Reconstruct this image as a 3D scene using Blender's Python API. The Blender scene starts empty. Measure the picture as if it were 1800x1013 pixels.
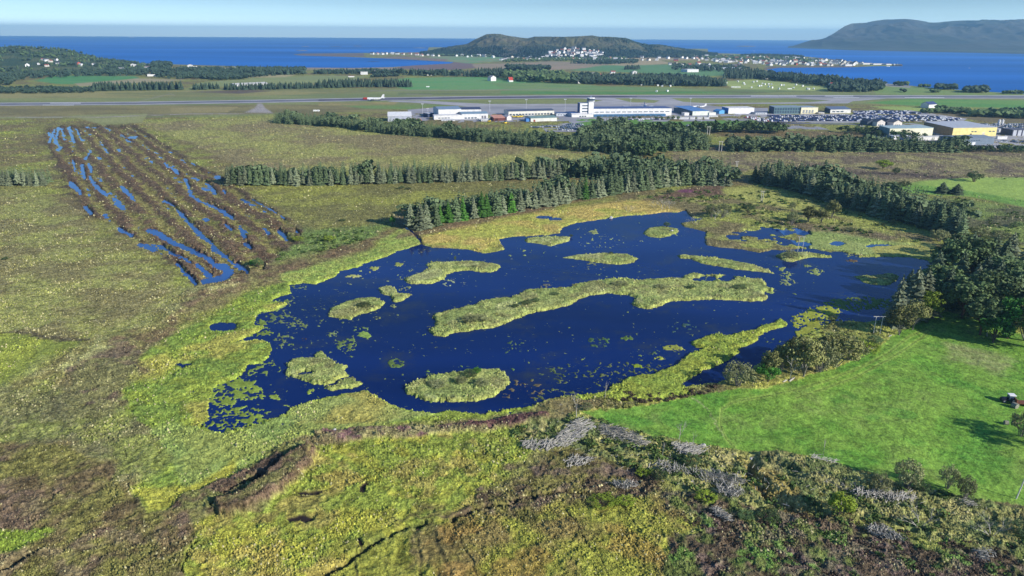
import bpy, bmesh, math, random
import numpy as np
from mathutils import Vector, Matrix
C = bpy.context.scene.collection
random.seed(7); RNG = np.random.RandomState(7)
# ------------------------------------------------------------------ camera, sky, sun, exposure
F = 1262.0; H = 110.0; HOR = 63.2
PITCH = math.atan((506.5 - HOR) / F); ROLL = math.radians(0.32)
sc = bpy.context.scene
cam_d = bpy.data.cameras.new('camera'); cam = bpy.data.objects.new('camera', cam_d); C.objects.link(cam)
cam_d.sensor_width = 36; cam_d.lens = 36 * F / 1800; cam_d.clip_start = 1; cam_d.clip_end = 300000
cam.location = (0, 0, H)
Rc = Matrix.Rotation(math.pi / 2 - PITCH, 4, 'X') @ Matrix.Rotation(ROLL, 4, 'Z')
cam.matrix_world = Matrix.Translation((0, 0, H)) @ Rc
sc.camera = cam
SUN_AZ = math.radians(33)        # sun stands to the right, this far behind the camera's right
SUN_EL = math.radians(25)
sdir = Vector((math.cos(SUN_AZ) * math.cos(SUN_EL), -math.sin(SUN_AZ) * math.cos(SUN_EL), math.sin(SUN_EL)))
w = bpy.data.worlds.new('World'); sc.world = w; w.use_nodes = True
wn = w.node_tree; bg = wn.nodes['Background']
sky = wn.nodes.new('ShaderNodeTexSky'); sky.sky_type = 'NISHITA'; sky.sun_disc = False
sky.sun_elevation = SUN_EL; sky.sun_rotation = math.atan2(sdir.x, sdir.y)
sky.air_density = 1.0; sky.dust_density = 0.15; sky.ozone_density = 2.5; sky.altitude = 100
tcw = wn.nodes.new('ShaderNodeTexCoord'); sx = wn.nodes.new('ShaderNodeSeparateXYZ'); wn.links.new(tcw.outputs['Generated'], sx.inputs[0])
rmp = wn.nodes.new('ShaderNodeValToRGB'); rmp.color_ramp.elements[0].position = .0; rmp.color_ramp.elements[0].color = (1.2, 1.6, 2.2, 1); rmp.color_ramp.elements[1].position = .30; rmp.color_ramp.elements[1].color = (.52, .74, 1.0, 1)
e_ = rmp.color_ramp.elements.new(.0125); e_.color = (1.15, 1.55, 2.2, 1); e_ = rmp.color_ramp.elements.new(.022); e_.color = (.78, 1.06, 1.5, 1)
e_ = rmp.color_ramp.elements.new(.038); e_.color = (.51, .69, 1.0, 1); e_ = rmp.color_ramp.elements.new(.09); e_.color = (.38, .54, .74, 1)
wn.links.new(sx.outputs['Z'], rmp.inputs[0]); mlt = wn.nodes.new('ShaderNodeVectorMath'); mlt.operation = 'MULTIPLY'; wn.links.new(sky.outputs[0], mlt.inputs[0]); wn.links.new(rmp.outputs[0], mlt.inputs[1])
wn.links.new(mlt.outputs[0], bg.inputs[0]); bg.inputs[1].default_value = 0.10
sl = bpy.data.lights.new('sun', 'SUN'); sl.energy = 4.6; sl.angle = math.radians(0.55); sl.color = (1, .93, .82)
so = bpy.data.objects.new('sun', sl); C.objects.link(so); so.rotation_euler = (-sdir).to_track_quat('-Z', 'Y').to_euler()
so.location = (300, -200, 400)
sc.view_settings.view_transform = 'Standard'; sc.view_settings.look = 'None'
sc.view_settings.exposure = 0.68; sc.view_settings.gamma = 1
sc.cycles.max_bounces = 6; sc.cycles.diffuse_bounces = 2; sc.cycles.glossy_bounces = 2; sc.cycles.transparent_max_bounces = 4
sc.cycles.volume_bounces = 0
# ------------------------------------------------------------------ geometry helpers
R3 = np.array(Rc.to_3x3())
def ray(px, py):
    v = np.stack([(np.asarray(px, float) - 900) / F, -(np.asarray(py, float) - 506.5) / F, -np.ones_like(np.asarray(px, float))], -1)
    return v @ R3.T
def gp(px, py, z=0.5):
    "ground point seen at photo pixel"
    d = ray(px, py); t = (z - H) / d[..., 2]
    return d[..., 0] * t, d[..., 1] * t
def gv(px, py, z=0.5):
    x, y = gp(float(px), float(py), z); return Vector((float(x), float(y), z))
def proj(x, y, z=0.5):
    p = np.stack([x, y, np.zeros_like(x) + z - H], -1) @ R3
    return 900 + F * p[..., 0] / -p[..., 2], 506.5 - F * p[..., 1] / -p[..., 2]
def mpp(py, px=900.):
    "metres per photo pixel (across) at row py"
    x0, y0 = gp(px, float(py)); return float(math.hypot(x0, y0, H)) / math.hypot(F, px - 900, float(py) - 506.5)
def _h(ix, iy, s):
    n = (ix.astype(np.int64) * 374761393 + iy.astype(np.int64) * 668265263 + s * 144665) & 0xffffffff
    n = ((n ^ (n >> 13)) * 1274126177) & 0xffffffff
    n = n ^ (n >> 16); n = (n * 2246822519) & 0xffffffff; n = n ^ (n >> 15)
    return (n & 0xffff) / 65535.0
def vn(x, y, s=0):
    ix = np.floor(x); iy = np.floor(y); fx = x - ix; fy = y - iy
    fx = fx * fx * fx * (fx * (fx * 6 - 15) + 10); fy = fy * fy * fy * (fy * (fy * 6 - 15) + 10)
    a = _h(ix, iy, s); b = _h(ix + 1, iy, s); c = _h(ix, iy + 1, s); d = _h(ix + 1, iy + 1, s)
    return (a + (b - a) * fx + (c - a) * fy + (a - b - c + d) * fx * fy) * 2 - 1
def rot(x, y, a):
    return x * math.cos(a) - y * math.sin(a), x * math.sin(a) + y * math.cos(a)
def fbm(x, y, wl, s=0, n=3):
    o = 0; A = 1; T = 0
    for i in range(n):
        u, v = rot(x, y, .7 + i * 1.1); o = o + A * vn(u / wl + 31.7 * i, v / wl - 17.3 * i, s + i); T += A; A *= .55; wl *= .47
    return o / T
def sm(e0, e1, x):
    t = np.clip((x - e0) / (e1 - e0), 0, 1); return t * t * (3 - 2 * t)
def lin(c):
    c = np.asarray(c, float) / 255.0
    return np.where(c <= .04045, c / 12.92, ((c + .055) / 1.055) ** 2.4)
def sdf(poly, X, Y, pad=10):
    "signed px distance to polygon, + inside"
    P = np.asarray(poly, float); out = np.full(X.shape, -float(pad))
    k = np.nonzero((X > P[:, 0].min() - pad) & (X < P[:, 0].max() + pad) & (Y > P[:, 1].min() - pad) & (Y < P[:, 1].max() + pad))[0]
    if len(k) == 0: return out
    x = X[k]; y = Y[k]; d2 = np.full(x.shape, 1e9); ins = np.zeros(x.shape, bool)
    for i in range(len(P)):
        ax, ay = P[i - 1]; bx, by = P[i]; ex = bx - ax; ey = by - ay; L = ex * ex + ey * ey + 1e-9
        t = np.clip(((x - ax) * ex + (y - ay) * ey) / L, 0, 1)
        d2 = np.minimum(d2, (x - ax - t * ex) ** 2 + (y - ay - t * ey) ** 2)
        if ay != by:
            c = ((ay > y) != (by > y)) & (x < ex * (y - ay) / (by - ay) + ax); ins ^= c
    d = np.sqrt(d2); out[k] = np.where(ins, d, -d); return np.clip(out, -pad, 1e3)
def ldist(line, X, Y, pad=40):
    P = np.asarray(line, float); out = np.full(X.shape, float(pad))
    k = np.nonzero((X > P[:, 0].min() - pad) & (X < P[:, 0].max() + pad) & (Y > P[:, 1].min() - pad) & (Y < P[:, 1].max() + pad))[0]
    x = X[k]; y = Y[k]; d2 = np.full(x.shape, float(pad) ** 2)
    for i in range(1, len(P)):
        ax, ay = P[i - 1]; bx, by = P[i]; ex = bx - ax; ey = by - ay; L = ex * ex + ey * ey + 1e-9
        t = np.clip(((x - ax) * ex + (y - ay) * ey) / L, 0, 1)
        d2 = np.minimum(d2, (x - ax - t * ex) ** 2 + (y - ay - t * ey) ** 2)
    out[k] = np.sqrt(d2); return out
def ell(cx, cy, rx, ry, X, Y):
    return (1 - np.sqrt(((X - cx) / rx) ** 2 + ((Y - cy) / ry) ** 2)) * min(rx, ry)
def tag(o, label=None, cat=None, group=None, kind=None):
    if label: o['label'] = label
    if cat: o['category'] = cat
    if group: o['group'] = group
    if kind: o['kind'] = kind
    return o
def link(name, me, parent=None):
    o = bpy.data.objects.new(name, me); C.objects.link(o)
    if parent: o.parent = parent
    return o
def empty(name, loc, rz=0.0):
    o = bpy.data.objects.new(name, None); C.objects.link(o); o.location = loc; o.rotation_euler = (0, 0, rz)
    o.empty_display_size = .5; return o
def copy_tree(o, loc, rz=0.0, s=1.0):
    r = o.copy(); C.objects.link(r); r.location = loc; r.rotation_euler = (0, 0, rz)
    r.scale = (s, s, s) if not isinstance(s, tuple) else s
    for ch in list(o.children):
        c = ch.copy(); C.objects.link(c); c.parent = r
        for g in list(ch.children):
            e = g.copy(); C.objects.link(e); e.parent = c
    return r
# ------------------------------------------------------------------ materials
def mat(name, col, rough=.8, metal=0.0, var=0.12, scale=1.0, bump=0.0, spec=.3, col2=None):
    m = bpy.data.materials.new(name); m.use_nodes = True; nt = m.node_tree; b = nt.nodes['Principled BSDF']
    b.inputs['Roughness'].default_value = rough; b.inputs['Metallic'].default_value = metal
    b.inputs['Specular IOR Level'].default_value = spec
    tc = nt.nodes.new('ShaderNodeTexCoord'); n = nt.nodes.new('ShaderNodeTexNoise')
    n.inputs['Scale'].default_value = scale; n.inputs['Detail'].default_value = 5
    nt.links.new(tc.outputs['Object'], n.inputs['Vector'])
    mx = nt.nodes.new('ShaderNodeMix'); mx.data_type = 'RGBA'
    c = np.array(col, float); d = np.array(col2, float) if col2 is not None else c * (1 - 2 * var)
    mx.inputs['A'].default_value = (*np.clip(d, 0, 1), 1); mx.inputs['B'].default_value = (*np.clip(c * (1 + var * .5), 0, 1), 1)
    rp = nt.nodes.new('ShaderNodeMapRange'); rp.inputs[1].default_value = .35; rp.inputs[2].default_value = .62
    nt.links.new(n.outputs[0], rp.inputs[0]); nt.links.new(rp.outputs[0], mx.inputs['Factor']); nt.links.new(mx.outputs['Result'], b.inputs['Base Color'])
    if bump:
        bp = nt.nodes.new('ShaderNodeBump'); bp.inputs['Strength'].default_value = bump; bp.inputs['Distance'].default_value = .1
        nt.links.new(n.outputs[0], bp.inputs['Height']); nt.links.new(bp.outputs[0], b.inputs['Normal'])
    return m
def ground_mat():
    "base colour from the zone painted on the mesh, broken up by world-space tussock noise"
    m = bpy.data.materials.new('vegetated_ground'); m.use_nodes = True; nt = m.node_tree; b = nt.nodes['Principled BSDF']
    N = nt.nodes.new; L = nt.links.new
    b.inputs['Roughness'].default_value = .9; b.inputs['Specular IOR Level'].default_value = .15
    at = N('ShaderNodeAttribute'); at.attribute_name = 'zone_colour'
    a2 = N('ShaderNodeAttribute'); a2.attribute_name = 'zone_mix'    # R tussock strength, G pale tufts, B bump
    sep = N('ShaderNodeSeparateColor'); L(a2.outputs['Color'], sep.inputs[0])
    geo = N('ShaderNodeNewGeometry')
    n1 = N('ShaderNodeTexNoise'); n1.inputs['Scale'].default_value = 1.1; n1.inputs['Detail'].default_value = 6; n1.inputs['Roughness'].default_value = .68
    L(geo.outputs['Position'], n1.inputs['Vector'])
    r1 = N('ShaderNodeMapRange'); r1.inputs[1].default_value = .41; r1.inputs[2].default_value = .59; r1.inputs[3].default_value = .30; r1.inputs[4].default_value = 1.75  # tone variation; its low end paints shade between tufts into the colour
    nb_ = N('ShaderNodeTexNoise'); nb_.inputs['Scale'].default_value = .27; nb_.inputs['Detail'].default_value = 5; nb_.inputs['Roughness'].default_value = .75; L(geo.outputs['Position'], nb_.inputs['Vector'])
    av_ = N('ShaderNodeMix'); av_.data_type = 'FLOAT'; av_.inputs[0].default_value = .5; L(n1.outputs[0], av_.inputs[2]); L(nb_.outputs[0], av_.inputs[3])
    L(av_.outputs[0], r1.inputs[0])
    m1 = N('ShaderNodeMix'); m1.data_type = 'FLOAT'; m1.inputs[2].default_value = 1.0; L(sep.outputs[0], m1.inputs[0]); L(r1.outputs[0], m1.inputs[3])
    v = N('ShaderNodeVectorMath'); v.operation = 'SCALE'; L(at.outputs['Color'], v.inputs[0]); L(m1.outputs[0], v.inputs['Scale'])
    n2 = N('ShaderNodeTexNoise'); n2.inputs['Scale'].default_value = .9; n2.inputs['Detail'].default_value = 4; n2.inputs['Roughness'].default_value = .75
    ad = N('ShaderNodeVectorMath'); ad.operation = 'ADD'; ad.inputs[1].default_value = (91, 37, 11); L(geo.outputs['Position'], ad.inputs[0]); L(ad.outputs[0], n2.inputs['Vector'])
    r2 = N('ShaderNodeMapRange'); r2.inputs[1].default_value = .55; r2.inputs[2].default_value = .67; L(n2.outputs[0], r2.inputs[0])
    mu = N('ShaderNodeMath'); mu.operation = 'MULTIPLY'; L(r2.outputs[0], mu.inputs[0]); L(sep.outputs[1], mu.inputs[1])
    mx = N('ShaderNodeMix'); mx.data_type = 'RGBA'; mx.inputs['B'].default_value = (.50, .46, .27, 1)
    L(mu.outputs[0], mx.inputs['Factor']); L(v.outputs[0], mx.inputs['A']); L(mx.outputs['Result'], b.inputs['Base Color'])
    bp = N('ShaderNodeBump'); bp.inputs['Distance'].default_value = .55; L(sep.outputs[2], bp.inputs['Strength']); b2_ = N('ShaderNodeMath'); b2_.operation = 'MULTIPLY_ADD'; b2_.inputs[1].default_value = 2.2; L(nb_.outputs[0], b2_.inputs[0]); L(n1.outputs[0], b2_.inputs[2]); L(b2_.outputs[0], bp.inputs['Height']); L(bp.outputs[0], b.inputs['Normal'])
    return m
def water_mat(name, col, rough, wave, wscale, spec=.5, big=None, ior=1.33):
    m = bpy.data.materials.new(name); m.use_nodes = True; nt = m.node_tree; b = nt.nodes['Principled BSDF']; N = nt.nodes.new; L = nt.links.new
    b.inputs['Roughness'].default_value = rough; b.inputs['IOR'].default_value = ior; b.inputs['Specular Tint'].default_value = (.5, .78, 1, 1); b.inputs['Specular IOR Level'].default_value = spec
    geo = N('ShaderNodeNewGeometry'); n = N('ShaderNodeTexNoise'); n.inputs['Scale'].default_value = wscale; n.inputs['Detail'].default_value = 3
    L(geo.outputs['Position'], n.inputs['Vector']); bp = N('ShaderNodeBump'); bp.inputs['Strength'].default_value = wave; bp.inputs['Distance'].default_value = .1
    L(n.outputs[0], bp.inputs['Height']); L(bp.outputs[0], b.inputs['Normal'])
    n2 = N('ShaderNodeTexNoise'); n2.inputs['Scale'].default_value = big or .02; n2.inputs['Detail'].default_value = 4
    mp = N('ShaderNodeMapping'); mp.inputs['Scale'].default_value = (.25, 1, 1); L(geo.outputs['Position'], mp.inputs['Vector']); L(mp.outputs[0], n2.inputs['Vector'])
    mx = N('ShaderNodeMix'); mx.data_type = 'RGBA'; c = np.array(col)
    mx.inputs['A'].default_value = (*(c * .74), 1); mx.inputs['B'].default_value = (*(c * 1.26), 1)
    r = N('ShaderNodeMapRange'); r.inputs[1].default_value = .35; r.inputs[2].default_value = .65
    L(n2.outputs[0], r.inputs[0]); L(r.outputs[0], mx.inputs['Factor']); L(mx.outputs['Result'], b.inputs['Base Color'])
    if name == 'lake_water':      # weed beds just under the surface
        n3 = N('ShaderNodeTexNoise'); n3.inputs['Scale'].default_value = .035; n3.inputs['Detail'].default_value = 8; n3.inputs['Roughness'].default_value = .7; L(geo.outputs['Position'], n3.inputs['Vector'])
        r3 = N('ShaderNodeMapRange'); r3.inputs[1].default_value = .53; r3.inputs[2].default_value = .68; r3.inputs[4].default_value = .55; L(n3.outputs[0], r3.inputs[0])
        m3 = N('ShaderNodeMix'); m3.data_type = 'RGBA'; m3.inputs['B'].default_value = (.035, .045, .035, 1); L(r3.outputs[0], m3.inputs['Factor']); L(mx.outputs['Result'], m3.inputs['A']); L(m3.outputs['Result'], b.inputs['Base Color'])
    return m
M_ground = ground_mat()
M_lake = water_mat('lake_water', (.004, .017, .095), .07, .14, .5, .4, None, 1.2)
M_pool = water_mat('pool_water', (.02, .07, .22), .08, .08, .8, .6)
M_sea = water_mat('sea_water', (.024, .13, .41), .55, .3, .02, .05, .0012, 1.15)
#@@GROUND
# ------------------------------------------------------------------ terrain: one sheet, vertices closer together near the camera
av = np.concatenate([np.arange(-900, -40, 20.), np.arange(-40, 1841, 1.45), np.arange(1856, 2700, 20.)])
bv = np.concatenate([np.arange(84, 190, .95), np.arange(190, 1045, 1.45), np.arange(1050, 2300, 20.)])
nb, na = len(bv), len(av)
A_, B_ = np.meshgrid(av, bv)
cp, sp = math.cos(PITCH), math.sin(PITCH)
uy = -(B_ - 506.5) / F; ux = (A_ - 900) / F
dy = cp + uy * sp; dz = -sp + uy * cp; t = -(H - .5) / dz
X = (ux * t).ravel(); Y = (dy * t).ravel()
RS = np.gradient((dy * t)[:, 0]); RS = np.repeat(np.abs(RS), na)      # row spacing in metres
NV = len(X)
PX, PY = proj(X, Y)
wx1 = fbm(X, Y, 2.6, 1, 4) + .35 * vn(X / .7, Y / .7, 8); wy1 = fbm(X, Y, 2.6, 5, 4) + .35 * vn(X / .7, Y / .7, 9)
wx2 = fbm(X, Y, 14, 11); wy2 = fbm(X, Y, 14, 15)
WS = proj(X + 1.1 * wx1, Y + 1.2 * wy1)            # small edge wobble
WM = proj(X + 3.0 * wx2 + .8 * wx1, Y + 3.5 * wy2 + .8 * wy1)
WL = proj(X + 9 * wx2 + 3 * fbm(X, Y, 5, 21), Y + 11 * wy2 + 4 * fbm(X, Y, 5, 25))
W0 = (PX, PY); WD = {'0': W0, 's': WS, 'm': WM, 'l': WL}
nB = fbm(X, Y, 70, 31); nM = fbm(X, Y, 16, 35); nS = fbm(X, Y, 4.5, 41); nT = fbm(X, Y, 1.5, 45); nG = RNG.rand(NV) * 2 - 1
K = 1.22
def S(r, g, b): return lin((r, g, b)) / K
col = np.zeros((NV, 3)); amp = np.zeros(NV); tus = np.zeros(NV); tuft = np.zeros(NV); zz = np.zeros(NV)
def Z(poly, soft=2.0, wp='s'):
    x, y = WD[wp]; return sm(-soft, soft, sdf(poly, x, y))
def LZ(line, wid, soft=2.0, wp='s'):
    x, y = WD[wp]; return sm(wid + soft, max(wid - soft, 0), ldist(line, x, y, wid + soft + 6))
def paint(m, c, a=None, tu=None, tf=None):
    c = np.asarray(c)
    col[:] = col * (1 - m[:, None]) + c * m[:, None]
    if a is not None: amp[:] = amp * (1 - m) + a * m
    if tu is not None: tus[:] = tus * (1 - m) + tu * m
    if tf is not None: tuft[:] = tuft * (1 - m) + tf * m
def mixc(c1, c2, n, lo=-.3, hi=.3):
    k = sm(lo, hi, n)[:, None]; return np.asarray(c1) * (1 - k) + np.asarray(c2) * k
# --- base bog
paint(np.ones(NV), mixc(S(128, 132, 62), S(116, 106, 66), nB * .7 + nM * .5), .22, .75, .30)
paint(sm(.15, .5, fbm(X, Y, 40, 51)) * .6, S(138, 148, 60))
paint(sm(.2, .5, fbm(X, Y, 26, 55)) * .5, S(96, 84, 62))
# pale tufty bog on the left
m = Z([(-400, 330), (60, 330), (130, 370), (200, 430), (320, 500), (350, 520), (240, 580), (130, 600), (-400, 580)], 8, 'm')
paint(m, mixc(S(134, 136, 70), S(118, 112, 66), nM), .2, .8, .75)
m = Z([(360, 320), (700, 320), (1000, 320), (700, 370), (690, 405), (600, 440), (530, 400), (440, 330)], 6, 'm'); paint(m, mixc(S(136, 138, 62), S(112, 110, 58), nM * .6 + nB), .2, .75, .4)
m = Z([(240, 215), (480, 205), (700, 240), (1100, 280), (900, 300), (430, 300), (330, 250)], 6, 'm'); paint(m, mixc(S(146, 146, 80), S(130, 120, 80), nB + nM * .4, -.35, .35), .15, .7, .15)
# right middle bog, browner
m = Z([(1180, 262), (1300, 255), (1900, 270), (1900, 322), (1560, 330), (1320, 300), (1190, 310)], 4, 'm')
paint(m, mixc(S(134, 128, 80), S(106, 94, 72), nM + nB * .5), .2, .85, .45)
m = LZ([(1380, 300), (1480, 306), (1560, 304), (1640, 312), (1800, 318)], 3, 3, 'm'); paint(m, S(74, 62, 52))
m = Z([(1300, 228), (1500, 232), (1560, 236), (1660, 250), (1400, 242), (1250, 240)], 2, 'm'); paint(m, S(112, 98, 64))
# area between road of trees and right hand meadows
m = Z([(1560, 345), (1700, 350), (1900, 380), (1900, 440), (1760, 430), (1650, 380)], 5, 'm'); paint(m, mixc(S(112, 128, 62), S(86, 88, 56), nM), .4, .8, .2)
m = Z([(1555, 330), (1620, 318), (1720, 312), (1900, 314), (1900, 372), (1750, 350), (1640, 340)], 2, 's'); paint(m, mixc(S(150, 176, 84), S(134, 162, 74), nB), .04, .25, .0)
m = Z([(1560, 328), (1620, 326), (1700, 335), (1800, 352), (1900, 372), (1900, 384), (1700, 345), (1600, 340)], 2, 's'); paint(m, S(112, 150, 66), .1, .4, .0)
# --- wetland around the lake
wet = [(505, 497), (440, 512), (392, 545), (330, 575), (262, 612), (222, 668), (196, 706), (197, 735), (240, 752), (310, 765), (300, 790), (250, 830), (215, 862), (258, 904), (300, 902), (400, 838), (482, 790), (540, 762), (640, 748), (800, 735), (930, 728), (960, 640), (700, 560), (560, 480)]
m = Z(wet, 4, 'm'); paint(m, mixc(S(130, 144, 54), S(108, 128, 50), nS + nM * .5), .3, .8, .05)
m = Z(wet, 4, 'm') * sm(.15, .45, fbm(X, Y, 22, 61)); paint(m * .7, S(156, 148, 70))
m = Z([(300, 745), (420, 760), (520, 712), (646, 686), (700, 716), (760, 728), (640, 752), (540, 764), (482, 790), (400, 838), (330, 880), (300, 800), (260, 760)], 6, 'm'); paint(m, mixc(S(124, 142, 72), S(138, 148, 74), nM), .28, .6, .0)
m = Z([(506, 712), (640, 688), (700, 718), (760, 728), (640, 745), (520, 745)], 4, 's'); paint(m, mixc(S(140, 150, 80), S(156, 150, 76), nM), .25, .6, .0)
m = Z([(225, 862), (330, 850), (400, 815), (430, 800), (400, 840), (300, 900), (258, 903)], 6, 'm'); paint(m, S(158, 158, 62))
# north-west shore: green margin, brown bank, reeds
m = Z([(470, 490), (560, 505), (700, 450), (760, 430), (700, 402), (650, 440), (560, 462), (500, 480)], 4, 'm'); paint(m, mixc(S(148, 158, 76), S(128, 146, 66), nS), .3, .7, .05)
m = Z([(330, 510), (400, 480), (480, 470), (560, 440), (700, 400), (640, 440), (540, 470), (470, 490), (400, 508), (330, 560)], 6, 'm'); paint(m * .85, mixc(S(104, 84, 62), S(120, 116, 66), nM), .3, .8, .1)
m = Z([(525, 408), (600, 400), (690, 395), (640, 420), (560, 445), (470, 465), (450, 440)], 8, 'l'); paint(m * .8, mixc(S(104, 130, 60), S(88, 110, 56), nS), .5, .8, .05)
m = Z([(740, 428), (745, 412), (800, 396), (880, 380), (960, 370), (1040, 362), (1110, 352), (1210, 352), (1240, 385), (1210, 374), (1100, 382), (1000, 400), (960, 415), (880, 430), (850, 446)], 4, 'm'); paint(m, mixc(S(164, 166, 76), S(182, 162, 88), nM + nB * .5), .2, .6, .0)
m = LZ([(700, 415), (780, 402), (860, 384), (950, 366), (1010, 352), (1120, 330)], 5, 4, 'm'); paint(m * .8, S(108, 86, 66), .3, .9, .3)
m = LZ([(715, 400), (728, 410), (738, 420), (742, 432)], 2, 2, 's'); paint(m, S(30, 26, 20)); zz -= .9 * m
# marsh north-east of the lake
ne = [(1110, 345), (1190, 330), (1300, 325), (1400, 345), (1500, 372), (1600, 400), (1645, 425), (1640, 452), (1500, 455), (1400, 440), (1240, 440), (1230, 400), (1200, 372)]
m = Z(ne, 5, 'm'); paint(m, mixc(S(138, 144, 68), S(112, 104, 66), nM + nB * .4), .4, .85, .15)
m = Z([(1260, 330), (1340, 332), (1440, 360), (1400, 370), (1290, 350)], 5, 'm'); paint(m, S(158, 160, 84), .2, .6, .0)
m = Z([(1330, 385), (1480, 395), (1580, 415), (1560, 425), (1400, 402)], 5, 'm'); paint(m * .7, S(104, 92, 70))
m = Z([(1420, 408), (1460, 408), (1560, 425), (1640, 432), (1640, 450), (1540, 452), (1480, 442), (1420, 436), (1405, 422)], 3, 's'); paint(m, mixc(S(148, 160, 92), S(134, 150, 80), nM), .1, .5, .0)
m = Z([(1530, 432), (1640, 430), (1644, 446), (1540, 450)], 3, 's'); paint(m, S(162, 160, 86), .15)
m = Z([(1215, 330), (1285, 322), (1260, 345), (1130, 352)], 4, 'm'); paint(m * .8, S(98, 74, 66), .3, .9)
m = sm(-.5, 1, ell(1205, 336, 14, 3, *WS)); paint(m, S(112, 66, 92))
# --- peat cuttings, left: parallel ridges and flooded trenches
pc = [(84, 228), (110, 221), (240, 221), (262, 236), (330, 282), (392, 312), (440, 346), (505, 385), (532, 412), (500, 440), (455, 478), (400, 484), (345, 500), (318, 470), (270, 440), (205, 400), (150, 372), (120, 330), (96, 280), (80, 250)]
msk = Z(pc, 3, 'm')
x0, y0 = gp(313., 370.); x1, y1 = gp(435., 478.); th = math.atan2(y1 - y0, x1 - x0)
un = -(X - x0) * math.sin(th) + (Y - y0) * math.cos(th); al = (X - x0) * math.cos(th) + (Y - y0) * math.sin(th)
un = un + 3.4 * fbm(X, Y, 40, 71) + 1.9 * fbm(X, Y, 9, 75) + .8 * fbm(X, Y, 3, 77)
st = np.sin(un * 2 * math.pi / 12.5) + .5 * vn(al / 38, un / 6.2, 9) + .35 * vn(al / 9, un / 4, 19)
rim = Z(pc, 6, 'l') * (1 - sm(2, 8, sdf(pc, *WM)))
paint(msk, mixc(S(124, 118, 64), S(92, 74, 56), st * .75 + nS * 1.3 + .25, -.4, .5), .42, .95, .55)
paint(msk * sm(.35, .6, nM + nB * .3) * .6, S(120, 128, 60)); paint(msk * sm(.1, .4, fbm(X, Y, 3, 79)) * .45, S(72, 56, 42))
paint(rim * .8, S(70, 56, 46))
zz += msk * (.55 * np.clip(st, -1, 1) + .25)
zz += rim * .5
WP = []      # open water inside the cuttings: dips below the pool sheet
pools = [([(86, 250), (92, 235), (97, 227)], 4), ([(97, 250), (100, 238), (102, 225)], 4), ([(112, 246), (109, 226)], 3), ([(130, 250), (124, 235), (121, 225)], 4), ([(143, 246), (133, 226)], 3), ([(150, 223), (168, 224)], 2),
 ([(176, 250), (182, 258), (190, 268)], 2.5), ([(143, 290), (146, 300), (148, 312)], 3.5), ([(156, 290), (160, 300)], 3), ([(150, 278), (156, 270)], 3), ([(124, 322), (134, 330), (140, 338)], 4), ([(158, 312), (166, 325), (178, 335), (186, 342)], 4), ([(150, 364), (160, 374)], 3.5), ([(212, 328), (222, 338), (234, 349)], 3.5), ([(182, 375), (188, 380)], 2.5),
 ([(208, 402), (220, 408), (232, 412)], 3.5), ([(246, 429), (260, 434), (272, 439)], 4), ([(264, 404), (280, 412), (300, 424), (330, 436), (350, 446), (372, 458)], 5), ([(280, 432), (298, 442), (318, 452), (334, 460)], 3), ([(310, 464), (322, 476), (336, 488), (344, 498)], 3.5), ([(348, 466), (364, 480), (372, 490)], 4), ([(376, 466), (398, 470), (404, 478), (390, 488), (360, 494)], 6),
 ([(288, 352), (300, 358), (313, 368)], 1.5), ([(313, 370), (335, 395), (360, 418), (385, 440), (410, 462), (434, 478)], 3.2), ([(418, 462), (426, 470)], 3), ([(290, 288), (304, 296), (312, 304)], 3), ([(325, 314), (332, 328), (336, 344), (352, 354), (372, 362), (390, 370), (408, 382)], 2.6), ([(362, 322), (372, 330), (376, 338)], 3), ([(392, 335), (396, 338)], 2.5),
 ([(396, 394), (408, 405)], 2.5), ([(420, 398), (430, 416)], 3), ([(432, 428), (440, 434)], 4), ([(444, 350), (458, 358), (480, 370), (500, 384)], 1.8), ([(464, 402), (474, 412)], 2.5), ([(490, 406), (500, 414)], 3), ([(520, 405), (528, 414)], 2), ([(380, 310), (386, 312)], 3), ([(366, 302), (376, 306)], 1.5), ([(318, 280), (328, 284)], 2), ([(336, 286), (344, 290)], 1.5),
 ([(212, 236), (222, 242), (240, 240)], 3), ([(222, 246), (236, 250)], 2.5), ([(130, 262), (120, 272)], 1.5), ([(128, 282), (132, 300)], 2)]
pw = np.full(NV, -9.0)
for ln, wd in pools:
    pw = np.maximum(pw, wd * 1.0 - ldist(ln, *WS, pad=wd + 10))
ps = pw + 3.2 * nS + 1.4 * nT - .2 - 1.2 * sm(330, 240, PY)
# --- dry slopes and ridge west and south of the lake
m = Z([(-400, 575), (0, 586), (150, 602), (90, 645), (0, 690), (-400, 780)], 4, 'm'); paint(m, mixc(S(146, 154, 62), S(128, 138, 58), nM), .15, .6, .1)
rd = [(-200, 800), (0, 700), (60, 668), (110, 642), (180, 612), (240, 590), (300, 552), (345, 520), (420, 500)]
m = LZ(rd, 16, 12, 'l'); paint(m * .7, mixc(S(116, 112, 66), S(134, 136, 84), nM + nS), .35, .85, .15); zz += .5 * m
m = LZ([(120, 650), (170, 622), (225, 605)], 6, 6, 'm'); paint(m * .9, S(166, 168, 106), .3, .6, .3)
m = LZ([(370, 512), (420, 500)], 4, 4, 'm'); paint(m, S(196, 194, 124), .3, .6, .4)
m = LZ([(-300, 560), (0, 586), (60, 590), (150, 600)], 3, 3, 'm'); paint(m * .8, S(70, 62, 46))
m = LZ([(200, 612), (280, 592), (330, 545), (400, 505), (500, 482)], 12, 10, 'l'); paint(m * .75, mixc(S(104, 82, 64), S(118, 112, 66), nS), .3, .85, .1)
m = Z([(140, 640), (240, 600), (250, 640), (215, 690), (195, 740), (150, 780), (100, 720)], 10, 'l'); paint(m * .8, mixc(S(96, 80, 66), S(112, 112, 66), nS + nM), .35, .9, .1)
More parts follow.
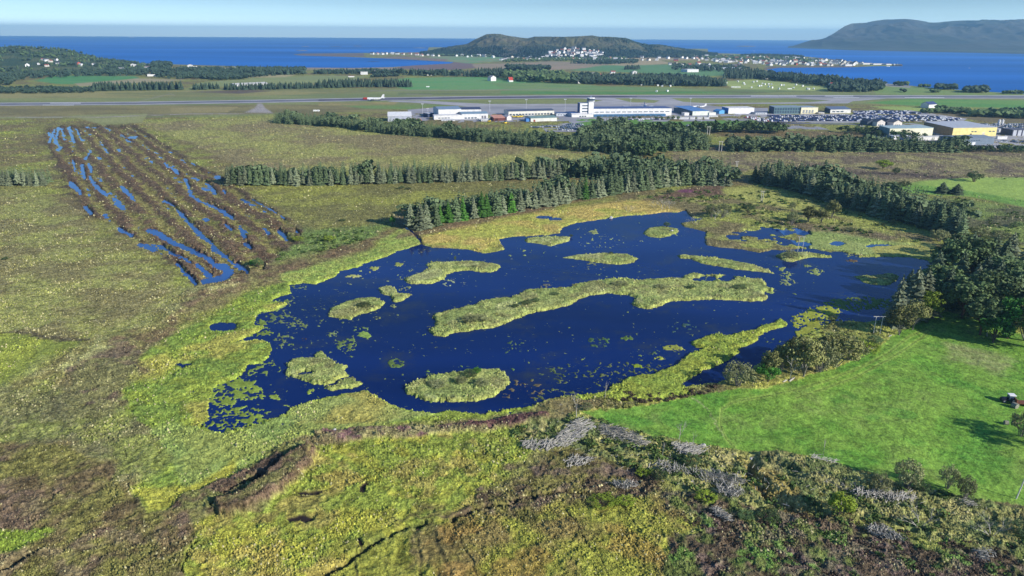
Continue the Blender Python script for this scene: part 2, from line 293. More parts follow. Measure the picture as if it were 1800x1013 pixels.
m = Z([(-400, 720), (80, 680), (150, 720), (230, 760), (320, 790), (260, 830), (200, 820), (120, 790), (-400, 830)], 12, 'l'); paint(m * .85, mixc(S(118, 126, 62), S(96, 96, 60), nM + nS * .5), .4, .9, .45)
m = Z([(-400, 760), (30, 780), (120, 790), (200, 822), (214, 866), (258, 906), (340, 905), (345, 935), (420, 960), (345, 1080), (-400, 1200)], 7, 'm'); paint(m, mixc(S(98, 86, 60), S(106, 104, 56), nM + nS * .7, -.2, .5), .38, .95, .05)
m = m * sm(.1, .4, fbm(X, Y, 9, 81)); paint(m * .5, S(108, 90, 80))
# foreground quaking bog
fg = [(345, 930), (378, 908), (440, 905), (492, 868), (560, 788), (640, 776), (800, 762), (940, 745), (930, 800), (860, 860), (860, 900), (700, 945), (560, 1010), (345, 1300), (330, 1000)]
m = Z(fg, 4, 'm'); paint(m, mixc(S(148, 148, 56), S(124, 136, 52), nS * .8 + nM * .6), .3, .8, .05)
paint(m * sm(.1, .4, fbm(X, Y, 8, 83)) * .6, S(150, 132, 72)); paint(m * sm(.2, .45, fbm(X, Y, 14, 85)) * .5, S(92, 98, 44))
m = Z([(520, 1400), (540, 1013), (700, 950), (830, 908), (900, 885), (980, 876), (1100, 878), (1195, 882), (1210, 930), (1180, 1000), (1160, 1400)], 4, 'm'); paint(m, mixc(S(136, 138, 54), S(118, 106, 58), nM + nS * .4), .28, .8, .0)
tr = np.abs(vn((X * .96 + Y * .28) / 6.5 + .35 * wx2, Y / 60, 91)); m2 = m * sm(.10, .02, tr); paint(m2 * .7, S(64, 62, 34)); zz -= m2 * .2
paint(m * sm(.1, .4, fbm(X, Y, 10, 93)) * .6, S(138, 112, 58))
m = Z([(-400, 940), (60, 925), (100, 930), (30, 975), (-400, 1040)], 4, 'm'); paint(m, S(112, 130, 50), .3)
# heather drifts
hth = S(98, 80, 80); hth2 = S(78, 64, 52)
m = Z([(560, 775), (560, 757), (700, 752), (850, 742), (962, 728), (960, 742), (820, 762), (650, 776)], 3, 'm'); paint(m, mixc(S(106, 80, 78), S(122, 116, 76), nS + .1), .45, .95, .25); zz += .8 * m
m = Z([(850, 742), (962, 726), (965, 738), (900, 752), (800, 758)], 3, 's'); paint(m, mixc(S(92, 66, 62), S(78, 56, 54), nS), .4); zz += .6 * m
mound = [(382, 905), (378, 888), (420, 880), (455, 852), (500, 812), (545, 786), (560, 792), (550, 820), (520, 850), (490, 874), (440, 900), (400, 910)]
m = Z([(300, 905), (330, 872), (400, 840), (470, 800), (540, 772), (560, 790), (520, 850), (470, 890), (400, 910)], 4, 'm'); paint(m, mixc(S(88, 74, 60), S(108, 110, 62), nS + nM), .35, .95, .05); zz += .6 * m
m = Z(mound, 4, 's'); paint(m * (1 - Z(mound, 3, 's') * sm(4, 14, sdf(mound, *WS)) * .7), mixc(S(102, 84, 68), S(90, 76, 56), nS), .4, .95); zz += 2.1 * sm(-3, 6, sdf(mound, *WS))
m = Z([(690, 945), (830, 895), (860, 850), (930, 808), (1010, 792), (1080, 800), (1150, 850), (1200, 890), (1150, 880), (980, 872), (860, 900), (760, 935)], 8, 'l'); paint(m, mixc(S(88, 76, 58), S(102, 98, 54), nS + nM * .5), .38, .95, .08)
paint(m * sm(.15, .4, fbm(X, Y, 6, 95)) * .6, S(100, 84, 76))
rb = [(1165, 1400), (1180, 1000), (1215, 940), (1200, 890), (1240, 860), (1340, 900), (1480, 895), (1600, 930), (1800, 960), (2600, 1000), (2600, 1400)]
m = Z(rb, 8, 'l'); paint(m, mixc(S(86, 74, 58), S(88, 98, 50), nM * .8 + nS), .45, .95, .12)
paint(m * sm(.05, .35, fbm(X, Y, 7, 97)) * .65, S(100, 84, 78)); paint(m * sm(.2, .4, fbm(X, Y, 5, 99)) * .8, S(82, 112, 48))
# scrub slope with dead timber
sb = [(960, 735), (1030, 728), (1150, 770), (1320, 800), (1480, 820), (1600, 858), (1720, 880), (1820, 890), (2600, 1000), (1800, 965), (1600, 930), (1480, 900), (1340, 905), (1230, 870), (1130, 830), (1000, 790), (920, 790), (900, 760)]
m = Z(sb, 5, 'm'); paint(m, mixc(S(124, 124, 72), S(86, 96, 56), nM + nS), .5, .95, .12); paint(m * sm(.15, .4, fbm(X, Y, 6, 103)) * .5, S(148, 138, 92))
m = Z([(1290, 800), (1330, 812), (1400, 850), (1440, 905), (1380, 900), (1320, 850)], 4, 'm'); paint(m * .7, S(134, 118, 66))
# bank edge and the hollow
gl = [(1318, 815), (1322, 838), (1350, 868), (1390, 892), (1440, 900)]
m = LZ(gl, 8, 12, 's'); zz -= 2.2 * m; paint(LZ(gl, 3, 4, 's') * .7, S(92, 72, 58))
m = Z([(1330, 800), (1420, 806), (1500, 830), (1560, 850), (1560, 870), (1440, 850)], 5, 'm'); zz += 1.3 * m
# ditches and dark pools in the foreground
for ln, wd, dp in [([(520, 1010), (600, 985), (700, 942), (745, 925)], 4, .7), ([(800, 915), (850, 892), (890, 884), (925, 868), (1000, 862), (1060, 866)], 3.5, .7), ([(0, 1003), (30, 985), (60, 970)], 5, .8), ([(330, 1010), (338, 985), (346, 960)], 3, .5), ([(1320, 960), (1400, 985), (1480, 1013)], 2, .3), ([(404, 870), (412, 862), (440, 845), (480, 818), (500, 806)], 5, .9), ([(378, 890), (392, 886)], 6, .9)]:
    m = LZ(ln, wd * .6, wd * 1.1, 'm'); zz -= dp * 1.5 * m; zz += dp * .5 * LZ(ln, wd * 1.6, wd * 1.4, 'm') * (1 - m); paint(LZ(ln, wd * .35, wd * .9, 'm') * .85, S(30, 27, 20), .05)
dk = np.full(NV, -5.)
for e in [(537, 914, 26, 8), (520, 916, 16, 6), (556, 862, 22, 4), (574, 858, 16, 3), (646, 856, 7, 10), (545, 870, 12, 2.5), (628, 958, 6, 12), (1150, 0, 1, 1)]:
    dk = np.maximum(dk, ell(*e, *WM))
dk = sm(-1, 1.5, dk + nS * 1.5); paint(dk, S(46, 38, 34), .02, .3, 0); zz -= .35 * dk
# --- the bright hay field
field = [(1018, 727), (1050, 722), (1110, 716), (1160, 708), (1230, 693), (1300, 684), (1340, 684), (1396, 670), (1430, 659), (1470, 647), (1506, 631), (1540, 615), (1568, 591), (1610, 567), (1645, 556), (1665, 548), (1720, 560), (1800, 590), (2300, 700), (2600, 1010), (1830, 893), (1700, 876), (1600, 852), (1530, 832), (1480, 815), (1400, 801), (1330, 792), (1230, 780), (1150, 765), (1090, 750)]
fs = sdf(field, *WS); fm = sm(-1.5, 1.5, fs)
paint(LZ([(1018, 730), (1110, 718), (1200, 702), (1300, 688), (1396, 672), (1470, 650), (1540, 618)], 5, 5, 'm'), S(160, 160, 76), .3, .6, .2)
paint(fm, mixc(S(98, 142, 46), S(114, 148, 54), nM + nS * .5), .07, .55, .0)
f2 = fm * sm(.0, .5, fbm(X, Y, 22, 111) + .25 * Z([(1360, 700), (1560, 640), (1700, 600), (1800, 640), (1760, 720), (1560, 760)], 30, 'l')); paint(f2 * .6, mixc(S(130, 146, 72), S(122, 154, 58), nS))
paint(fm * sm(.2, .45, fbm(X, Y, 12, 115)) * .7, S(84, 134, 44))
pv = fm * Z([(1640, 600), (1700, 612), (1810, 640), (1810, 660), (1730, 650), (1660, 625)], 8, 'l'); paint(pv * .5, S(152, 142, 104))
for ln in [[(1640, 574), (1600, 590), (1560, 622), (1520, 642), (1460, 668), (1380, 690), (1320, 702), (1286, 708), (1268, 720), (1266, 745), (1276, 770), (1292, 786)], [(1640, 575), (1622, 592), (1580, 622), (1500, 665), (1400, 700)]]:
    m = LZ(ln, 3.4, 2, '0') * fm; paint(m * .75, S(146, 170, 74)); m = LZ(ln, .8, .9, '0') * fm; paint(m * .8, S(84, 104, 46)); zz -= .06 * m
ml = np.sin((X * .55 + Y * .83 + 1.2 * wx2) * 2 * math.pi / 5.2); paint(fm * (.10 + .10 * ml), S(128, 164, 62))
m = LZ([(1220, 700), (1246, 718), (1256, 740), (1272, 765)], .8, 1, 's'); paint(m * fm * .7, S(158, 160, 110))
# --- airport grass, heath and far fields
paint(Z([(-900, 158), (1900, 154), (1900, 186), (1300, 182), (700, 190), (400, 205), (-900, 218)], 2, '0'), mixc(S(136, 142, 88), S(120, 130, 82), fbm(X * .2, Y, 40, 121)), .0, .3, .0)
FF = [([(-900, 186), (260, 186), (480, 184), (640, 184), (700, 196), (480, 200), (240, 205), (-900, 212)], (118, 112, 74), (138, 130, 84)),
 ([(300, 190), (420, 188), (400, 197), (300, 198)], (170, 156, 106), (148, 138, 92)), ([(120, 203), (260, 200), (250, 215), (180, 220)], (146, 148, 96), (134, 138, 86)),
 ([(560, 180), (700, 180), (690, 186), (560, 186)], (164, 148, 98), (138, 134, 84)), ([(600, 186), (800, 184), (720, 192), (640, 191)], (112, 142, 80), (118, 136, 78)),
 ([(-900, 158), (60, 162), (280, 160), (500, 157), (690, 158), (640, 164), (300, 172), (-900, 176)], (150, 144, 92), (126, 128, 80)),
 ([(330, 162), (440, 158), (480, 160), (420, 165)], (98, 86, 80), (108, 98, 80)), ([(700, 163), (860, 164), (1300, 158), (1420, 160), (1300, 166), (700, 167)], (118, 140, 84), (108, 118, 78)),
 ([(880, 160), (980, 161), (1260, 161), (1300, 163), (1100, 166), (880, 165)], (86, 136, 72), (106, 140, 78)),
 ([(330, 156), (350, 146), (430, 138), (560, 133), (650, 134), (620, 142), (480, 150), (400, 152)], (134, 144, 92), (142, 150, 96)), ([(420, 134), (470, 131), (520, 132), (500, 136), (430, 137)], (176, 166, 122), (164, 156, 112)),
 ([(62, 142), (90, 134), (140, 133), (232, 134), (250, 138), (200, 142), (130, 148), (100, 148)], (84, 140, 80), (98, 146, 86)), ([(140, 152), (130, 147), (200, 142), (240, 138), (330, 140), (300, 143), (210, 148)], (164, 154, 118), (150, 142, 104)),
 ([(690, 152), (670, 142), (720, 137), (860, 135), (990, 148), (940, 153), (860, 158), (720, 158)], (96, 152, 88), (112, 152, 92)), ([(860, 146), (1000, 146), (1060, 152), (1180, 154), (1240, 160), (900, 160)], (126, 148, 92), (112, 142, 86)),
 ([(820, 113), (880, 112), (980, 108), (1060, 112), (1080, 118), (960, 124), (840, 122)], (148, 136, 110), (160, 140, 116)), ([(750, 100), (880, 98), (900, 106), (820, 112), (790, 108)], (138, 144, 104), (110, 150, 100)),
 ([(1000, 124), (1060, 115), (1260, 113), (1290, 132), (1210, 136), (1120, 128)], (104, 142, 92), (98, 138, 90)), ([(1040, 113), (1100, 107), (1160, 106), (1180, 112), (1100, 116)], (172, 156, 118), (168, 152, 114)),
 ([(1060, 98), (1180, 94), (1230, 100), (1240, 106), (1120, 106)], (170, 152, 116), (160, 144, 108)),
 ([(1272, 143), (1330, 140), (1400, 146), (1520, 158), (1440, 160), (1290, 156), (1275, 150)], (164, 176, 104), (154, 168, 96)), ([(1530, 150), (1560, 148), (1700, 160), (1900, 170), (1900, 172), (1540, 166)], (122, 148, 84), (134, 148, 84)),
 ([(1520, 181), (1600, 174), (1900, 178), (1900, 194), (1600, 186)], (96, 144, 72), (112, 150, 76)), ([(1530, 187), (1600, 188), (1660, 194), (1640, 199), (1560, 192)], (154, 172, 92), (148, 166, 88)), ([(1700, 196), (1900, 190), (1900, 196), (1720, 202)], (146, 166, 88), (136, 158, 82)),
 ([(1630, 198), (1700, 200), (1900, 202), (1900, 216), (1760, 216), (1660, 206)], (124, 112, 80), (112, 104, 76)),
 ([(1640, 218), (1560, 214), (1300, 210), (1100, 222), (1300, 224), (1340, 214)], (110, 136, 70), (104, 128, 68)),
 ([(1010, 205), (1100, 208), (1190, 214), (1290, 212), (1310, 218), (1300, 222), (1150, 222), (1000, 222)], (104, 146, 66), (96, 136, 62))]
for p, c1, c2 in FF:
    paint(Z(p, 1.0, 'l' if p[0][1] < 150 else '0'), mixc(S(*c1), S(*c2), fbm(X * .35, Y, 45, 131) + nM * .3), .0, .25, .0)
for ln in [[(715, 166), (760, 167)], [(-900, 209), (0, 206), (180, 206), (330, 200), (420, 200)], [(650, 160), (1000, 157)], [(230, 182), (300, 165), (308, 168)]]:
    paint(LZ(ln, .5, .6, '0') * .7, S(150, 144, 130), 0, 0, 0)
paint(Z([(430, 198), (448, 190), (454, 182), (460, 182), (466, 190), (480, 199)], 1.5, 's'), S(158, 152, 146), 0, .4, 0)
# shores
for p, c in [([(515, 97), (530, 94), (640, 93.5), (640, 100), (560, 99.5)], (116, 104, 96)), ([(690, 121), (720, 113), (790, 109), (830, 112), (836, 120), (780, 124)], (122, 104, 100)), ([(1340, 124), (1350, 117), (1500, 116), (1500, 121), (1400, 122)], (112, 100, 88)), ([(480, 117), (620, 118), (700, 118), (690, 123), (500, 122)], (150, 136, 116)), ([(640, 103), (700, 103), (780, 108), (790, 104), (700, 100)], (134, 116, 102))]:
    paint(Z(p, .8, 'l'), S(*c), 0, .3, 0)
paint(Z([(1345, 125), (1370, 125), (1405, 130), (1450, 135), (1500, 141), (1600, 151), (1600, 155), (1500, 147), (1400, 138), (1340, 130)], 1, '0'), S(150, 148, 142), 0, .1, 0)
# ------------------------------------------------------------------ lake: outline, islands, floating plants
LAKE = [(510, 499), (532, 496), (556, 498), (590, 484), (598, 475), (628, 469), (640, 462), (668, 453), (688, 446), (698, 440), (702, 440), (720, 434), (740, 428), (760, 434), (792, 435), (820, 437), (852, 443.6), (872, 441), (887, 437), (880, 427), (876, 419), (900, 415), (924, 413.6), (960, 412), (985, 408), (988, 399), (1008, 392), (1040, 387), (1076, 382), (1104, 378), (1140, 376), (1164, 372), (1192, 372), (1206, 369), (1212, 378), (1220, 383), (1240, 382), (1220, 388), (1196, 391), (1204, 398), (1224, 402), (1242, 407), (1239, 418), (1242, 430), (1270, 434), (1306, 437), (1332, 443), (1360, 438), (1390, 438), (1416, 433), (1460, 442), (1484, 444), (1512, 451), (1560, 450), (1600, 451), (1628, 456), (1638, 460), (1634, 468), (1612, 480), (1606, 505), (1596, 540), (1560, 560), (1520, 565), (1468, 563), (1452, 570), (1425, 585), (1400, 594), (1390, 600), (1370, 610), (1345, 632), (1300, 660), (1262, 671), (1215, 676), (1150, 697), (1040, 694), (1000, 694), (960, 702), (940, 710), (920, 716), (880, 720), (850, 726), (824, 723), (800, 721), (760, 724), (730, 722), (698, 716), (668, 700), (646, 686), (600, 692), (580, 696), (540, 705), (510, 716), (506, 724), (484, 731), (460, 742), (416, 754), (380, 760), (348, 752), (366, 736), (364, 718), (366, 706), (372, 680), (388, 672), (410, 666), (426, 658), (432, 646), (436, 638), (460, 638), (476, 618), (478, 610), (468, 600), (452, 596), (406, 602), (428, 594), (426, 596), (458, 578), (464, 572), (444, 570), (452, 548), (484, 544), (508, 532), (476, 528), (496, 518), (514, 514), (508, 505)]
ISL = [[(577, 553), (582, 540), (610, 528), (632, 522), (660, 522), (678, 530), (668, 540), (646, 548), (630, 552), (616, 560), (588, 557)],
 [(666, 504), (686, 500), (696, 508), (700, 514), (726, 516), (716, 522), (700, 530), (690, 528), (686, 519), (668, 514)],
 [(748, 464), (760, 459), (798, 459), (820, 457), (850, 459), (876, 463), (882, 469), (870, 477), (844, 478), (824, 474), (800, 476), (784, 482), (778, 490), (760, 497), (720, 498), (710, 492), (716, 486), (746, 476), (754, 470)],
 [(920, 420), (932, 416), (964, 414), (1004, 415), (1000, 423), (980, 428), (968, 431.6), (948, 427), (926, 425)],
 [(1130, 410), (1140, 400), (1164, 396), (1190, 401), (1193, 407), (1176, 414), (1160, 417), (1140, 415)],
 [(986, 452), (1008, 448), (1020, 446), (1060, 443.6), (1100, 445), (1122, 453), (1114, 460), (1088, 464), (1052, 461), (1020, 455)],
 [(1188, 448), (1200, 446), (1240, 450), (1280, 455), (1314, 462), (1350, 472), (1362, 480), (1332, 476), (1292, 472), (1260, 466), (1232, 461), (1212, 454), (1196, 453)],
 [(766, 550), (800, 542), (836, 534), (848, 526), (898, 521), (912, 516), (928, 507), (964, 506), (1000, 504), (1020, 496), (1036, 493), (1086, 488), (1104, 488), (1120, 491), (1160, 488), (1200, 487), (1208, 481), (1220, 478), (1238, 482), (1270, 481), (1300, 485), (1340, 490), (1348, 502), (1360, 506), (1356, 516), (1348, 526), (1324, 529), (1290, 526), (1260, 525), (1220, 526), (1180, 528), (1160, 537), (1138, 542), (1124, 540), (1112, 534), (1118, 522), (1100, 517), (1068, 514), (1040, 518), (1020, 524), (1000, 536), (930, 550), (900, 562), (872, 573), (836, 578), (800, 583), (780, 590), (766, 589), (753, 580), (768, 570), (762, 556)],
 [(500, 657), (510, 634), (520, 628), (552, 628), (556, 618), (566, 616), (582, 632), (598, 640), (610, 644), (604, 650), (612, 660), (590, 666), (580, 674), (552, 674), (532, 666), (520, 662)],
 [(568, 680), (590, 676), (596, 668), (618, 662), (636, 673), (620, 680), (580, 685)],
 [(711, 684), (714, 678), (732, 668), (760, 659), (792, 654), (820, 649), (876, 647), (890, 656), (896, 668), (888, 680), (872, 694), (844, 703), (800, 704), (748, 702), (720, 692)],
 [(1502, 484), (1532, 482), (1566, 479), (1584, 484), (1564, 500), (1532, 499), (1516, 494)],
 [(1361, 449), (1380, 442), (1420, 442), (1460, 447), (1462, 452), (1420, 451), (1396, 459), (1384, 459)]]
SPIT = [(1018, 700), (1020, 692), (1054, 688), (1072, 676), (1108, 664), (1140, 654), (1160, 645), (1180, 638), (1204, 628), (1222, 616), (1240, 609), (1222, 608), (1212, 602), (1212, 597), (1240, 588), (1268, 583), (1276, 589), (1304, 583), (1336, 570), (1372, 556), (1382, 560), (1380, 568), (1340, 582), (1330, 598), (1316, 604), (1300, 610), (1296, 618), (1270, 634), (1250, 644), (1216, 662), (1206, 672), (1216, 690), (1150, 705)]
lk = sdf(LAKE, *WS, pad=14)
isl = np.full(NV, -14.0); iid = np.zeros(NV, int)
for i, p in enumerate(ISL):
    s = sdf(p, *WS, pad=14); k = s > isl; isl = np.where(k, s, isl); iid = np.where(k & (s > -1.5), i + 1, iid)
for e in [(1244, 490, 14, 5), (1275, 488, 15, 6), (1222, 492, 9, 3.5), (1350, 514, 10, 4), (538, 656, 11, 3)]:
    isl = np.where(ell(*e, *WS) > -2, np.minimum(isl, -ell(*e, *WM)), isl)
spt = sdf(SPIT, *WM, pad=14)
land = np.maximum(-lk, np.maximum(isl, spt))
# reed colours on islands and spit
m = sm(-1.5, .5, isl); paint(m, mixc(S(148, 154, 86), S(124, 136, 72), nS + nM * .6), .24, .75, .0); paint(m * sm(.15, .4, fbm(X, Y, 9, 141)) * .5, S(116, 108, 72)); paint(m * sm(.2, .4, fbm(X, Y, 11, 143)) * .5, S(164, 166, 110))
paint(m * (1 - sm(.5, 4, isl)) * .5, S(150, 156, 74))
m = sm(-1.5, .5, spt); paint(m, mixc(S(140, 150, 56), S(120, 136, 50), nS), .25, .75, .0)
edge = sm(-3.5, -1, -lk) * sm(6, 0, -lk) * sm(430, 470, PY); paint(edge * .45, S(160, 174, 64), .2)
# floating plants
dens = np.zeros(NV); pcol = np.tile(S(120, 140, 60), (NV, 1))
def lily(m, d, c=None):
    global dens
    dens = np.maximum(dens, m * d)
    if c is not None: k = (m > .3)[:, None]; pcol[:] = np.where(k, S(*c), pcol)
for p, d, c in [([(362, 700), (372, 676), (400, 662), (440, 664), (472, 680), (476, 698), (440, 706), (400, 716), (364, 716)], .60, (132, 152, 60)), ([(344, 750), (364, 716), (400, 716), (450, 712), (482, 722), (470, 740), (430, 752), (390, 762), (346, 762)], .52, (128, 148, 58)),
 ([(446, 548), (500, 540), (528, 560), (540, 571), (515, 584), (480, 570), (452, 570)], .5, (96, 116, 76)), ([(476, 530), (512, 520), (508, 536), (486, 545), (452, 548)], .62, (128, 148, 74)), ([(470, 600), (482, 582), (502, 582), (522, 596), (490, 612)], .5, (84, 92, 62)), ([(510, 500), (550, 500), (530, 516), (512, 514)], .5, (120, 136, 70)),
 ([(1440, 534), (1470, 521), (1520, 519), (1580, 520), (1590, 548), (1540, 545), (1500, 549), (1478, 545)], .72, (104, 124, 58)), ([(1392, 552), (1420, 537), (1450, 533), (1484, 542), (1486, 552), (1458, 562), (1432, 572), (1408, 590), (1396, 572)], .70, (152, 160, 58)), ([(1396, 575), (1440, 564), (1480, 560), (1540, 568), (1500, 575), (1430, 590), (1400, 594)], .85, (146, 152, 58)),
 ([(1000, 645), (1060, 632), (1170, 620), (1180, 640), (1110, 664), (1050, 684), (940, 706), (890, 694), (896, 668), (940, 655)], .30, (92, 104, 62)), ([(940, 645), (1020, 634), (1060, 640), (1040, 655), (950, 668)], .4, (84, 102, 58)), ([(860, 700), (900, 660), (960, 668), (950, 690), (900, 712)], .26, (108, 96, 70)),
 ([(1268, 414), (1300, 402), (1345, 396), (1420, 402), (1430, 438), (1360, 434), (1330, 426), (1290, 422)], .6, (138, 144, 70)), ([(1400, 470), (1440, 440), (1500, 450), (1470, 455)], .1, None), ([(650, 545), (760, 540), (760, 580), (640, 570)], .16, (120, 132, 80)), ([(505, 520), (600, 500), (660, 520), (640, 600), (600, 640), (500, 640), (470, 600)], .19, (112, 128, 78)), ([(600, 480), (720, 450), (760, 470), (680, 500), (600, 510)], .2, (140, 150, 92)), ([(1010, 408), (1110, 400), (1130, 430), (1040, 445), (1010, 430)], .22, (138, 154, 96)), ([(880, 470), (1000, 468), (1180, 470), (1180, 482), (900, 500)], .14, (136, 150, 96)), ([(780, 488), (830, 484), (820, 500), (780, 504)], .36, (150, 162, 120)),
 ([(730, 580), (760, 558), (760, 570)], .3, (100, 110, 80)), ([(400, 560), (450, 545), (480, 590), (430, 600)], .55, (120, 140, 60)), ([(436, 636), (470, 630), (500, 650), (430, 668)], .42, (120, 140, 62))]:
    lily(Z(p, 5, 'm'), d, c)
for cx, cy, rx, ry, d, c in [(510, 609, 11, 4.5, .6, (112, 132, 70)), (534, 597, 14, 5, .45, (72, 58, 50)), (582, 586, 12, 6, .5, (120, 136, 86)), (632, 577, 19, 7, .6, (118, 142, 76)), (638, 589, 18, 7, .62, (130, 156, 72)), (609, 606, 20, 12, .6, (112, 134, 70)), (492, 693, 10, 7, .9, (140, 160, 66)), (551, 685, 8, 6, .7, (140, 160, 66)), (510, 710, 22, 3, .5, (140, 156, 70)),
 (615, 551, 16, 6, .55, (104, 122, 84)), (657, 557, 11, 5, .55, (120, 128, 70)), (655, 545, 14, 6, .5, (110, 126, 82)), (713, 506, 14, 6, .6, (136, 146, 90)), (691, 536, 9, 4, .7, (140, 150, 90)), (696, 465, 11, 5, .8, (156, 164, 84)), (655, 471, 10, 5, .8, (160, 166, 88)), (625, 485, 14, 4, .9, (176, 176, 104)), (612, 484, 8, 4, .8, (166, 168, 96)), (645, 477, 5, 3, .8, (170, 170, 110)), (630, 476, 6, 3, .8, (160, 170, 90)), (706, 484, 14, 6, .5, (140, 154, 90)), (720, 475, 8, 4, .5, (140, 154, 90)),
 (800, 445, 11, 4, .6, (140, 154, 90)), (745, 442, 16, 6, .28, (110, 110, 76)), (895, 447, 8, 3, .7, (140, 154, 90)), (926, 438, 6, 3, .8, (140, 154, 90)), (938, 441, 5, 3, .8, (140, 154, 90)), (924, 447, 5, 4, .8, (140, 154, 90)), (896, 454, 5, 2.5, .8, (180, 180, 130)), (955, 500, 14, 6, .6, (110, 108, 92)), (958, 491, 8, 3, .5, (120, 130, 90)), (820, 533, 7, 4, .6, (130, 140, 90)), (983, 431, 8, 2, .8, (140, 160, 90)),
 (1187, 413, 6, 3, .8, (150, 164, 90)), (1130, 424, 12, 3, .6, (150, 160, 100)), (1015, 402, 14, 6, .3, (150, 160, 100)), (1045, 406, 12, 6, .6, (150, 160, 100)), (1382, 471, 12, 5, .8, (148, 158, 86)), (1389, 481, 18, 5, .7, (140, 154, 88)), (1386, 493, 16, 8, .6, (140, 154, 96)), (1425, 468, 9, 4, .8, (140, 156, 90)), (1436, 477, 14, 6, .8, (140, 156, 90)), (1500, 456, 17, 3.5, .95, (108, 90, 62)), (1490, 447, 12, 4, .7, (140, 150, 80)), (1512, 446, 8, 4, .7, (140, 150, 80)),
 (911, 605, 24, 18, .34, (74, 100, 66)), (1053, 597, 25, 9, .52, (72, 102, 60)), (1105, 594, 15, 6, .7, (96, 124, 58)), (1212, 568, 26, 7, .42, (62, 92, 84)), (1188, 578, 16, 5, .4, (62, 92, 84)), (1300, 548, 16, 7, .4, (86, 84, 92)), (695, 636, 14, 10, .6, (100, 124, 60)), (686, 655, 24, 6, .28, (90, 96, 72)), (1360, 596, 26, 7, .34, (92, 112, 56)), (1118, 640, 8, 5, .95, (140, 160, 44)), (1155, 626, 14, 4, .8, (150, 158, 60)), (1186, 612, 22, 6, .8, (154, 160, 70)), (1148, 616, 16, 6, .4, (86, 110, 66)), (1265, 580, 12, 5, .5, (140, 154, 96)), (900, 648, 9, 4, .4, (90, 120, 60)), (812, 646, 22, 5, .4, (100, 128, 60)), (756, 651, 8, 7, .5, (100, 128, 60)), (1354, 509, 14, 6, .7, (140, 156, 80)), (1232, 500, 22, 4, .8, (140, 156, 80)), (1040, 466, 26, 8, .4, (120, 128, 84)), (1048, 478, 10, 5, .5, (120, 140, 90)), (1122, 478, 14, 5, .35, (130, 150, 96)), (1060, 425, 26, 14, .3, (140, 154, 100)), (1000, 465, 30, 6, .25, (110, 116, 84))]:
    lily(sm(0, 3, ell(cx, cy, rx * 1.1, ry * 1.15, *WM)), d, c)
lily(np.ones(NV), .035); 
n1 = (fbm(X, Y, 2.0, 151, 4) * 1.0 + .55 * vn(X / .75, Y / .75, 159) + 1) / 2; pl = (dens * .86 + .07 - n1) * 9
pl = np.where(dens <= .036, (.155 - n1) * 9, pl)
inl = (lk > .0) & (land < 0)
plant = inl & (pl > -.3)
m = sm(-.4, .2, pl) * inl; paint(m, pcol * (1 + .25 * nS[:, None]), .0, .35, .0)
# open pools outside the lake
op = np.full(NV, -9.)
for e in [(392, 573.5, 25, 8.5), (318, 640, 10, 4.5), (333, 638, 5, 2), (977, 384, 12, 2.6), (956, 381, 14, 2.6), (1475, 307, 13, 4), (1472, 427, 13, 4), (1548, 430, 20, 1.8), (1530, 432, 8, 2), (1410, 410, 8, 3), (1380, 405, 10, 2)]:
    op = np.maximum(op, ell(e[0], e[1] - (0 if e[2] != 25 else 0), e[2], e[3], *WS))
col *= (1 + .18 * tus + .8 * amp * np.clip(2.6 / (2.2 * RS), 0, 1) ** 2 * (tus > .45))[:, None]; col[:, 2] += (.006 + .003 * np.clip(1.2 / RS, 0, 1)) * tus * (tus < .88)
col *= np.clip(1 + (.36 * nG + .16 * nS + .10 * nT) * np.clip(tus * 1.3, .12, 1) * sm(120, 230, PY), .3, 2.)[:, None]
mz = Z([(1266, 416), (1296, 402), (1340, 398), (1400, 400), (1426, 408), (1420, 432), (1370, 433), (1330, 426), (1290, 422)], 4, 'm')
op = np.maximum(op, np.where(mz > .4, (fbm(X, Y, 9, 171) - .0 - .5 * (1 - mz)) * 9, -9))
mz = Z([(1425, 440), (1480, 440), (1516, 446), (1500, 452), (1440, 450)], 3, 'm'); op = np.maximum(op, np.where(mz > .4, (fbm(X, Y, 6, 173) + .02) * 8, -9))
# heights
amp *= 1.0
f1 = np.clip(2.6 / (2.2 * RS), 0, 1) ** 2; f2_ = np.clip(1.1 / (2.2 * RS), 0, 1) ** 2
bil = (1 - np.abs(fbm(X, Y, 2.6, 161, 2)) * 2.2) * f1 + .55 * nT * f2_ + .25 * nG * np.clip(.6 / RS, 0, 1)
Zt = .5 + zz + amp * bil
# relief of the wider land
Zt += np.where(PY > 200, .5 * nM + .5 * nB * sm(0, 60, -lk), 0)
shore = np.clip(land * .42, -.8, .55)
near = sm(3.5, 0, land) * (lk > -13)
Zt = Zt * (1 - near) + (shore + amp * bil * .5 * (land > 0)) * near
Zt = np.where((isl > 0) | (spt > 0), np.clip(np.maximum(isl, spt) * .35, 0, .8) + amp * bil * .8, Zt)
Zt = np.where(plant, np.clip(pl * .06, -.05, .09), Zt)
Zt = np.where(op > -1.5, np.minimum(Zt, .05 - op * .5), Zt); Zt = np.where(op > 0, -.3, Zt)
sl = (-st - 1.42 + .75 * fbm(X, Y, 13, 701, 3) + .45 * sm(300, 250, PY) * sm(170, 110, PX)) * 2.6
ps = np.maximum(ps, np.where(msk > .9, sl, -9)); inpc = ps > -1.5
Zt = np.where(inpc, np.minimum(Zt, .02 - ps * .25), Zt)
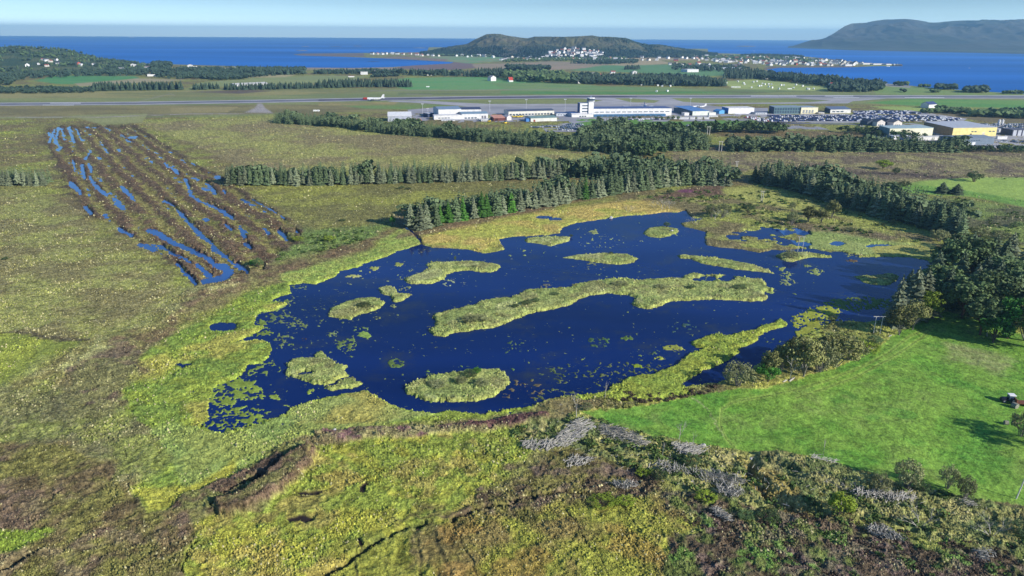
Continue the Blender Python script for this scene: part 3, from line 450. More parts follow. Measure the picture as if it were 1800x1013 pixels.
LANDP = [(-2600, 60), (-700, 78), (0, 98), (150, 108), (330, 114), (500, 118.5), (620, 119.5), (690, 118), (730, 115), (790, 112), (800, 109), (770, 107.5), (700, 103.5), (600, 99.5), (530, 97.5), (515, 96.3), (530, 94.5), (640, 93.5), (750, 92), (760, 70), (1240, 70), (1245, 93), (1300, 95), (1400, 98), (1450, 103), (1500, 109), (1525, 111.5), (1585, 113), (1587, 116), (1540, 116), (1500, 118), (1440, 118.5), (1370, 119), (1345, 122), (1365, 127), (1400, 129), (1450, 134.5), (1500, 140.5), (1560, 147), (1600, 150.5), (1640, 154.5), (1700, 159), (1800, 165), (3400, 260), (6000, 5000), (-4000, 5000)]
sea = sdf(LANDP, PX, PY, pad=6)
Zt = np.where(sea < 1.2, np.minimum(Zt, sea * .6), Zt)
Zt = np.where(PY < 200, np.where(sea > 1.2, .5, Zt), Zt)
def zat(x, y):
    return 0.5
# ------------------------------------------------------------------ cut the sheet into its named pieces
idx = np.arange(NV).reshape(nb, na)
q = np.stack([idx[:-1, :-1], idx[1:, :-1], idx[1:, 1:], idx[:-1, 1:]], -1).reshape(-1, 4)
def allv(c): return c[q].all(1)
dead = allv((land < -3) & (lk > 0) & (pl < -1.5)) | allv(sea < -3.0)
onwater = allv((lk > 0) & (land < .3) & (isl < 0) & (spt < 0))
cls = np.zeros(len(q), int)
ii = iid[q]; ci = np.where(((isl > -1.0)[q]).any(1), ii.max(1), 0); cls = np.where(ci > 0, ci, cls)
cls = np.where((cls == 0) & ((spt > 0)[q]).any(1), 20, cls)
cls = np.where((cls == 0) & onwater, 21, cls)
cls = np.where((cls == 0) & ((fs > 0)[q]).all(1), 22, cls)
cls[dead] = -1
co = np.stack([X, Y, Zt], 1).astype(np.float32)
bumpv = np.clip(.25 + amp * 2.2, 0, .9)
mixa = np.stack([tus, tuft, bumpv, np.ones(NV)], 1).astype(np.float32)
cola = np.concatenate([np.clip(col, .002, .9), np.ones((NV, 1))], 1).astype(np.float32)
def piece(name, k):
    f = q[cls == k] if np.isscalar(k) else q[np.isin(cls, k)]
    if len(f) == 0: return None
    u, inv = np.unique(f.ravel(), return_inverse=True)
    me = bpy.data.meshes.new(name); me.vertices.add(len(u)); me.vertices.foreach_set('co', co[u].ravel())
    me.loops.add(len(f) * 4); me.loops.foreach_set('vertex_index', inv.astype(np.int32).ravel())
    me.polygons.add(len(f)); me.polygons.foreach_set('loop_start', np.arange(0, len(f) * 4, 4, dtype=np.int32))
    me.update(calc_edges=True)
    for nm, arr in (('zone_colour', cola), ('zone_mix', mixa)):
        a = me.attributes.new(nm, 'FLOAT_COLOR', 'POINT'); a.data.foreach_set('color', arr[u].ravel())
    me.polygons.foreach_set('use_smooth', np.ones(len(f), bool))
    me.materials.append(M_ground); me.update()
    return link(name, me)
tag(piece('ground', 0), 'boggy heath of olive grass, brown heather and reeds around the lake', kind='structure')
tag(piece('field', 22), 'bright green mown hay field right of the lake', kind='structure')
tag(piece('water_plants', 21), 'floating lily and reed patches scattered over the dark blue lake', 'water plants', kind='stuff')
tag(piece('spit', 20), 'yellow-green reedy spit reaching into the lake from its south shore', kind='structure')
il = ['oval reed island in the west of the lake with a pale tussock end', 'small ragged reed island north of the oval western island', 'crooked boomerang shaped reed island below the spruce row', 'small flat reed island nearest the north reed bed', 'small island with one dark bush at the north end of the lake', 'oval grassy island in the middle of the northern water', 'narrow cigar shaped grassy island in the northeast of the lake', 'longest island, a winding reed ridge across the middle of the lake', 'star shaped pale reed island in the southwest of the lake', 'small reed islet joined to the corner of the star shaped island', 'big oval bushy island near the south shore', 'dark shaded reed islet beside the big conifers on the east shore', 'low marshy islet under the twin pole standing in the lake']
for i in range(13): tag(piece('island', i + 1), il[i], kind='structure')
def tussocks():
    w = (tus > .4) * (PX > -80) * (PX < 1880) * (PY > 206) * (PY < 1045) * ((lk < 0) | (isl > 1) | (spt > 1)) * ((op < -3) & (~inpc)) * (fs < -2)
    k = np.nonzero(w)[0]; k = RNG.choice(k, 135000, replace=False); n = len(k); wl = np.clip(fbm(X[k], Y[k], 11, 601) + .75, .15, 1.3)
    R = RNG.uniform(.12, .34, n) * (.8 + np.clip(Y[k] / 420., 0, 2.)) * wl; Hh = R * RNG.uniform(.7, 1.5, n); a0 = RNG.uniform(0, 6.28, n); P = 5
    V_ = np.zeros((n, P + 1, 3)); cx = X[k] + RNG.uniform(-.3, .3, n); cy = Y[k] + RNG.uniform(-.3, .3, n); cz = Zt[k]
    for i in range(P):
        a = a0 + 2 * math.pi * i / P; r = R * RNG.uniform(.7, 1.3, n); V_[:, i, 0] = cx + r * np.cos(a); V_[:, i, 1] = cy + r * np.sin(a); V_[:, i, 2] = cz - .12
    V_[:, P, 0] = cx + RNG.uniform(-.4, .4, n) * R; V_[:, P, 1] = cy + RNG.uniform(-.4, .4, n) * R; V_[:, P, 2] = cz + Hh
    b = np.arange(n)[:, None, None] * (P + 1); F_ = np.array([[i, (i + 1) % P, P] for i in range(P)])[None] + b; F_ = F_.reshape(-1, 3)
    c = col[k] * RNG.uniform(.7, 1.35, n)[:, None]; pale = RNG.rand(n) < (.04 + .26 * tuft[k]); c = np.where(pale[:, None], S(196, 188, 138) * RNG.uniform(.7, 1.2, n)[:, None], c); c = np.clip(c, .01, .6)
    me = bpy.data.meshes.new('tussocks'); me.vertices.add(n * (P + 1)); me.vertices.foreach_set('co', V_.astype(np.float32).ravel()); me.loops.add(len(F_) * 3); me.loops.foreach_set('vertex_index', F_.astype(np.int32).ravel())
    me.polygons.add(len(F_)); me.polygons.foreach_set('loop_start', np.arange(0, len(F_) * 3, 3, dtype=np.int32)); me.update(calc_edges=True)
    cc = np.concatenate([np.repeat(c, P + 1, 0), np.ones((n * (P + 1), 1))], 1).astype(np.float32); at = me.attributes.new('zone_colour', 'FLOAT_COLOR', 'POINT'); at.data.foreach_set('color', cc.ravel())
    at = me.attributes.new('zone_mix', 'FLOAT_COLOR', 'POINT'); at.data.foreach_set('color', np.tile(np.array([.35, 0, .2, 1], np.float32), n * (P + 1))); me.materials.append(M_ground)
    tag(link('tussocks', me), 'countless grass and heather tussocks standing on the bog', 'tussocks', kind='stuff')
tussocks()
del A_, B_, uy, ux, dy, dz, t
# water sheets
def sheet(name, pts, z, material, world=False):
    me = bpy.data.meshes.new(name); bm = bmesh.new()
    vs = [bm.verts.new((p[0], p[1], z) if world else gv(p[0], p[1], z)) for p in pts]
    bm.faces.new(vs); bmesh.ops.triangulate(bm, faces=bm.faces[:]); bmesh.ops.recalc_face_normals(bm, faces=bm.faces[:])
    for f in bm.faces:
        if f.normal.z < 0: f.normal_flip()
    bm.to_mesh(me); bm.free(); me.materials.append(material); return link(name, me)
tag(sheet('lake', [(300, 490), (700, 400), (900, 375), (1200, 360), (1500, 380), (1670, 440), (1670, 560), (1400, 640), (1150, 715), (850, 740), (400, 775), (280, 700)], 0, M_lake), 'dark blue lake with reedy islands', kind='structure')
tag(sheet('bog_pools', [(60, 215), (280, 215), (560, 400), (465, 488), (340, 506), (180, 420), (60, 300)], .008, M_pool), 'strips of bright blue water standing in the peat cuttings', kind='structure')
tag(sheet('pond', [(960, 377), (995, 379), (992, 390), (938, 387), (938, 377)], .012, M_pool), 'tiny pond in the reed bed north of the lake', kind='structure')
tag(sheet('pond', [(365, 562), (418, 562), (418, 584), (365, 584)], .004, M_lake), 'round dark pond in the lush green margin', kind='structure')
tag(sheet('pond', [(300, 632), (345, 632), (345, 648), (300, 648)], .004, M_lake), 'smallest dark puddle in the lush green margin', kind='structure')
tag(sheet('pond', [(1455, 300), (1495, 300), (1495, 314), (1455, 314)], .012, M_pool), 'blue pool in the brown bog behind the right conifer belt', kind='structure')
tag(sheet('pond', [(1360, 398), (1500, 398), (1580, 440), (1500, 437), (1400, 432)], .016, M_pool), 'thin blue pools in the marsh northeast of the lake', kind='structure')
HZ = 34000
tag(sheet('sea', [(-HZ, 1250), (HZ, 1250), (HZ, HZ * .9), (-HZ, HZ * .9)], -.12, M_sea, True), 'open blue sea out to the horizon', kind='structure')
#@@FAR
# ------------------------------------------------------------------ hills and skerries
def interp(P, x):
    P = sorted(P); return np.interp(x, [p[0] for p in P], [p[1] for p in P])
HILLS = {}
def hill(name, label, top, D0, Dr, Db, nx, ny, colf, rough, seed, pw=1.0):
    xs = np.linspace(top[0][0], top[-1][0], nx); yt = interp(top, xs)
    d = ray(xs, yt); kx = d[:, 0] / d[:, 1]
    dr = interp(Dr, xs); d0 = interp(D0, xs); db = interp(Db, xs)
    zt = H + d[:, 2] / d[:, 1] * dr
    tt = np.concatenate([np.linspace(0, 1, ny) ** .9, 1 + np.linspace(0, 1, ny // 2)[1:]])
    T, KX = np.meshgrid(tt, kx, indexing='ij'); ZT = np.broadcast_to(zt, T.shape)
    YY = np.where(T <= 1, d0 + (dr - d0) * T, dr + (db - dr) * (T - 1)); XX = KX * YY
    prof = np.where(T <= 1, sm(0, 1, T) * .55 + .45 * T ** pw, 1 - sm(0, 1, T - 1))
    wl = (dr - d0).mean() * .55
    n = fbm(XX, YY, wl, seed, 4); rg = 1 - np.abs(fbm(XX, YY * .6, wl * .6, seed + 7, 5)) * 2.2
    inside = np.clip(prof * (1 - np.clip(T, 0, 1) ** 6), 0, 1)
    ks = np.hanning(2 * (nx // 14) + 1); ks /= ks.sum(); zs_ = np.convolve(np.pad(zt, nx // 14, 'edge'), ks, 'valid'); w3 = np.clip(np.where(T <= 1, T, 2 - T), 0, 1) ** 4; ZT = zs_[None, :] * (1 - w3) + ZT * w3
    ZZ = (ZT + 2) * prof - 2 + ZT * inside * (n * rough + (rg - .55) * rough * 2.4)
    ZZ = np.where(T > .85, np.minimum(ZZ, ZT * 1.0), ZZ)
    colr, dsp = colf(XX, YY, ZZ, T, xs, ZT)
    ZZ = ZZ + dsp * np.clip(np.abs(T - 1) * 8, .25, 1)
    r, c = T.shape; idx = np.arange(r * c).reshape(r, c)
    qd = np.stack([idx[:-1, :-1], idx[:-1, 1:], idx[1:, 1:], idx[1:, :-1]], -1).reshape(-1, 4)
    me = bpy.data.meshes.new(name); vv = np.stack([XX, YY, ZZ], -1).reshape(-1, 3)
    me.from_pydata(vv.tolist(), [], qd.tolist())
    a = me.attributes.new('zone_colour', 'FLOAT_COLOR', 'POINT')
    a.data.foreach_set('color', np.concatenate([np.clip(colr.reshape(-1, 3), .003, .9), np.ones((r * c, 1))], 1).astype(np.float32).ravel())
    a = me.attributes.new('zone_mix', 'FLOAT_COLOR', 'POINT'); a.data.foreach_set('color', np.tile(np.array([.1, 0, .3, 1], np.float32), r * c))
    me.materials.append(M_ground); o = link(name, me); tag(o, label, kind='structure')
    HILLS[label] = (XX, YY, ZZ, T, xs)
    return XX, YY, ZZ
def zh(key, px, py):
    XX, YY, ZZ, T, xs = HILLS[key]
    u, v = proj(XX, YY, ZZ); d = (u - px) ** 2 + (v - py) ** 2; d = np.where(T > 1, 1e9, d); i = np.unravel_index(np.argmin(d), d.shape)
    return Vector((XX[i], YY[i], ZZ[i])), d[i]
def colC(X, Y, Z, T, xs, ZT):
    n = fbm(X, Y, 220, 201, 4); pxm = np.broadcast_to(xs, X.shape); g = RNG.rand(*X.shape)
    low = sm(.62, .25, Z / 120. + .22 * n); lowR = sm(1020, 1120, pxm)
    fr = np.clip(np.maximum(low, lowR * .95), 0, 1) * (fbm(X, Y, 90, 205) > -.35)
    c = mixc2(S(92, 96, 74), S(112, 110, 76), n); c = c + (S(128, 118, 92) - c) * (sm(.2, .5, fbm(X, Y, 130, 207)) * .6)[..., None]
    c = c * (1 - fr[..., None]) + (S(46, 66, 54) * (.75 + .5 * g[..., None])) * fr[..., None]
    cl = sm(850, 880, pxm) * sm(925, 905, pxm) * sm(.1, .35, fbm(X, Y, 60, 209)) * .4
    c = c + (S(140, 134, 120) - c) * cl[..., None]
    return c * .72, fr * g * 9
def mixc2(a, b, n, lo=-.3, hi=.3):
    k = sm(lo, hi, n)[..., None]; return a * (1 - k) + b * k
topC = [(738, 94), (755, 91), (775, 86), (792, 83.5), (808, 80), (820, 78.5), (832, 71), (845, 65), (855, 60.5), (866, 59.5), (880, 60), (890, 62.5), (910, 65.5), (927, 67.8), (940, 64.5), (965, 64.5), (987, 65), (1015, 64), (1042, 62.5), (1052, 65), (1080, 66), (1100, 67.5), (1112, 72.5), (1127, 77.5), (1142, 80), (1160, 79), (1185, 84), (1210, 88), (1245, 93.5), (1262, 96)]
hill('hill', 'long twin humped green and brown hill standing behind the village', topC, [(738, 4350), (860, 4150), (950, 3800), (1262, 4300)], [(738, 4700), (860, 4900), (1262, 4800)], [(738, 5200), (860, 6200), (1262, 5400)], 520, 56, colC, .17, 211)
def colL(X, Y, Z, T, xs, ZT):
    g = RNG.rand(*X.shape); n = fbm(X, Y, 90, 221); c = mixc2(S(60, 80, 56), S(92, 100, 66), n)
    return c, g * 2
topL = [(-420, 76), (-200, 78), (0, 84), (50, 84), (110, 88), (130, 92), (150, 98), (170, 103), (190, 106), (210, 108), (240, 112), (275, 117)]
hill('wooded_hill', 'low wooded hill with scattered houses at the left edge', topL, [(-420, 1900), (0, 1950), (150, 2150), (275, 2500)], [(-420, 2900), (0, 2900), (275, 3000)], [(-420, 4000), (0, 3900), (275, 3300)], 260, 50, colL, .10, 231)
def colR(X, Y, Z, T, xs, ZT):
    n = fbm(X, Y, 900, 241, 4); n2 = fbm(X, Z * 3 + Y * .3, 260, 245, 4); pxm = np.broadcast_to(xs, X.shape)
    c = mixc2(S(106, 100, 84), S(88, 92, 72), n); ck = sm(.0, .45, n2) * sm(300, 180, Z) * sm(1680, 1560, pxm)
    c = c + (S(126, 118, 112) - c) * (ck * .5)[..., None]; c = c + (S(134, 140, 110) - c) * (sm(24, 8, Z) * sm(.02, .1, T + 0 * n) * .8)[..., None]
    return c * np.array([.46, .5, .6]), 0 * n  # darkened and shifted to blue: distance haze put into the rock colour
topR = [(1385, 84), (1394, 82), (1406, 77), (1427, 70.5), (1446, 70), (1452, 69), (1461, 62), (1473, 54), (1485, 46), (1497, 41.5), (1523, 40), (1537, 37), (1556, 34.5), (1592, 34), (1614, 36.5), (1633, 41), (1657, 39), (1680, 37), (1700, 36.8), (1723, 38.6), (1757, 38), (1781, 35.5), (1800, 34.5), (1900, 33), (2050, 40), (2250, 58), (2400, 84)]
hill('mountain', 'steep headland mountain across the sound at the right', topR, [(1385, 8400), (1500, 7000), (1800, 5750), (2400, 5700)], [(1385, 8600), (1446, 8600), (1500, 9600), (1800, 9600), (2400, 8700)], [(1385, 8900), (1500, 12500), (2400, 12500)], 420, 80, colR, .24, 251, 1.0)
def skerry(px, py, wpx, hm, label, c=(120, 112, 96), name='skerry'):
    v = gv(px, py, 0); wm = wpx * mpp(py, px); rr = random.Random(int(px)); bm = bmesh.new()
    n = 22; prev = None; rings = []
    for k, (s, z) in enumerate([(1, -1), (.92, .15), (.7, .6), (.35, .95), (.08, 1.0)]):
        rings.append([bm.verts.new((v.x + wm / 2 * s * math.cos(a) * (1 + .25 * math.sin(a * 3 + px) + .1 * rr.uniform(-1, 1)), v.y + wm * .35 * s * math.sin(a) * (1 + .2 * rr.uniform(-1, 1)), hm * z * (1 + .3 * rr.uniform(-1, 1)))) for a in [2 * math.pi * i / n for i in range(n)]])
    for a, b in zip(rings, rings[1:]):
        for i in range(n): bm.faces.new((a[i], a[(i + 1) % n], b[(i + 1) % n], b[i]))
    bm.faces.new(rings[-1]); me = bpy.data.meshes.new(name); bm.to_mesh(me); bm.free()
    me.materials.append(mat('rock', S(*c), .9, scale=.05, var=.3)); o = link(name, me); tag(o, label, kind='structure'); return o
for a in [(532, 89.5, 23, 3, 'pale rocky skerry just off the tip of the western spit', (140, 130, 104)), (536, 82, 14, 3, 'small pale skerry far out beyond the western spit', (150, 144, 126)), (590, 82, 22, 2, 'flat dark skerry in the sea west of the hill'), (628, 81.5, 16, 4, 'rocky skerry far out, second from the hill', (124, 108, 100)), (738, 84.5, 22, 2, 'thin white skerry just left of the hill', (176, 170, 154)), (656, 108.5, 22, .8, 'narrow dark reef inside the western bay', (70, 66, 60)), (1313, 82, 34, 7, 'rocky skerry in the sea between village and mountain', (150, 138, 116)), (22, 70, 10, 4, 'tiny skerry near the horizon at far left', (150, 150, 150)), (64, 71, 14, 4, 'tiny skerry near the horizon, right of the far left one', (150, 150, 150)), (1410, 81, 12, 3, 'pale rocks at the foot of the headland', (140, 134, 120))]: skerry(*a)
#@@VEG
# ------------------------------------------------------------------ trees
def leafmat(name, c, var=.35, rnd=.35, sc=1.2, trans=True):
    m = bpy.data.materials.new(name); m.use_nodes = True; nt = m.node_tree; b = nt.nodes['Principled BSDF']; N = nt.nodes.new; L = nt.links.new
    b.inputs['Roughness'].default_value = .75; b.inputs['Specular IOR Level'].default_value = .2
    geo = N('ShaderNodeNewGeometry'); n = N('ShaderNodeTexNoise'); n.inputs['Scale'].default_value = sc; n.inputs['Detail'].default_value = 3; L(geo.outputs['Position'], n.inputs['Vector'])
    r = N('ShaderNodeMapRange'); r.inputs[1].default_value = .35; r.inputs[2].default_value = .65; r.inputs[3].default_value = 1 - var; r.inputs[4].default_value = 1 + var; L(n.outputs[0], r.inputs[0])
    oi = N('ShaderNodeObjectInfo'); r2 = N('ShaderNodeMapRange'); r2.inputs[3].default_value = 1 - rnd; r2.inputs[4].default_value = 1 + rnd; L(oi.outputs['Random'], r2.inputs[0])
    mu = N('ShaderNodeMath'); mu.operation = 'MULTIPLY'; L(r.outputs[0], mu.inputs[0]); L(r2.outputs[0], mu.inputs[1])
    hs = N('ShaderNodeHueSaturation'); r3 = N('ShaderNodeMapRange'); r3.inputs[3].default_value = .47; r3.inputs[4].default_value = .52; L(n.outputs['Color'], r3.inputs[0])
    hs.inputs['Color'].default_value = (*c, 1); L(mu.outputs[0], hs.inputs['Value']); L(r3.outputs[0], hs.inputs['Hue']); L(hs.outputs[0], b.inputs['Base Color'])
    return m
ML = {'spruce': leafmat('spruce_needles', S(92, 110, 76)), 'bluish': leafmat('grey_green_needles', S(116, 126, 98)), 'bright': leafmat('bright_needles', S(70, 116, 44) * .95), 'pine': leafmat('pine_needles', S(96, 118, 72), sc=.5), 'birch': leafmat('birch_leaves', S(120, 124, 74), sc=.6), 'willow': leafmat('willow_leaves', S(134, 140, 96), sc=.8), 'lime': leafmat('lime_leaves', S(128, 150, 48)), 'green': leafmat('green_leaves', S(76, 132, 48)), 'dark': leafmat('dark_crowns', S(78, 94, 70)), 'farleaf': leafmat('far_leaves', S(82, 104, 64), .4, .3, .05)}
ML['far'] = leafmat('far_needles', S(56, 74, 58), .35, .3, .08)
M_bark = mat('bark', S(112, 100, 88), .9, scale=3, var=.3); M_dead = mat('dead_wood', S(186, 182, 172), .85, scale=4, var=.25); M_lightbark = mat('pale_bark', S(146, 142, 134), .9, scale=3, var=.3); M_brownbark = mat('pine_bark', S(120, 84, 66), .9, scale=3, var=.3)
class G:
    def __init__(s): s.v = []; s.f = []
    def tube(s, a, b, r0, r1, n=5):
        a = np.array(a, float); b = np.array(b, float); d = b - a; L = np.linalg.norm(d) + 1e-9; d /= L
        u = np.cross(d, [0, 0, 1.]) if abs(d[2]) < .9 else np.cross(d, [1., 0, 0]); u /= np.linalg.norm(u); w_ = np.cross(d, u); k = len(s.v)
        for p, r in ((a, r0), (b, r1)):
            for i in range(n):
                t_ = 2 * math.pi * i / n; s.v.append(tuple(p + (u * math.cos(t_) + w_ * math.sin(t_)) * r))
        for i in range(n): s.f.append((k + i, k + (i + 1) % n, k + n + (i + 1) % n, k + n + i))
    def tri(s, a, b, c): k = len(s.v); s.v += [tuple(a), tuple(b), tuple(c)]; s.f.append((k, k + 1, k + 2))
    def quad(s, a, b, c, d): k = len(s.v); s.v += [tuple(a), tuple(b), tuple(c), tuple(d)]; s.f.append((k, k + 1, k + 2, k + 3))
    def mesh(s, name, m):
        me = bpy.data.meshes.new(name); me.from_pydata(s.v, [], s.f); me.materials.append(m); return me
    def arr(s): return np.array(s.v), s.f
def conifer(seed, h=1.0, width=.2, whorls=16, per=8, base=.1, droop=.35, ragged=.25, top=1.0):
    "spruce: drooping whorls of jagged needle sprays, 1 m tall unit"
    r = random.Random(seed); g = G(); lean = r.uniform(-.02, .02)
    for k in range(whorls):
        u = k / (whorls - 1); z = base + (1 - base) * u ** .92 ; R = width * ((1 - u) ** .8 * .93 + .05) * r.uniform(.85, 1.12)
        nper = max(4, int(per * (1 - .4 * u)))
        for j in range(nper):
            a = 2 * math.pi * (j + .5 * (k % 2) + r.uniform(-.3, .3)) / nper; rr = R * r.uniform(1 - ragged, 1 + ragged)
            ca, sa = math.cos(a), math.sin(a); dz = -rr * droop * r.uniform(.4, 1.3); wd = rr * .42 * r.uniform(.7, 1.3); zz_ = z + r.uniform(-.012, .012)
            tip = (lean * z + ca * rr, sa * rr, zz_ + dz); c0 = (ca * rr * .08, sa * rr * .08, zz_ + .02)
            l = (ca * rr * .6 - sa * wd, sa * rr * .6 + ca * wd, zz_ + dz * .7 - .012); q_ = (ca * rr * .6 + sa * wd, sa * rr * .6 - ca * wd, zz_ + dz * .7 - .012)
            m_ = (ca * rr * .62, sa * rr * .62, zz_ + dz * .35 + .012)
            g.tri(c0, l, m_); g.tri(c0, m_, q_); g.tri(l, tip, m_); g.tri(m_, tip, q_)
            g.tri(l, tip, (ca * rr * .8, sa * rr * .8, zz_ + dz * 1.1 - .035)); 
    g.tri((-.012, 0, .93), (.012, 0, .93), (0, 0, top)); g.tri((0, -.012, .93), (0, .012, .93), (0, 0, top))
    t_ = G(); t_.tube((0, 0, -.03), (0, 0, .5), .013, .008); t_.tube((0, 0, .5), (0, 0, .95), .008, .002)
    return g, t_
def broad(seed, n=700, clumps=14, rx=.36, rz=.36, cz=.62, leaf=.035, trunk=.3, limbs=7, flat=1.0, spread=.16):
    r = random.Random(seed); g = G(); t_ = G(); t_.tube((0, 0, -.03), (0, 0, trunk), .022, .016)
    cs = []
    for i in range(clumps):
        a = r.uniform(0, 2 * math.pi); e = math.asin(r.uniform(-.55, 1)); q_ = r.uniform(.35, 1) ** .6
        cs.append((math.cos(a) * math.cos(e) * rx * q_, math.sin(a) * math.cos(e) * rx * q_, cz + math.sin(e) * rz * q_ * flat, r.uniform(.7, 1.3) * spread))
    for i in range(min(limbs, clumps)):
        c = cs[i]; k = (c[0] * .45 + r.uniform(-.02, .02), c[1] * .45, trunk + (c[2] - trunk) * .5); t_.tube((0, 0, trunk - .02 * i), k, .013, .008, 4); t_.tube(k, c[:3], .008, .003, 4)
    for i in range(n):
        c = cs[i % clumps]; d = np.array([r.gauss(0, 1) for _ in range(3)]); d /= np.linalg.norm(d); q_ = r.uniform(.55, 1.0) ** .5 * c[3]
        p = np.array(c[:3]) + d * q_ * np.array([1, 1, .8]); nrm = d + np.array([r.gauss(0, .5) for _ in range(3)]); nrm /= np.linalg.norm(nrm)
        u = np.cross(nrm, [r.gauss(0, 1) for _ in range(3)]); u /= np.linalg.norm(u); v = np.cross(nrm, u); s = leaf * r.uniform(.6, 1.4)
        g.quad(p - u * s - v * s * .6, p + u * s * .7 - v * s, p + u * s + v * s * .7, p - u * s * .6 + v * s)
    return g, t_
def bare(seed, depth=4, spread=.5, n0=1, thin=.018):
    r = random.Random(seed); g = G()
    def go(p, d, L, R, k):
        d = d / np.linalg.norm(d); e = p + d * L; g.tube(p, e, R, R * .65, 4 if k > 1 else 3)
        if k == 0: return
        for i in range(r.choice((2, 3, 3))):
            nd = d + np.array([r.gauss(0, spread), r.gauss(0, spread), r.uniform(-.1, .45)]); go(p + d * L * r.uniform(.55, 1), nd, L * r.uniform(.6, .85), R * .55, k - 1)
    for i in range(n0): go(np.array([r.uniform(-.03, .03) * n0, r.uniform(-.03, .03) * n0, -.02]), np.array([r.gauss(0, .12 * n0), r.gauss(0, .12 * n0), 1.]), .33, thin, depth)
    return g
def pack(kind, g, t_, mc, mt=M_bark, cn='crown', tn='trunk'):
    return (g.mesh(kind + '_' + cn, mc) if g else None, t_.mesh(kind + '_' + tn, mt) if t_ else None)
_c = [conifer(i, width=[.2, .23, .18, .22, .25, .19][i], whorls=[15, 17, 16, 18, 16, 15][i], base=[.08, .12, .2, .1, .06, .26][i], droop=[.4, .5, .3, .45, .35, .3][i]) for i in range(6)]
_p = [broad(40 + i, 4200, 64, .31, .3, .64, .016, .32, 14, 1, .085) for i in range(3)]
_b = [broad(50 + i, 3000, 46, .34, .36, .56, .016, .22, 12, 1, .095) for i in range(3)]
_w = [broad(60 + i, 3000, 54, .55, .36, .46, .015, .1, 22, .9, .10) for i in range(3)]
V = {}
for i in range(6):
    for mk in ('spruce', 'bluish', 'bright', 'dark'): V['spruce', i, mk] = pack('spruce', _c[i][0], _c[i][1], ML[mk])
for i in range(3):
    V['pine', i] = pack('pine', *_p[i], ML['pine'], M_brownbark); V['birch', i] = pack('birch', *_b[i], ML['birch'], M_lightbark)
    V['green', i] = pack('green', *_b[i], ML['green'], M_bark); V['lime', i] = pack('lime', *_b[i], ML['lime'], M_bark); V['willow', i] = pack('willow', *_w[i], ML['willow'], M_lightbark)
    V['shrub', i] = pack('shrub', *_w[i], ML['farleaf'], M_bark); V['limeshrub', i] = pack('limeshrub', *_w[i], ML['lime'], M_bark)
COUNT = {}
def put(name, key, p, h, label, cat='tree', group=None, wf=1.0):
    me = V[key]; h *= 1.1 if key[0] == 'spruce' and not cat == 'x' and p[1] > 330 else 1; o = empty(name, p, random.uniform(0, 6.28)); o.scale = (h * wf, h * wf, h); tag(o, label, cat, group)
    if me[1]: link('trunk', me[1], o)
    if me[0]: link('crown', me[0], o)
    return o
def inpoly(P, x, y):
    c = False
    for i in range(len(P)):
        ax, ay = P[i - 1]; bx, by = P[i]
        if (ay > y) != (by > y) and x < (bx - ax) * (y - ay) / (by - ay) + ax: c = not c
    return c
def scatter(poly, sp, seed=1, jit=.35, lim=100000):
    "points about sp metres apart over the ground area seen inside a photo polygon"
    W = [gp(float(a), float(b)) for a, b in poly]; xs = [float(a[0]) for a in W]; ys = [float(a[1]) for a in W]; PW = list(zip(xs, ys)); r = random.Random(seed); out = []
    x = min(xs)
    y = min(ys); row = 0
    while y < max(ys):
        x = min(xs) + (row % 2) * sp / 2
        while x < max(xs):
            a = x + r.uniform(-jit, jit) * sp; b = y + r.uniform(-jit, jit) * sp
            if inpoly(PW, a, b): out.append((a, b))
            x += sp
        y += sp * .87; row += 1
    return out[:lim]
def merged(name, items, m, label, cat):
    "one mesh from many (verts, faces, x, y, z, scale, wf, rot)"
    VV = []; FF_ = []; k = 0
    for (v, f, x, y, z, s, wf, a) in items:
        c, d = math.cos(a), math.sin(a); q_ = np.stack([(v[:, 0] * c - v[:, 1] * d) * s * wf + x, (v[:, 0] * d + v[:, 1] * c) * s * wf + y, v[:, 2] * s + z], 1); VV.append(q_); FF_ += [tuple(i + k for i in ff) for ff in f]; k += len(v)
    me = bpy.data.meshes.new(name); me.from_pydata(np.concatenate(VV).tolist(), [], FF_); me.materials.append(m); o = link(name, me); tag(o, label, cat, kind='stuff'); return o
def farcone(seed):
    r = random.Random(seed); g = G()
    for (z0, z1, R) in ((.08, .55, .2), (.35, .8, .15), (.6, 1.0, .09)):
        n = 6; k = len(g.v); g.v.append((0, 0, z1))
        for i in range(n): a = 2 * math.pi * i / n + seed; q_ = R * r.uniform(.75, 1.25); g.v.append((q_ * math.cos(a), q_ * math.sin(a), z0 + r.uniform(-.04, .04)))
        for i in range(n): g.f.append((k, k + 1 + i, k + 1 + (i + 1) % n))
    return g.arr()
def farblob(seed, n=5):
    r = random.Random(seed); g = G()
    for _ in range(n):
        cx, cy, cz, R = r.uniform(-.25, .25), r.uniform(-.25, .25), r.uniform(.25, .7), r.uniform(.18, .32); k = len(g.v)
        pts = [(0, 0, 1), (0, 0, -1)] + [(math.cos(a) * .9, math.sin(a) * .9, .3 * (-1) ** i) for i, a in enumerate([2 * math.pi * j / 6 for j in range(6)])]
        for p in pts: q_ = R * r.uniform(.8, 1.2); g.v.append((cx + p[0] * q_, cy + p[1] * q_, cz + p[2] * q_ * .9))
        for i in range(6): g.f.append((k, k + 2 + i, k + 2 + (i + 1) % 6)); g.f.append((k + 1, k + 2 + (i + 1) % 6, k + 2 + i))
    return g.arr()
FC = [farcone(i) for i in range(5)]; FB = [farblob(i) for i in range(5)]
lc = [conifer(80 + i, width=.19, whorls=9, per=6, base=.1, droop=.4) for i in range(4)]; LC = [g.arr() for g, _ in lc]
lb = [broad(90 + i, 170, 9, .33, .32, .6, .06, .25, 0, 1, .18) for i in range(3)]; LB = [g.arr() for g, _ in lb]; LX = LC * 3 + LB
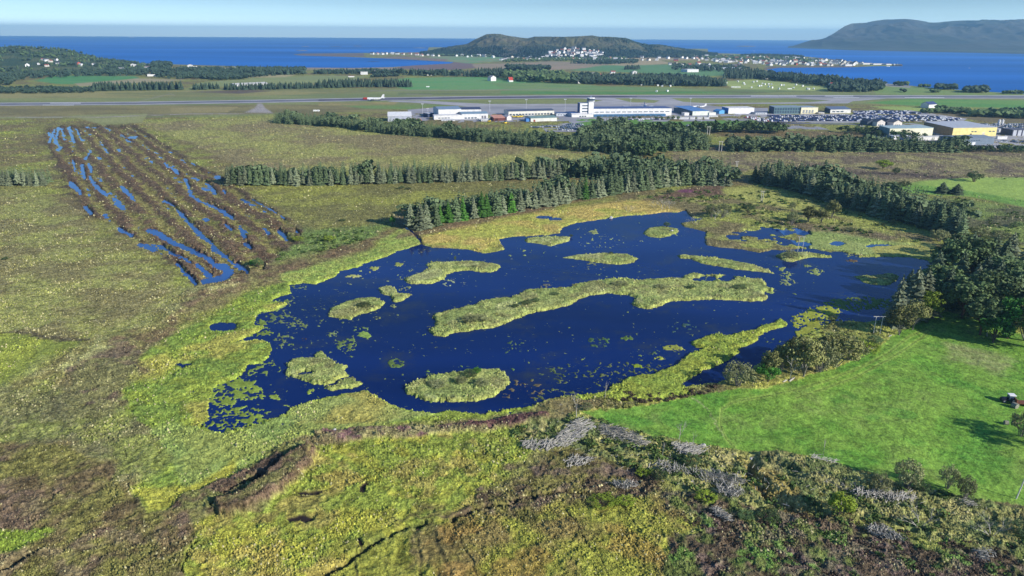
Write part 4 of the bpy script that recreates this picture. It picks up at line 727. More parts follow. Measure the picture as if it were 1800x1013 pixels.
# --- shelterbelts: nearest trees are individuals
rr = random.Random(5)
def line_pts(ln, step, seed=0, off=0.0, jit=.3):
    r = random.Random(seed); W = [gv(a, b) for a, b in ln]; out = []; acc = 0.
    for a, b in zip(W, W[1:]):
        d = b - a; L = d.length; n = Vector((-d.y, d.x, 0)).normalized(); s = acc
        while s < L: out.append(a + d * (s / L) + n * (off + r.uniform(-jit, jit) * step * .5) + d.normalized() * r.uniform(-jit, jit) * step); s += step
        acc = s - L
    return out
words = ['dark green', 'grey green', 'bright green', 'dull olive', 'dark bluish']
def spruce_at(p, h, mk, label, group=None, wf=1.0, name='spruce_tree'):
    return put(name, ('spruce', rr.randrange(6), mk), Vector((p[0], p[1], .3)), h, label, 'tree', group, wf)
Bline = [(722, 402), (745, 403), (770, 395), (800, 389), (840, 382), (883, 376), (943, 366), (985, 358), (1033, 349), (1083, 342), (1133, 334), (1165, 328)]
bp_ = line_pts(Bline, 6.0, 3, 0, .25); brights = {4, 5, 7, 9, 10, 13, 24}
for i, p in enumerate(bp_):
    mk = 'bright' if i in brights else rr.choice(['bluish', 'spruce', 'bluish', 'spruce'])
    spruce_at(p, rr.uniform(11.5, 15.5), mk, '%s spruce, number %d from the left in the front lakeside row' % ({'bright': 'bright green', 'bluish': 'grey green', 'spruce': 'dark green'}[mk], i + 1), 'spruces in the front row by the lake', rr.uniform(1.15, 1.5))
Aline = [(402, 326), (500, 326), (620, 325), (760, 321), (880, 318), (1000, 312), (1065, 305)]
nA = 0
for p in line_pts(Aline, 4.4, 21, 0, .25):
    nA += 1; spruce_at(p, rr.uniform(11, 15), rr.choice(['bluish', 'bluish', 'spruce']), 'slender spruce in the sunlit front row of the long straight shelterbelt', 'spruces in the front row of the long shelterbelt', rr.uniform(.9, 1.3))
stuffm = []; stuffd = []
def lump(pts, h0, h1, lib, dst, wf=(1.0, 1.4), z=.3, seed=3):
    r = random.Random(seed)
    for p in pts: v, f = r.choice(lib); dst.append((v, f, p[0], p[1], z, r.uniform(h0, h1) * 1.1, r.uniform(*wf), r.uniform(0, 6.3)))
for k, off in enumerate((6.5, 12.5)): lump(line_pts(Bline, 5.6, 11 + k, off, .3), 10, 16, LX, stuffm, (1.15, 1.6))
for off in (4.5, 9, 13.5): lump(line_pts(Aline, 4.6, 30 + int(off), off, .3), 9.5, 15.5, LX, stuffm)
for p in line_pts([(-300, 328), (-150, 327), (0, 327), (80, 327)], 4.6, 41, 0, .3): spruce_at(p, rr.uniform(9, 12.5), 'bluish', 'spruce in the short belt at the left edge beside the peat cuttings', 'spruces in the short belt at the left edge', 1.2)
for off in (5, 10, 15): lump(line_pts([(-300, 328), (0, 327), (76, 327)], 4.8, 44 + int(off), off, .3), 9, 12.5, LC, stuffm)
# cluster where the belts meet
for p in line_pts([(1140, 330), (1190, 326), (1240, 325), (1286, 327)], 5.0, 51, 0, .3): spruce_at(p, rr.uniform(12, 15.5), rr.choice(['spruce', 'bluish', 'dark']), 'spruce at the front of the clump where the shelterbelts meet', 'spruces where the shelterbelts meet', 1.4)
cl = scatter([(1000, 312), (1065, 304), (1090, 300), (1160, 306), (1286, 314), (1290, 325), (1240, 323), (1150, 328), (1060, 318)], 5.2, 52); lump(cl, 10, 17, LX, stuffm, (1.2, 1.7))
# right belt
Dline = [(1326, 320), (1400, 336), (1470, 358), (1520, 373), (1560, 385), (1610, 397), (1655, 410), (1690, 424)]
for i, p in enumerate(line_pts(Dline, 5.6, 61, 0, .3)): spruce_at(p, rr.uniform(12, 16.5), rr.choice(['spruce', 'dark', 'spruce', 'bluish']), 'dark spruce along the shaded lake side of the thick belt right of the marsh', 'spruces along the lake side of the right belt', rr.uniform(1.3, 1.7))
pd = scatter([(1340, 312), (1440, 316), (1510, 342), (1600, 366), (1690, 398), (1700, 425), (1655, 409), (1560, 383), (1470, 355), (1400, 333), (1326, 317)], 5.8, 62)
for p in pd:
    if RNG.rand() < .2: spruce_at(p, rr.uniform(12, 16.5), rr.choice(['spruce', 'spruce', 'dark']), 'spruce inside the thick dark belt right of the marsh', 'spruces inside the right belt', rr.uniform(1.3, 1.7))
    else: lump([p], 10, 17, LX, stuffm, (1.3, 1.7), seed=int(p[0]))
# long rows below the airport
lump(scatter([(478, 217), (600, 225), (650, 233), (720, 240), (770, 243), (830, 249), (910, 256), (1010, 265), (1092, 272), (1092, 262), (1010, 254), (910, 245), (830, 238), (770, 232), (700, 229), (600, 217), (500, 210)], 5.6, 71), 7, 13.5, LX + LC, stuffm, (1.1, 1.6))
lump(scatter([(1040, 262), (1092, 272), (1140, 267), (1245, 265), (1248, 254), (1180, 248), (1110, 240), (1040, 236), (1010, 250)], 6.2, 72), 9, 16, LX, stuffm, (1.2, 1.6))
lump(scatter([(1040, 238), (1105, 242), (1100, 228), (1050, 230)], 6.5, 73), 11, 17, LX, stuffm, (1.2, 1.5)); lump(scatter([(1105, 250), (1200, 252), (1190, 240), (1120, 238)], 8, 74), 12, 17, LB, stuffd, (1., 1.3))
lump(scatter([(1280, 267), (1500, 268), (1690, 268), (1690, 262), (1500, 261), (1280, 258)], 6, 75), 8, 15, LX, stuffm, (1.3, 2.0)); lump(scatter([(1690, 268), (1900, 270), (1900, 266), (1690, 263)], 6, 76), 4, 7, LB, stuffd)
lump(scatter([(1200, 234), (1380, 236), (1380, 231), (1230, 228)], 8, 77), 6, 13, LB, stuffd, (1., 1.5)); lump(scatter([(1460, 232), (1540, 232), (1640, 246), (1600, 248), (1520, 238)], 8, 78), 4, 9, LB, stuffd, (1, 1.5))
lump(scatter([(690, 228), (740, 228), (735, 222), (690, 222)], 7, 79), 7, 11, LB, stuffd); lump(scatter([(1090, 255), (1160, 268), (1170, 275), (1120, 280)], 7, 80), 8, 13, LB, stuffd)
merged('shelterbelt', stuffm, ML['spruce'], 'dense massed spruces of the shelterbelts between lake and airport', 'conifer forest'); merged('shelterbelt', stuffd, ML['farleaf'], 'rounded leafy trees massed along the airport edge', 'leafy trees')
# --- far woods beyond the runway, on the hills and round the villages
fw = []; fl = []
for key, n, h0, h1 in (('low wooded hill with scattered houses at the left edge', 5200, 7, 13),):
    XX, YY, ZZ, T, xs = HILLS[key]; k = RNG.randint(0, XX.size, n); dn = fbm(XX, YY, 120, 301)
    for i in k:
        if dn.flat[i] > -.28 and T.flat[i] < 1.15: (fw if rr.random() < .6 else fl).append(((FC if rr.random() < .6 else FB)[rr.randrange(5)][0],) + ((None,)) + (XX.flat[i] + rr.uniform(-4, 4), YY.flat[i] + rr.uniform(-8, 8), ZZ.flat[i] - 1, rr.uniform(h0, h1), rr.uniform(1.2, 1.8), rr.uniform(0, 6)))
def fixf(lst):
    out = []
    for it in lst:
        if it[1] is None:
            for lib in (FC, FB):
                for v, f in lib:
                    if v is it[0]: it = (v, f) + it[2:]
        out.append(it)
    return out
fw = fixf(fw); fl = fixf(fl)
def wood(poly, sp, h0, h1, lib, dst, wf=(1.2, 1.7), seed=1): lump(scatter(poly, sp, seed), h0, h1, lib, dst, wf, seed=seed)
for i, (p, sp, h0, h1, k) in enumerate([([(165, 160.5), (322, 158.5), (322, 156), (165, 157)], 9, 13, 17, 'c'), ([(-300, 166), (90, 165), (165, 163), (165, 158), (90, 156), (-300, 160)], 12, 5, 9, 'b'), ([(340, 159), (385, 157), (385, 155), (340, 156)], 9, 10, 14, 'c'), ([(395, 159), (480, 158), (560, 156), (560, 153), (480, 154), (395, 156)], 10, 9, 13, 'c'), ([(560, 156), (640, 154), (725, 154), (720, 151), (660, 148), (560, 150)], 11, 10, 17, 'c'),
   ([(40, 141), (60, 139), (150, 135), (260, 134), (300, 140), (440, 138), (520, 130), (520, 126), (440, 124), (330, 122), (250, 124), (60, 130), (0, 134), (-200, 140), (-200, 158), (0, 154)], 22, 10, 15, 'm'), ([(262, 124), (300, 122), (300, 116), (270, 116)], 18, 16, 22, 'b'), ([(380, 142), (440, 140), (420, 133), (310, 134)], 17, 10, 14, 'b'),
   ([(415, 132), (535, 132), (535, 126), (420, 125)], 18, 14, 20, 'm'), ([(552, 131), (640, 131), (700, 130), (700, 126), (600, 127), (552, 128)], 16, 10, 14, 'm'), ([(655, 137), (700, 135), (700, 133), (660, 134)], 12, 8, 12, 'b'), ([(700, 133), (880, 137), (880, 133), (700, 129)], 22, 14, 19, 'm'), ([(835, 134), (888, 135), (888, 130), (835, 130)], 15, 16, 21, 'c'), ([(895, 125), (965, 126), (965, 123), (895, 122)], 15, 16, 22, 'm'),
   ([(880, 142), (950, 146), (1010, 148), (1010, 138), (960, 132), (890, 133)], 22, 14, 22, 'b'), ([(1005, 148), (1060, 149), (1130, 151), (1270, 153), (1275, 148), (1200, 139), (1130, 138), (1060, 138), (1000, 136)], 17, 12, 19, 'm'), ([(1130, 148), (1272, 153), (1276, 150), (1180, 146)], 11, 14, 18, 'c'), ([(1098, 123), (1125, 123), (1125, 121), (1098, 121)], 13, 12, 16, 'c'), ([(998, 112), (1060, 114), (1120, 112), (1120, 108), (1060, 109)], 22, 12, 16, 'm'),
   ([(1145, 98.5), (1168, 99), (1168, 97.5), (1145, 97.5)], 16, 16, 22, 'c'), ([(1187, 102), (1220, 103), (1220, 101.5), (1187, 100.5)], 16, 16, 22, 'c'), ([(1272, 138), (1300, 140), (1340, 139), (1340, 130), (1275, 130)], 16, 14, 20, 'c'), ([(1330, 139), (1400, 146), (1440, 152), (1540, 158), (1548, 152), (1440, 141), (1340, 132)], 16, 12, 20, 'm'), ([(1455, 161), (1512, 163), (1552, 160), (1550, 150), (1470, 150)], 13, 10, 17, 'm'),
   ([(1574, 151), (1594, 151.5), (1594, 150), (1574, 150)], 9, 9, 13, 'b'), ([(1615, 154), (1634, 154.5), (1634, 153), (1615, 153)], 10, 7, 10, 'b'), ([(1645, 157), (1677, 159), (1677, 156), (1645, 155)], 10, 9, 14, 'b'), ([(1695, 163), (1732, 164), (1732, 160), (1695, 160)], 10, 11, 16, 'b'), ([(1763, 166), (1795, 166), (1795, 164), (1763, 164)], 10, 6, 9, 'b'), ([(1584, 163), (1592, 163), (1592, 161), (1584, 161)], 8, 7, 9, 'b'), ([(1636, 163), (1650, 164), (1650, 162), (1636, 162)], 8, 7, 9, 'b'),
   ([(1645, 199), (1700, 202), (1700, 197), (1650, 194)], 9, 6, 10, 'b'), ([(1706, 206), (1726, 206), (1726, 202), (1706, 202)], 8, 9, 12, 'b'), ([(1735, 206), (1800, 210), (1900, 210), (1900, 200), (1740, 199)], 9, 8, 12, 'b'), ([(1618, 200), (1640, 201), (1640, 197), (1618, 197)], 8, 5, 8, 'b'), ([(1230, 104), (1300, 106), (1440, 112), (1440, 106), (1330, 100), (1240, 100)], 34, 9, 14, 'b'), ([(1180, 114), (1300, 118), (1320, 122), (1280, 128), (1180, 124)], 28, 8, 14, 'm'), ([(1300, 99.5), (1330, 100.5), (1410, 103), (1410, 101), (1330, 98)], 18, 12, 18, 'm'), ([(880, 110), (1000, 108), (1100, 106), (1100, 102), (900, 104)], 30, 8, 12, 'b'), ([(760, 98), (870, 101), (870, 96), (760, 95)], 28, 8, 12, 'b')]):
    if k == 'm': wood(p, sp, h0, h1, FC + FB, fw, seed=400 + i)
    else: wood(p, sp, h0, h1, FC if k == 'c' else FB, fw if k == 'c' or rr.random() < .4 else fl, seed=400 + i)
merged('distant_conifers', fw, ML['far'], 'dark distant woods beyond the runway and over the low hill', 'far woods'); merged('distant_trees', fl, ML['farleaf'], 'greener rounded trees among the distant woods and houses', 'far woods')
#@@AIR
# ------------------------------------------------------------------ airport surfaces
M_asph = mat('asphalt', S(118, 120, 130), .9, scale=.03, var=.12); M_conc = mat('concrete', S(172, 170, 172), .9, scale=.03, var=.1); M_apron = mat('apron_concrete', S(160, 160, 166), .9, scale=.02, var=.10)
M_dark = mat('dark_asphalt', S(96, 94, 112), .9, scale=.02, var=.2); M_paint = mat('white_paint', (.62, .62, .62), .7, var=.05); M_gravel = mat('gravel', S(186, 180, 176), .95, scale=.3, var=.2)
def strip(name, mid, w0, w1, z, m, label):
    pts = [(x, y - w0) for x, y in mid] + [(x, y + w1) for x, y in reversed(mid)]; return tag(sheet(name, pts, z, m), label, kind='structure')
rw = [(-700, 188.5), (0, 183.3), (240, 181.5), (450, 178.2), (650, 174.4), (850, 171.4), (1000, 170), (1340, 169.8), (1560, 170.2), (1800, 170.5), (2500, 172)]
strip('runway', rw, 2.6, 3.0, .62, M_conc, 'long pale edged runway running across the plain'); strip('runway_asphalt', rw, 1.2, 1.3, .72, M_asph, 'grey worn asphalt middle of the runway')
strip('touchdown_zone', [(560, 176), (650, 174.4), (850, 171.4), (1000, 170), (1120, 169.9)], 1.2, 1.6, .82, M_dark, 'dark rubber stained stretch of the runway by the jet')
def grd(name, pts, z, m, label): return tag(sheet(name, pts, z, m), label, kind='structure')
for i, (a, b, y) in enumerate([(88, 142, 181.5), (75, 130, 184.9), (1320, 1400, 169.2), (1450, 1500, 169.0), (1465, 1510, 172.0), (1590, 1660, 172.0)]): grd('touchdown_marking', [(a, y - .5), (b, y - .5), (b, y + .5), (a, y + .5)], .86, M_paint, 'pale painted bar on the runway')
grd('taxiway', [(690, 177.2), (740, 177), (860, 183), (1020, 182.6), (1060, 177), (1020, 173), (1080, 173), (1110, 180), (1150, 181), (1160, 177), (1110, 173), (1180, 173), (1200, 179), (1240, 181.5), (1420, 180), (1460, 177), (1400, 173.2), (1560, 173.6), (1500, 178), (1490, 182), (1300, 183), (1235, 184), (1000, 186), (900, 188), (820, 187), (740, 181.5), (680, 178.8)], .66, M_conc, 'pale taxiway looping between runway and apron')
grd('apron', [(716, 193), (760, 189.6), (830, 186.8), (1000, 185.5), (1235, 183.8), (1260, 187), (1300, 190), (1350, 190), (1350, 201), (1320, 203), (1240, 206), (1000, 206), (1000, 213), (700, 217), (690, 213), (724, 206)], .58, M_apron, 'wide grey apron around the airport buildings')
grd('car_park', [(950, 222), (1000, 216), (1000, 206), (1080, 207), (1320, 208), (1312, 212), (1180, 214), (1040, 213), (1010, 217), (1050, 232), (960, 232)], .60, M_apron, 'grey forecourt and parking before the terminal')
grd('car_park', [(1290, 203), (1350, 200), (1500, 201), (1500, 195), (1600, 194), (1700, 209), (1690, 215), (1560, 214), (1500, 216), (1340, 216), (1310, 211)], .59, M_conc, 'large car park packed with cars right of the terminal')
grd('car_park', [(1690, 216), (1900, 218), (1900, 262), (1690, 260), (1660, 250), (1540, 244), (1520, 226), (1560, 224), (1500, 222), (1520, 218)], .59, M_conc, 'industrial yard and parking around the yellow hall')
grd('access_road', [(1296, 205), (1330, 214), (1345, 219), (1420, 218), (1520, 220), (1520, 217.6), (1420, 216.4), (1352, 217), (1338, 214), (1306, 204.5)], .63, M_asph, 'grey access road curving past the long car park')
grd('lay_by', [(1368, 222), (1400, 221), (1440, 223), (1458, 228), (1380, 227)], .61, M_apron, 'pale paved lay-by behind the bushes')
grd('access_road', [(1190, 225), (1250, 222.5), (1300, 222.5), (1300, 225), (1250, 226)], .61, M_apron, 'narrow paved strip with parked cars below the lawn')
grd('road', [(-700, 215), (0, 206.4), (180, 206), (330, 200.5), (430, 200), (430, 200.5), (330, 201), (180, 206.6), (0, 207), (-700, 216)], .60, M_gravel, 'thin pale perimeter road')
# ------------------------------------------------------------------ buildings
MB_ = {}
def bm_(c, rough=.7):
    if c not in MB_: MB_[c] = mat('facade_%d_%d_%d' % c, S(*c), rough, scale=.3, var=.07)
    return MB_[c]
WH = (228, 228, 228)
M_win = bpy.data.materials.new('window_glass'); M_win.use_nodes = True; _b = M_win.node_tree.nodes['Principled BSDF']; _b.inputs['Base Color'].default_value = (.05, .08, .12, 1); _b.inputs['Roughness'].default_value = .15
def ztop(px, py, pyt):
    g = gv(px, py); d = ray(float(px), float(pyt)); return H + d[2] / d[1] * g.y
def poly3(verts, faces, name, m, parent):
    me = bpy.data.meshes.new(name); me.from_pydata([tuple(v) for v in verts], [], faces); me.materials.append(m); return link(name, me, parent)
def building(name, label, cat, FL, FR, ytop, depth=None, BL=None, roof='flat', rise=2.0, wall=WH, rc=(150, 154, 160), wins=None, doors=None, side=None, over=.25, winc=None):
    a = gv(*FL); b = gv(*FR); u = (b - a); W = u.length; u.normalize(); n = Vector((-u.y, u.x, 0))
    if BL: k = gv(*BL) - a
    else: k = n * depth
    h = ztop(FL[0], FL[1], ytop) - .5
    root = empty(name, (a.x, a.y, .5)); tag(root, label, cat)
    A, B, Cc, D = Vector((0, 0, 0)), b - a, b - a + k, k; up = Vector((0, 0, h)); A.z = B.z = Cc.z = D.z = 0; low = Vector((0, 0, -1))
    V_ = [A + low, B + low, Cc + low, D + low, A + up, B + up, Cc + up, D + up]
    F_ = [(0, 1, 5, 4), (1, 2, 6, 5), (2, 3, 7, 6), (4, 5, 6, 7)]
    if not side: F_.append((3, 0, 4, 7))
    e = Vector((0, 0, rise))
    if roof == 'gabley':    # ridge runs away from the camera
        m1 = (A + B) / 2 + up + e; m2 = (Cc + D) / 2 + up + e; V_ += [m1, m2]; F_ += [(4, 5, 8), (6, 7, 9)]
    if roof == 'gablex':
        m1 = (A + D) / 2 + up + e; m2 = (B + Cc) / 2 + up + e; V_ += [m1, m2]; F_ += [(7, 4, 8), (5, 6, 9)]
    poly3(V_, F_, 'wall', bm_(wall), root)
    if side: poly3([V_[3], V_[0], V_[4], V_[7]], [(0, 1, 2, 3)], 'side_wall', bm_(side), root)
    o = Vector((0, 0, .12)); ku = k.normalized() * over; uu = u * over; c4 = [A + up + o - ku - uu, B + up + o - ku + uu, Cc + up + o + ku + uu, D + up + o + ku - uu]; th = Vector((0, 0, .3))
    if roof == 'flat': R_ = c4 + [c + th for c in c4]; rf = [(4, 5, 6, 7), (0, 1, 5, 4), (1, 2, 6, 5), (2, 3, 7, 6), (3, 0, 4, 7)]
    elif roof == 'shed': R_ = [c4[0], c4[1], c4[2] + e, c4[3] + e]; R_ += [c + th for c in R_]; rf = [(4, 5, 6, 7), (0, 1, 5, 4), (1, 2, 6, 5), (2, 3, 7, 6), (3, 0, 4, 7)]
    elif roof == 'gabley': r1 = (c4[0] + c4[1]) / 2 + e; r2 = (c4[2] + c4[3]) / 2 + e; R_ = c4 + [r1, r2]; R_ += [c + th for c in R_]; rf = [(6, 10, 11, 9), (10, 7, 8, 11), (0, 4, 10, 6), (4, 1, 7, 10), (0, 6, 9, 3), (1, 2, 8, 7)]
    else: r1 = (c4[0] + c4[3]) / 2 + e; r2 = (c4[1] + c4[2]) / 2 + e; R_ = c4 + [r1, r2]; R_ += [c + th for c in R_]; rf = [(6, 7, 11, 10), (10, 11, 8, 9), (0, 6, 10, 4), (4, 10, 9, 3), (0, 1, 7, 6), (1, 5, 11, 7), (5, 2, 8, 11)]
    poly3(R_, rf, 'roof', bm_(rc), root)
    pr = -n * .06
    def rect(nm, u0, u1, v0, v1, m):
        p = [A + (B - A) * u0 + Vector((0, 0, h * v0)) + pr, A + (B - A) * u1 + Vector((0, 0, h * v0)) + pr, A + (B - A) * u1 + Vector((0, 0, h * v1)) + pr, A + (B - A) * u0 + Vector((0, 0, h * v1)) + pr]
        q_ = [v - pr * .9 for v in p]; poly3(p + q_, [(0, 1, 2, 3), (0, 4, 5, 1), (1, 5, 6, 2), (2, 6, 7, 3), (3, 7, 4, 0)], nm, m, root)
    for (u0, u1, v0, v1, nn) in (wins or []):
        for i in range(nn):
            s = (u1 - u0) / nn; rect('window', u0 + i * s, u0 + i * s + s * (.72 if nn > 1 else 1), v0, v1, bm_(winc) if winc else M_win)
    for (u0, u1, v0, v1, nn, c) in (doors or []):
        for i in range(nn): s = (u1 - u0) / nn; rect('door', u0 + i * s, u0 + i * s + s * .7, v0, v1, bm_(c))
    return root
bd = building
bd('storage_hall', 'grey hall with white roof standing alone left of the hangars', 'hall', (682, 214), (724, 213.5), 204.5, 30, roof='shed', rise=2.5, wall=(176, 182, 196), rc=(240, 240, 240))
bd('hangar', 'big white hangar under a pale blue grey roof', 'hangar', (771, 208), (811, 207), 193, 42, roof='gablex', rise=2, rc=(124, 146, 172), wins=[(.1, .8, .12, .2, 3)])
bd('hangar_annex', 'low white annex along the front of the big hangar', 'annex', (763, 211), (812, 210), 203.6, 12, rc=(214, 216, 220), wins=[(.15, .6, .3, .5, 4)])
bd('hangar', 'white hangar with dark blue roof beside the pale roofed one', 'hangar', (811, 205), (846, 204.5), 193, 34, roof='gablex', rise=1.6, rc=(66, 76, 106))
bd('workshop', 'white workshop with light blue roof before the dark roofed hangar', 'workshop', (812, 210), (858, 209), 201, 30, roof='gablex', rise=1.5, rc=(130, 156, 176), wins=[(.1, .6, .1, .35, 4)], doors=[(.75, .95, 0, .6, 2, (120, 120, 130))])
bd('shed', 'small dark blue shed at the left end of the hangars', 'shed', (752, 207), (763, 206), 200, 10, wall=(52, 66, 96), rc=(200, 205, 215))
bd('house', 'small white house with reddish roof behind the tree belt', 'house', (732, 219), (742, 218.5), 213, 9, roof='gablex', rise=2.2, rc=(178, 140, 132))
bd('fire_station', 'low building with salmon roof and dark red doors', 'building', (868, 213), (888, 212.5), 208, 20, roof='shed', rise=2, wall=(110, 62, 60), rc=(206, 150, 130), doors=[(.1, .5, 0, .8, 1, (70, 30, 34))])
bd('house', 'little white gabled house left of the yellow machines', 'house', (891, 212), (899, 211.5), 206.5, 10, roof='gabley', rise=2.4, wall=(224, 218, 222), rc=(200, 196, 200))
bd('long_hall', 'long low hall with slate roof on the apron', 'hall', (894, 204), (974, 202), 196.5, 26, roof='gablex', rise=1.6, wall=(226, 224, 214), rc=(86, 96, 118), wins=[(.02, .98, .1, .45, 14)])
bd('maintenance_hall', 'white hall with grey green roof before the long hall', 'hall', (933, 214.5), (979, 213), 208.5, 24, roof='gablex', rise=1.8, wall=(222, 224, 218), rc=(120, 148, 146), doors=[(.1, .2, 0, .6, 1, (150, 80, 60))])
bd('container', 'bright blue container left of the grey green roofed hall', 'container', (925, 214.5), (932.5, 214.2), 209.5, 6, wall=(76, 138, 208), rc=(70, 120, 190))
bd('cargo_building', 'low blue and white building joined to the left of the tower block', 'building', (1004, 205.5), (1020, 205), 199.5, 22, wall=(226, 228, 232), rc=(76, 106, 166))
bd('entrance_wing', 'low white wing at the foot of the tower block', 'building', (1005, 206.5), (1043, 206), 201.5, 6, wall=(234, 234, 234), rc=(210, 212, 216), wins=[(.35, .7, .1, .5, 3)])
bd('tower_block', 'white four storey block carrying the control cabin', 'building', (1019, 205), (1034, 204.8), 182, 14, wall=(232, 232, 234), rc=(180, 184, 196), side=(72, 92, 140), wins=[(.25, .98, .12, .2, 1), (.25, .98, .34, .42, 1), (.25, .98, .56, .64, 1), (.25, .98, .78, .86, 1)])
tw = bd('control_tower', 'white shaft and dark glazed cabin of the airport control tower', 'control tower', (1034.2, 205), (1043, 204.9), 180, 12, wall=(238, 238, 240), rc=(210, 212, 216))
zz0 = ztop(1040, 205, 180)
def ringbox(cx, cy, z0, z1, r0, r1, n=8):
    g = G(); vs = []
    for z, r in ((z0, r0), (z1, r1)):
        for i in range(n): a = math.pi / n + 2 * math.pi * i / n; vs.append((cx + r * math.cos(a), cy + r * math.sin(a), z))
    vs += [(cx, cy, z0), (cx, cy, z1)]; g.v = vs
    for i in range(n): g.f += [(i, (i + 1) % n, n + (i + 1) % n, n + i), (2 * n, (i + 1) % n, i), (2 * n + 1, n + i, n + (i + 1) % n)]
    return g
for nm, z0, z1, r0, r1, m in (('gallery', 0, 1.6, 5.4, 6.6, bm_(WH)), ('cabin_glass', 1.6, 4.6, 5.2, 6.0, M_win), ('cabin_roof', 4.6, 5.8, 6.4, 6.0, bm_(WH)), ('antenna_base', 5.8, 8.6, .7, .3, bm_((150, 160, 190)))):
    link(nm, ringbox(3.2, 6, z0 + zz0 - .2, z1 + zz0 - .2, r0, r1).mesh(nm, m), tw)
bd('terminal', 'long white two storey terminal with a row of windows', 'airport terminal', (1043.4, 204.6), (1180, 203.4), 191.6, 30, wall=(238, 238, 240), rc=(82, 100, 146), wins=[(.01, .99, .50, .60, 14)])
bd('canopy', 'low blue canopy along the terminal front', 'canopy', (1044, 205.8), (1170, 204.6), 202.2, 5, wall=(70, 116, 158), rc=(98, 142, 176), wins=[(.05, .95, .1, .6, 12)])
for x0 in (1095, 1126, 1150): bd('roof_plant', {1095: 'white boxy plant room on the terminal roof, the leftmost', 1126: 'grey plant room behind the middle of the terminal roof', 1150: 'long plant room at the right end of the terminal roof'}[x0], 'plant room', (x0, 198), (x0 + 9 + (x0 > 1140) * 12, 198), 187.5 + (x0 > 1100), 8, wall=(222, 222, 226), rc=(190, 192, 200))
bd('service_hall', 'pale green service hall with bright blue roof right of the terminal', 'hall', (1217, 203.5), (1246, 202.8), 196, 60, roof='shed', rise=2, wall=(220, 228, 218), rc=(92, 136, 192), side=(92, 110, 124))
bd('service_hall', 'low white extension at the right of the blue roofed hall', 'hall', (1246.4, 203), (1258, 202.6), 198.6, 20, wall=(226, 230, 220), rc=(214, 216, 212)); bd('kiosk', 'small white kiosk between terminal and blue roofed hall', 'kiosk', (1203, 203.6), (1211, 203.4), 199, 9, rc=(220, 220, 220))
bd('cargo_hall', 'long plain white cargo hall with blue left end', 'hall', (1280, 200.5), (1325, 200), 190.5, 24, wall=(240, 240, 240), rc=(222, 222, 222), side=(84, 140, 206))
bd('tent_hall', 'bright blue low tent hall left of the white cargo hall', 'tent', (1264, 200.5), (1275, 200), 196, 14, roof='gabley', rise=2, wall=(96, 170, 220), rc=(84, 150, 210))
bd('glass_hall', 'teal glazed hall with dark gable end above the car park', 'hall', (1360, 200.6), (1407, 200), 189, 30, wall=(92, 124, 132), rc=(140, 158, 170), BL=(1351, 197.5), side=(58, 72, 98), wins=[(.02, .98, .1, .45, 10), (.02, .98, .55, .9, 10)])
bd('garage_hall', 'cream hall with four tall grey gates beside the glass hall', 'hall', (1407.4, 200.2), (1437, 199.8), 189.4, 26, wall=(238, 230, 196), rc=(150, 166, 178), doors=[(.1, .8, .08, .6, 4, (150, 156, 160))])
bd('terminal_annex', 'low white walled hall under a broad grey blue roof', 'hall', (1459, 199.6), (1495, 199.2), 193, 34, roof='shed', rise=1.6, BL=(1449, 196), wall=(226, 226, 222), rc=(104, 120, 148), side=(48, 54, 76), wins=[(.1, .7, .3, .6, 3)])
for i, (x0, x1, yb, yt, wc, rc_, lb_) in enumerate([(1524, 1540, 221, 215, (66, 80, 98), (62, 70, 84), 'dark gabled house at the left of the tight row'), (1541, 1555, 222.5, 215, (226, 220, 214), (104, 108, 116), 'white gabled house second in the tight row'), (1556, 1569, 220, 214, (74, 84, 104), (70, 76, 92), 'dark gabled house third in the tight row'), (1570, 1585, 222, 216, (232, 226, 214), (120, 120, 124), 'cream gabled house at the right of the tight row')]):
    bd('row_house', lb_, 'house', (x0, yb), (x1, yb - .2), yt, 16, roof='gabley', rise=3, wall=wc, rc=rc_, wins=[(.15, .85, .2, .45, 3)])
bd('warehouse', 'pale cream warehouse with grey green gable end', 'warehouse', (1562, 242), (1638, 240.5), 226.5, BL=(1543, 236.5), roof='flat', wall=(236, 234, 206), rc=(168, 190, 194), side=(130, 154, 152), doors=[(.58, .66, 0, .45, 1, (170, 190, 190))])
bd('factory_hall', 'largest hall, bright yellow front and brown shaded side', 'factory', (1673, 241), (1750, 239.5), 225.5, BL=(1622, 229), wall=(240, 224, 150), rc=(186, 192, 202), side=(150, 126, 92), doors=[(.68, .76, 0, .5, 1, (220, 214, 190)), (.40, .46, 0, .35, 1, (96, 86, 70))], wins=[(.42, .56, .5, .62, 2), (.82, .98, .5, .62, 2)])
for i in range(5): bd('skylight', 'raised rooflight on the yellow hall, number %s from the front' % ['one', 'two', 'three', 'four', 'five'][i], 'rooflight', (1690 - i * 8, 236 - i * 2.0), (1742 - i * 8, 235.2 - i * 2.0), 223.0 - i * 1.5, 3, wall=(214, 218, 226), rc=(224, 228, 234))
bd('office_row', 'low white shed row in front of the cream warehouse, left one', 'shed', (1571, 246), (1599, 245), 240, 8, wall=(232, 232, 236), rc=(206, 210, 216)); bd('office_row', 'long low white shed before the cream warehouse', 'shed', (1600, 247), (1664, 246), 241.5, 8, wall=(236, 236, 232), rc=(220, 220, 216))
bd('grey_hall', 'blue grey hall with white gates behind the hedge', 'hall', (1686, 256.5), (1746, 254), 245.5, 28, roof='gablex', rise=1.5, wall=(112, 128, 146), rc=(132, 146, 160), doors=[(.22, .5, 0, .5, 2, (220, 224, 228))], wins=[(.24, .6, .68, .8, 5)])
bd('parking_deck', 'dark low building with pale posts at the right edge', 'building', (1778, 239), (1815, 239), 229, 20, wall=(58, 60, 82), rc=(96, 98, 112), doors=[(.05, .95, 0, .98, 4, (200, 204, 214))])
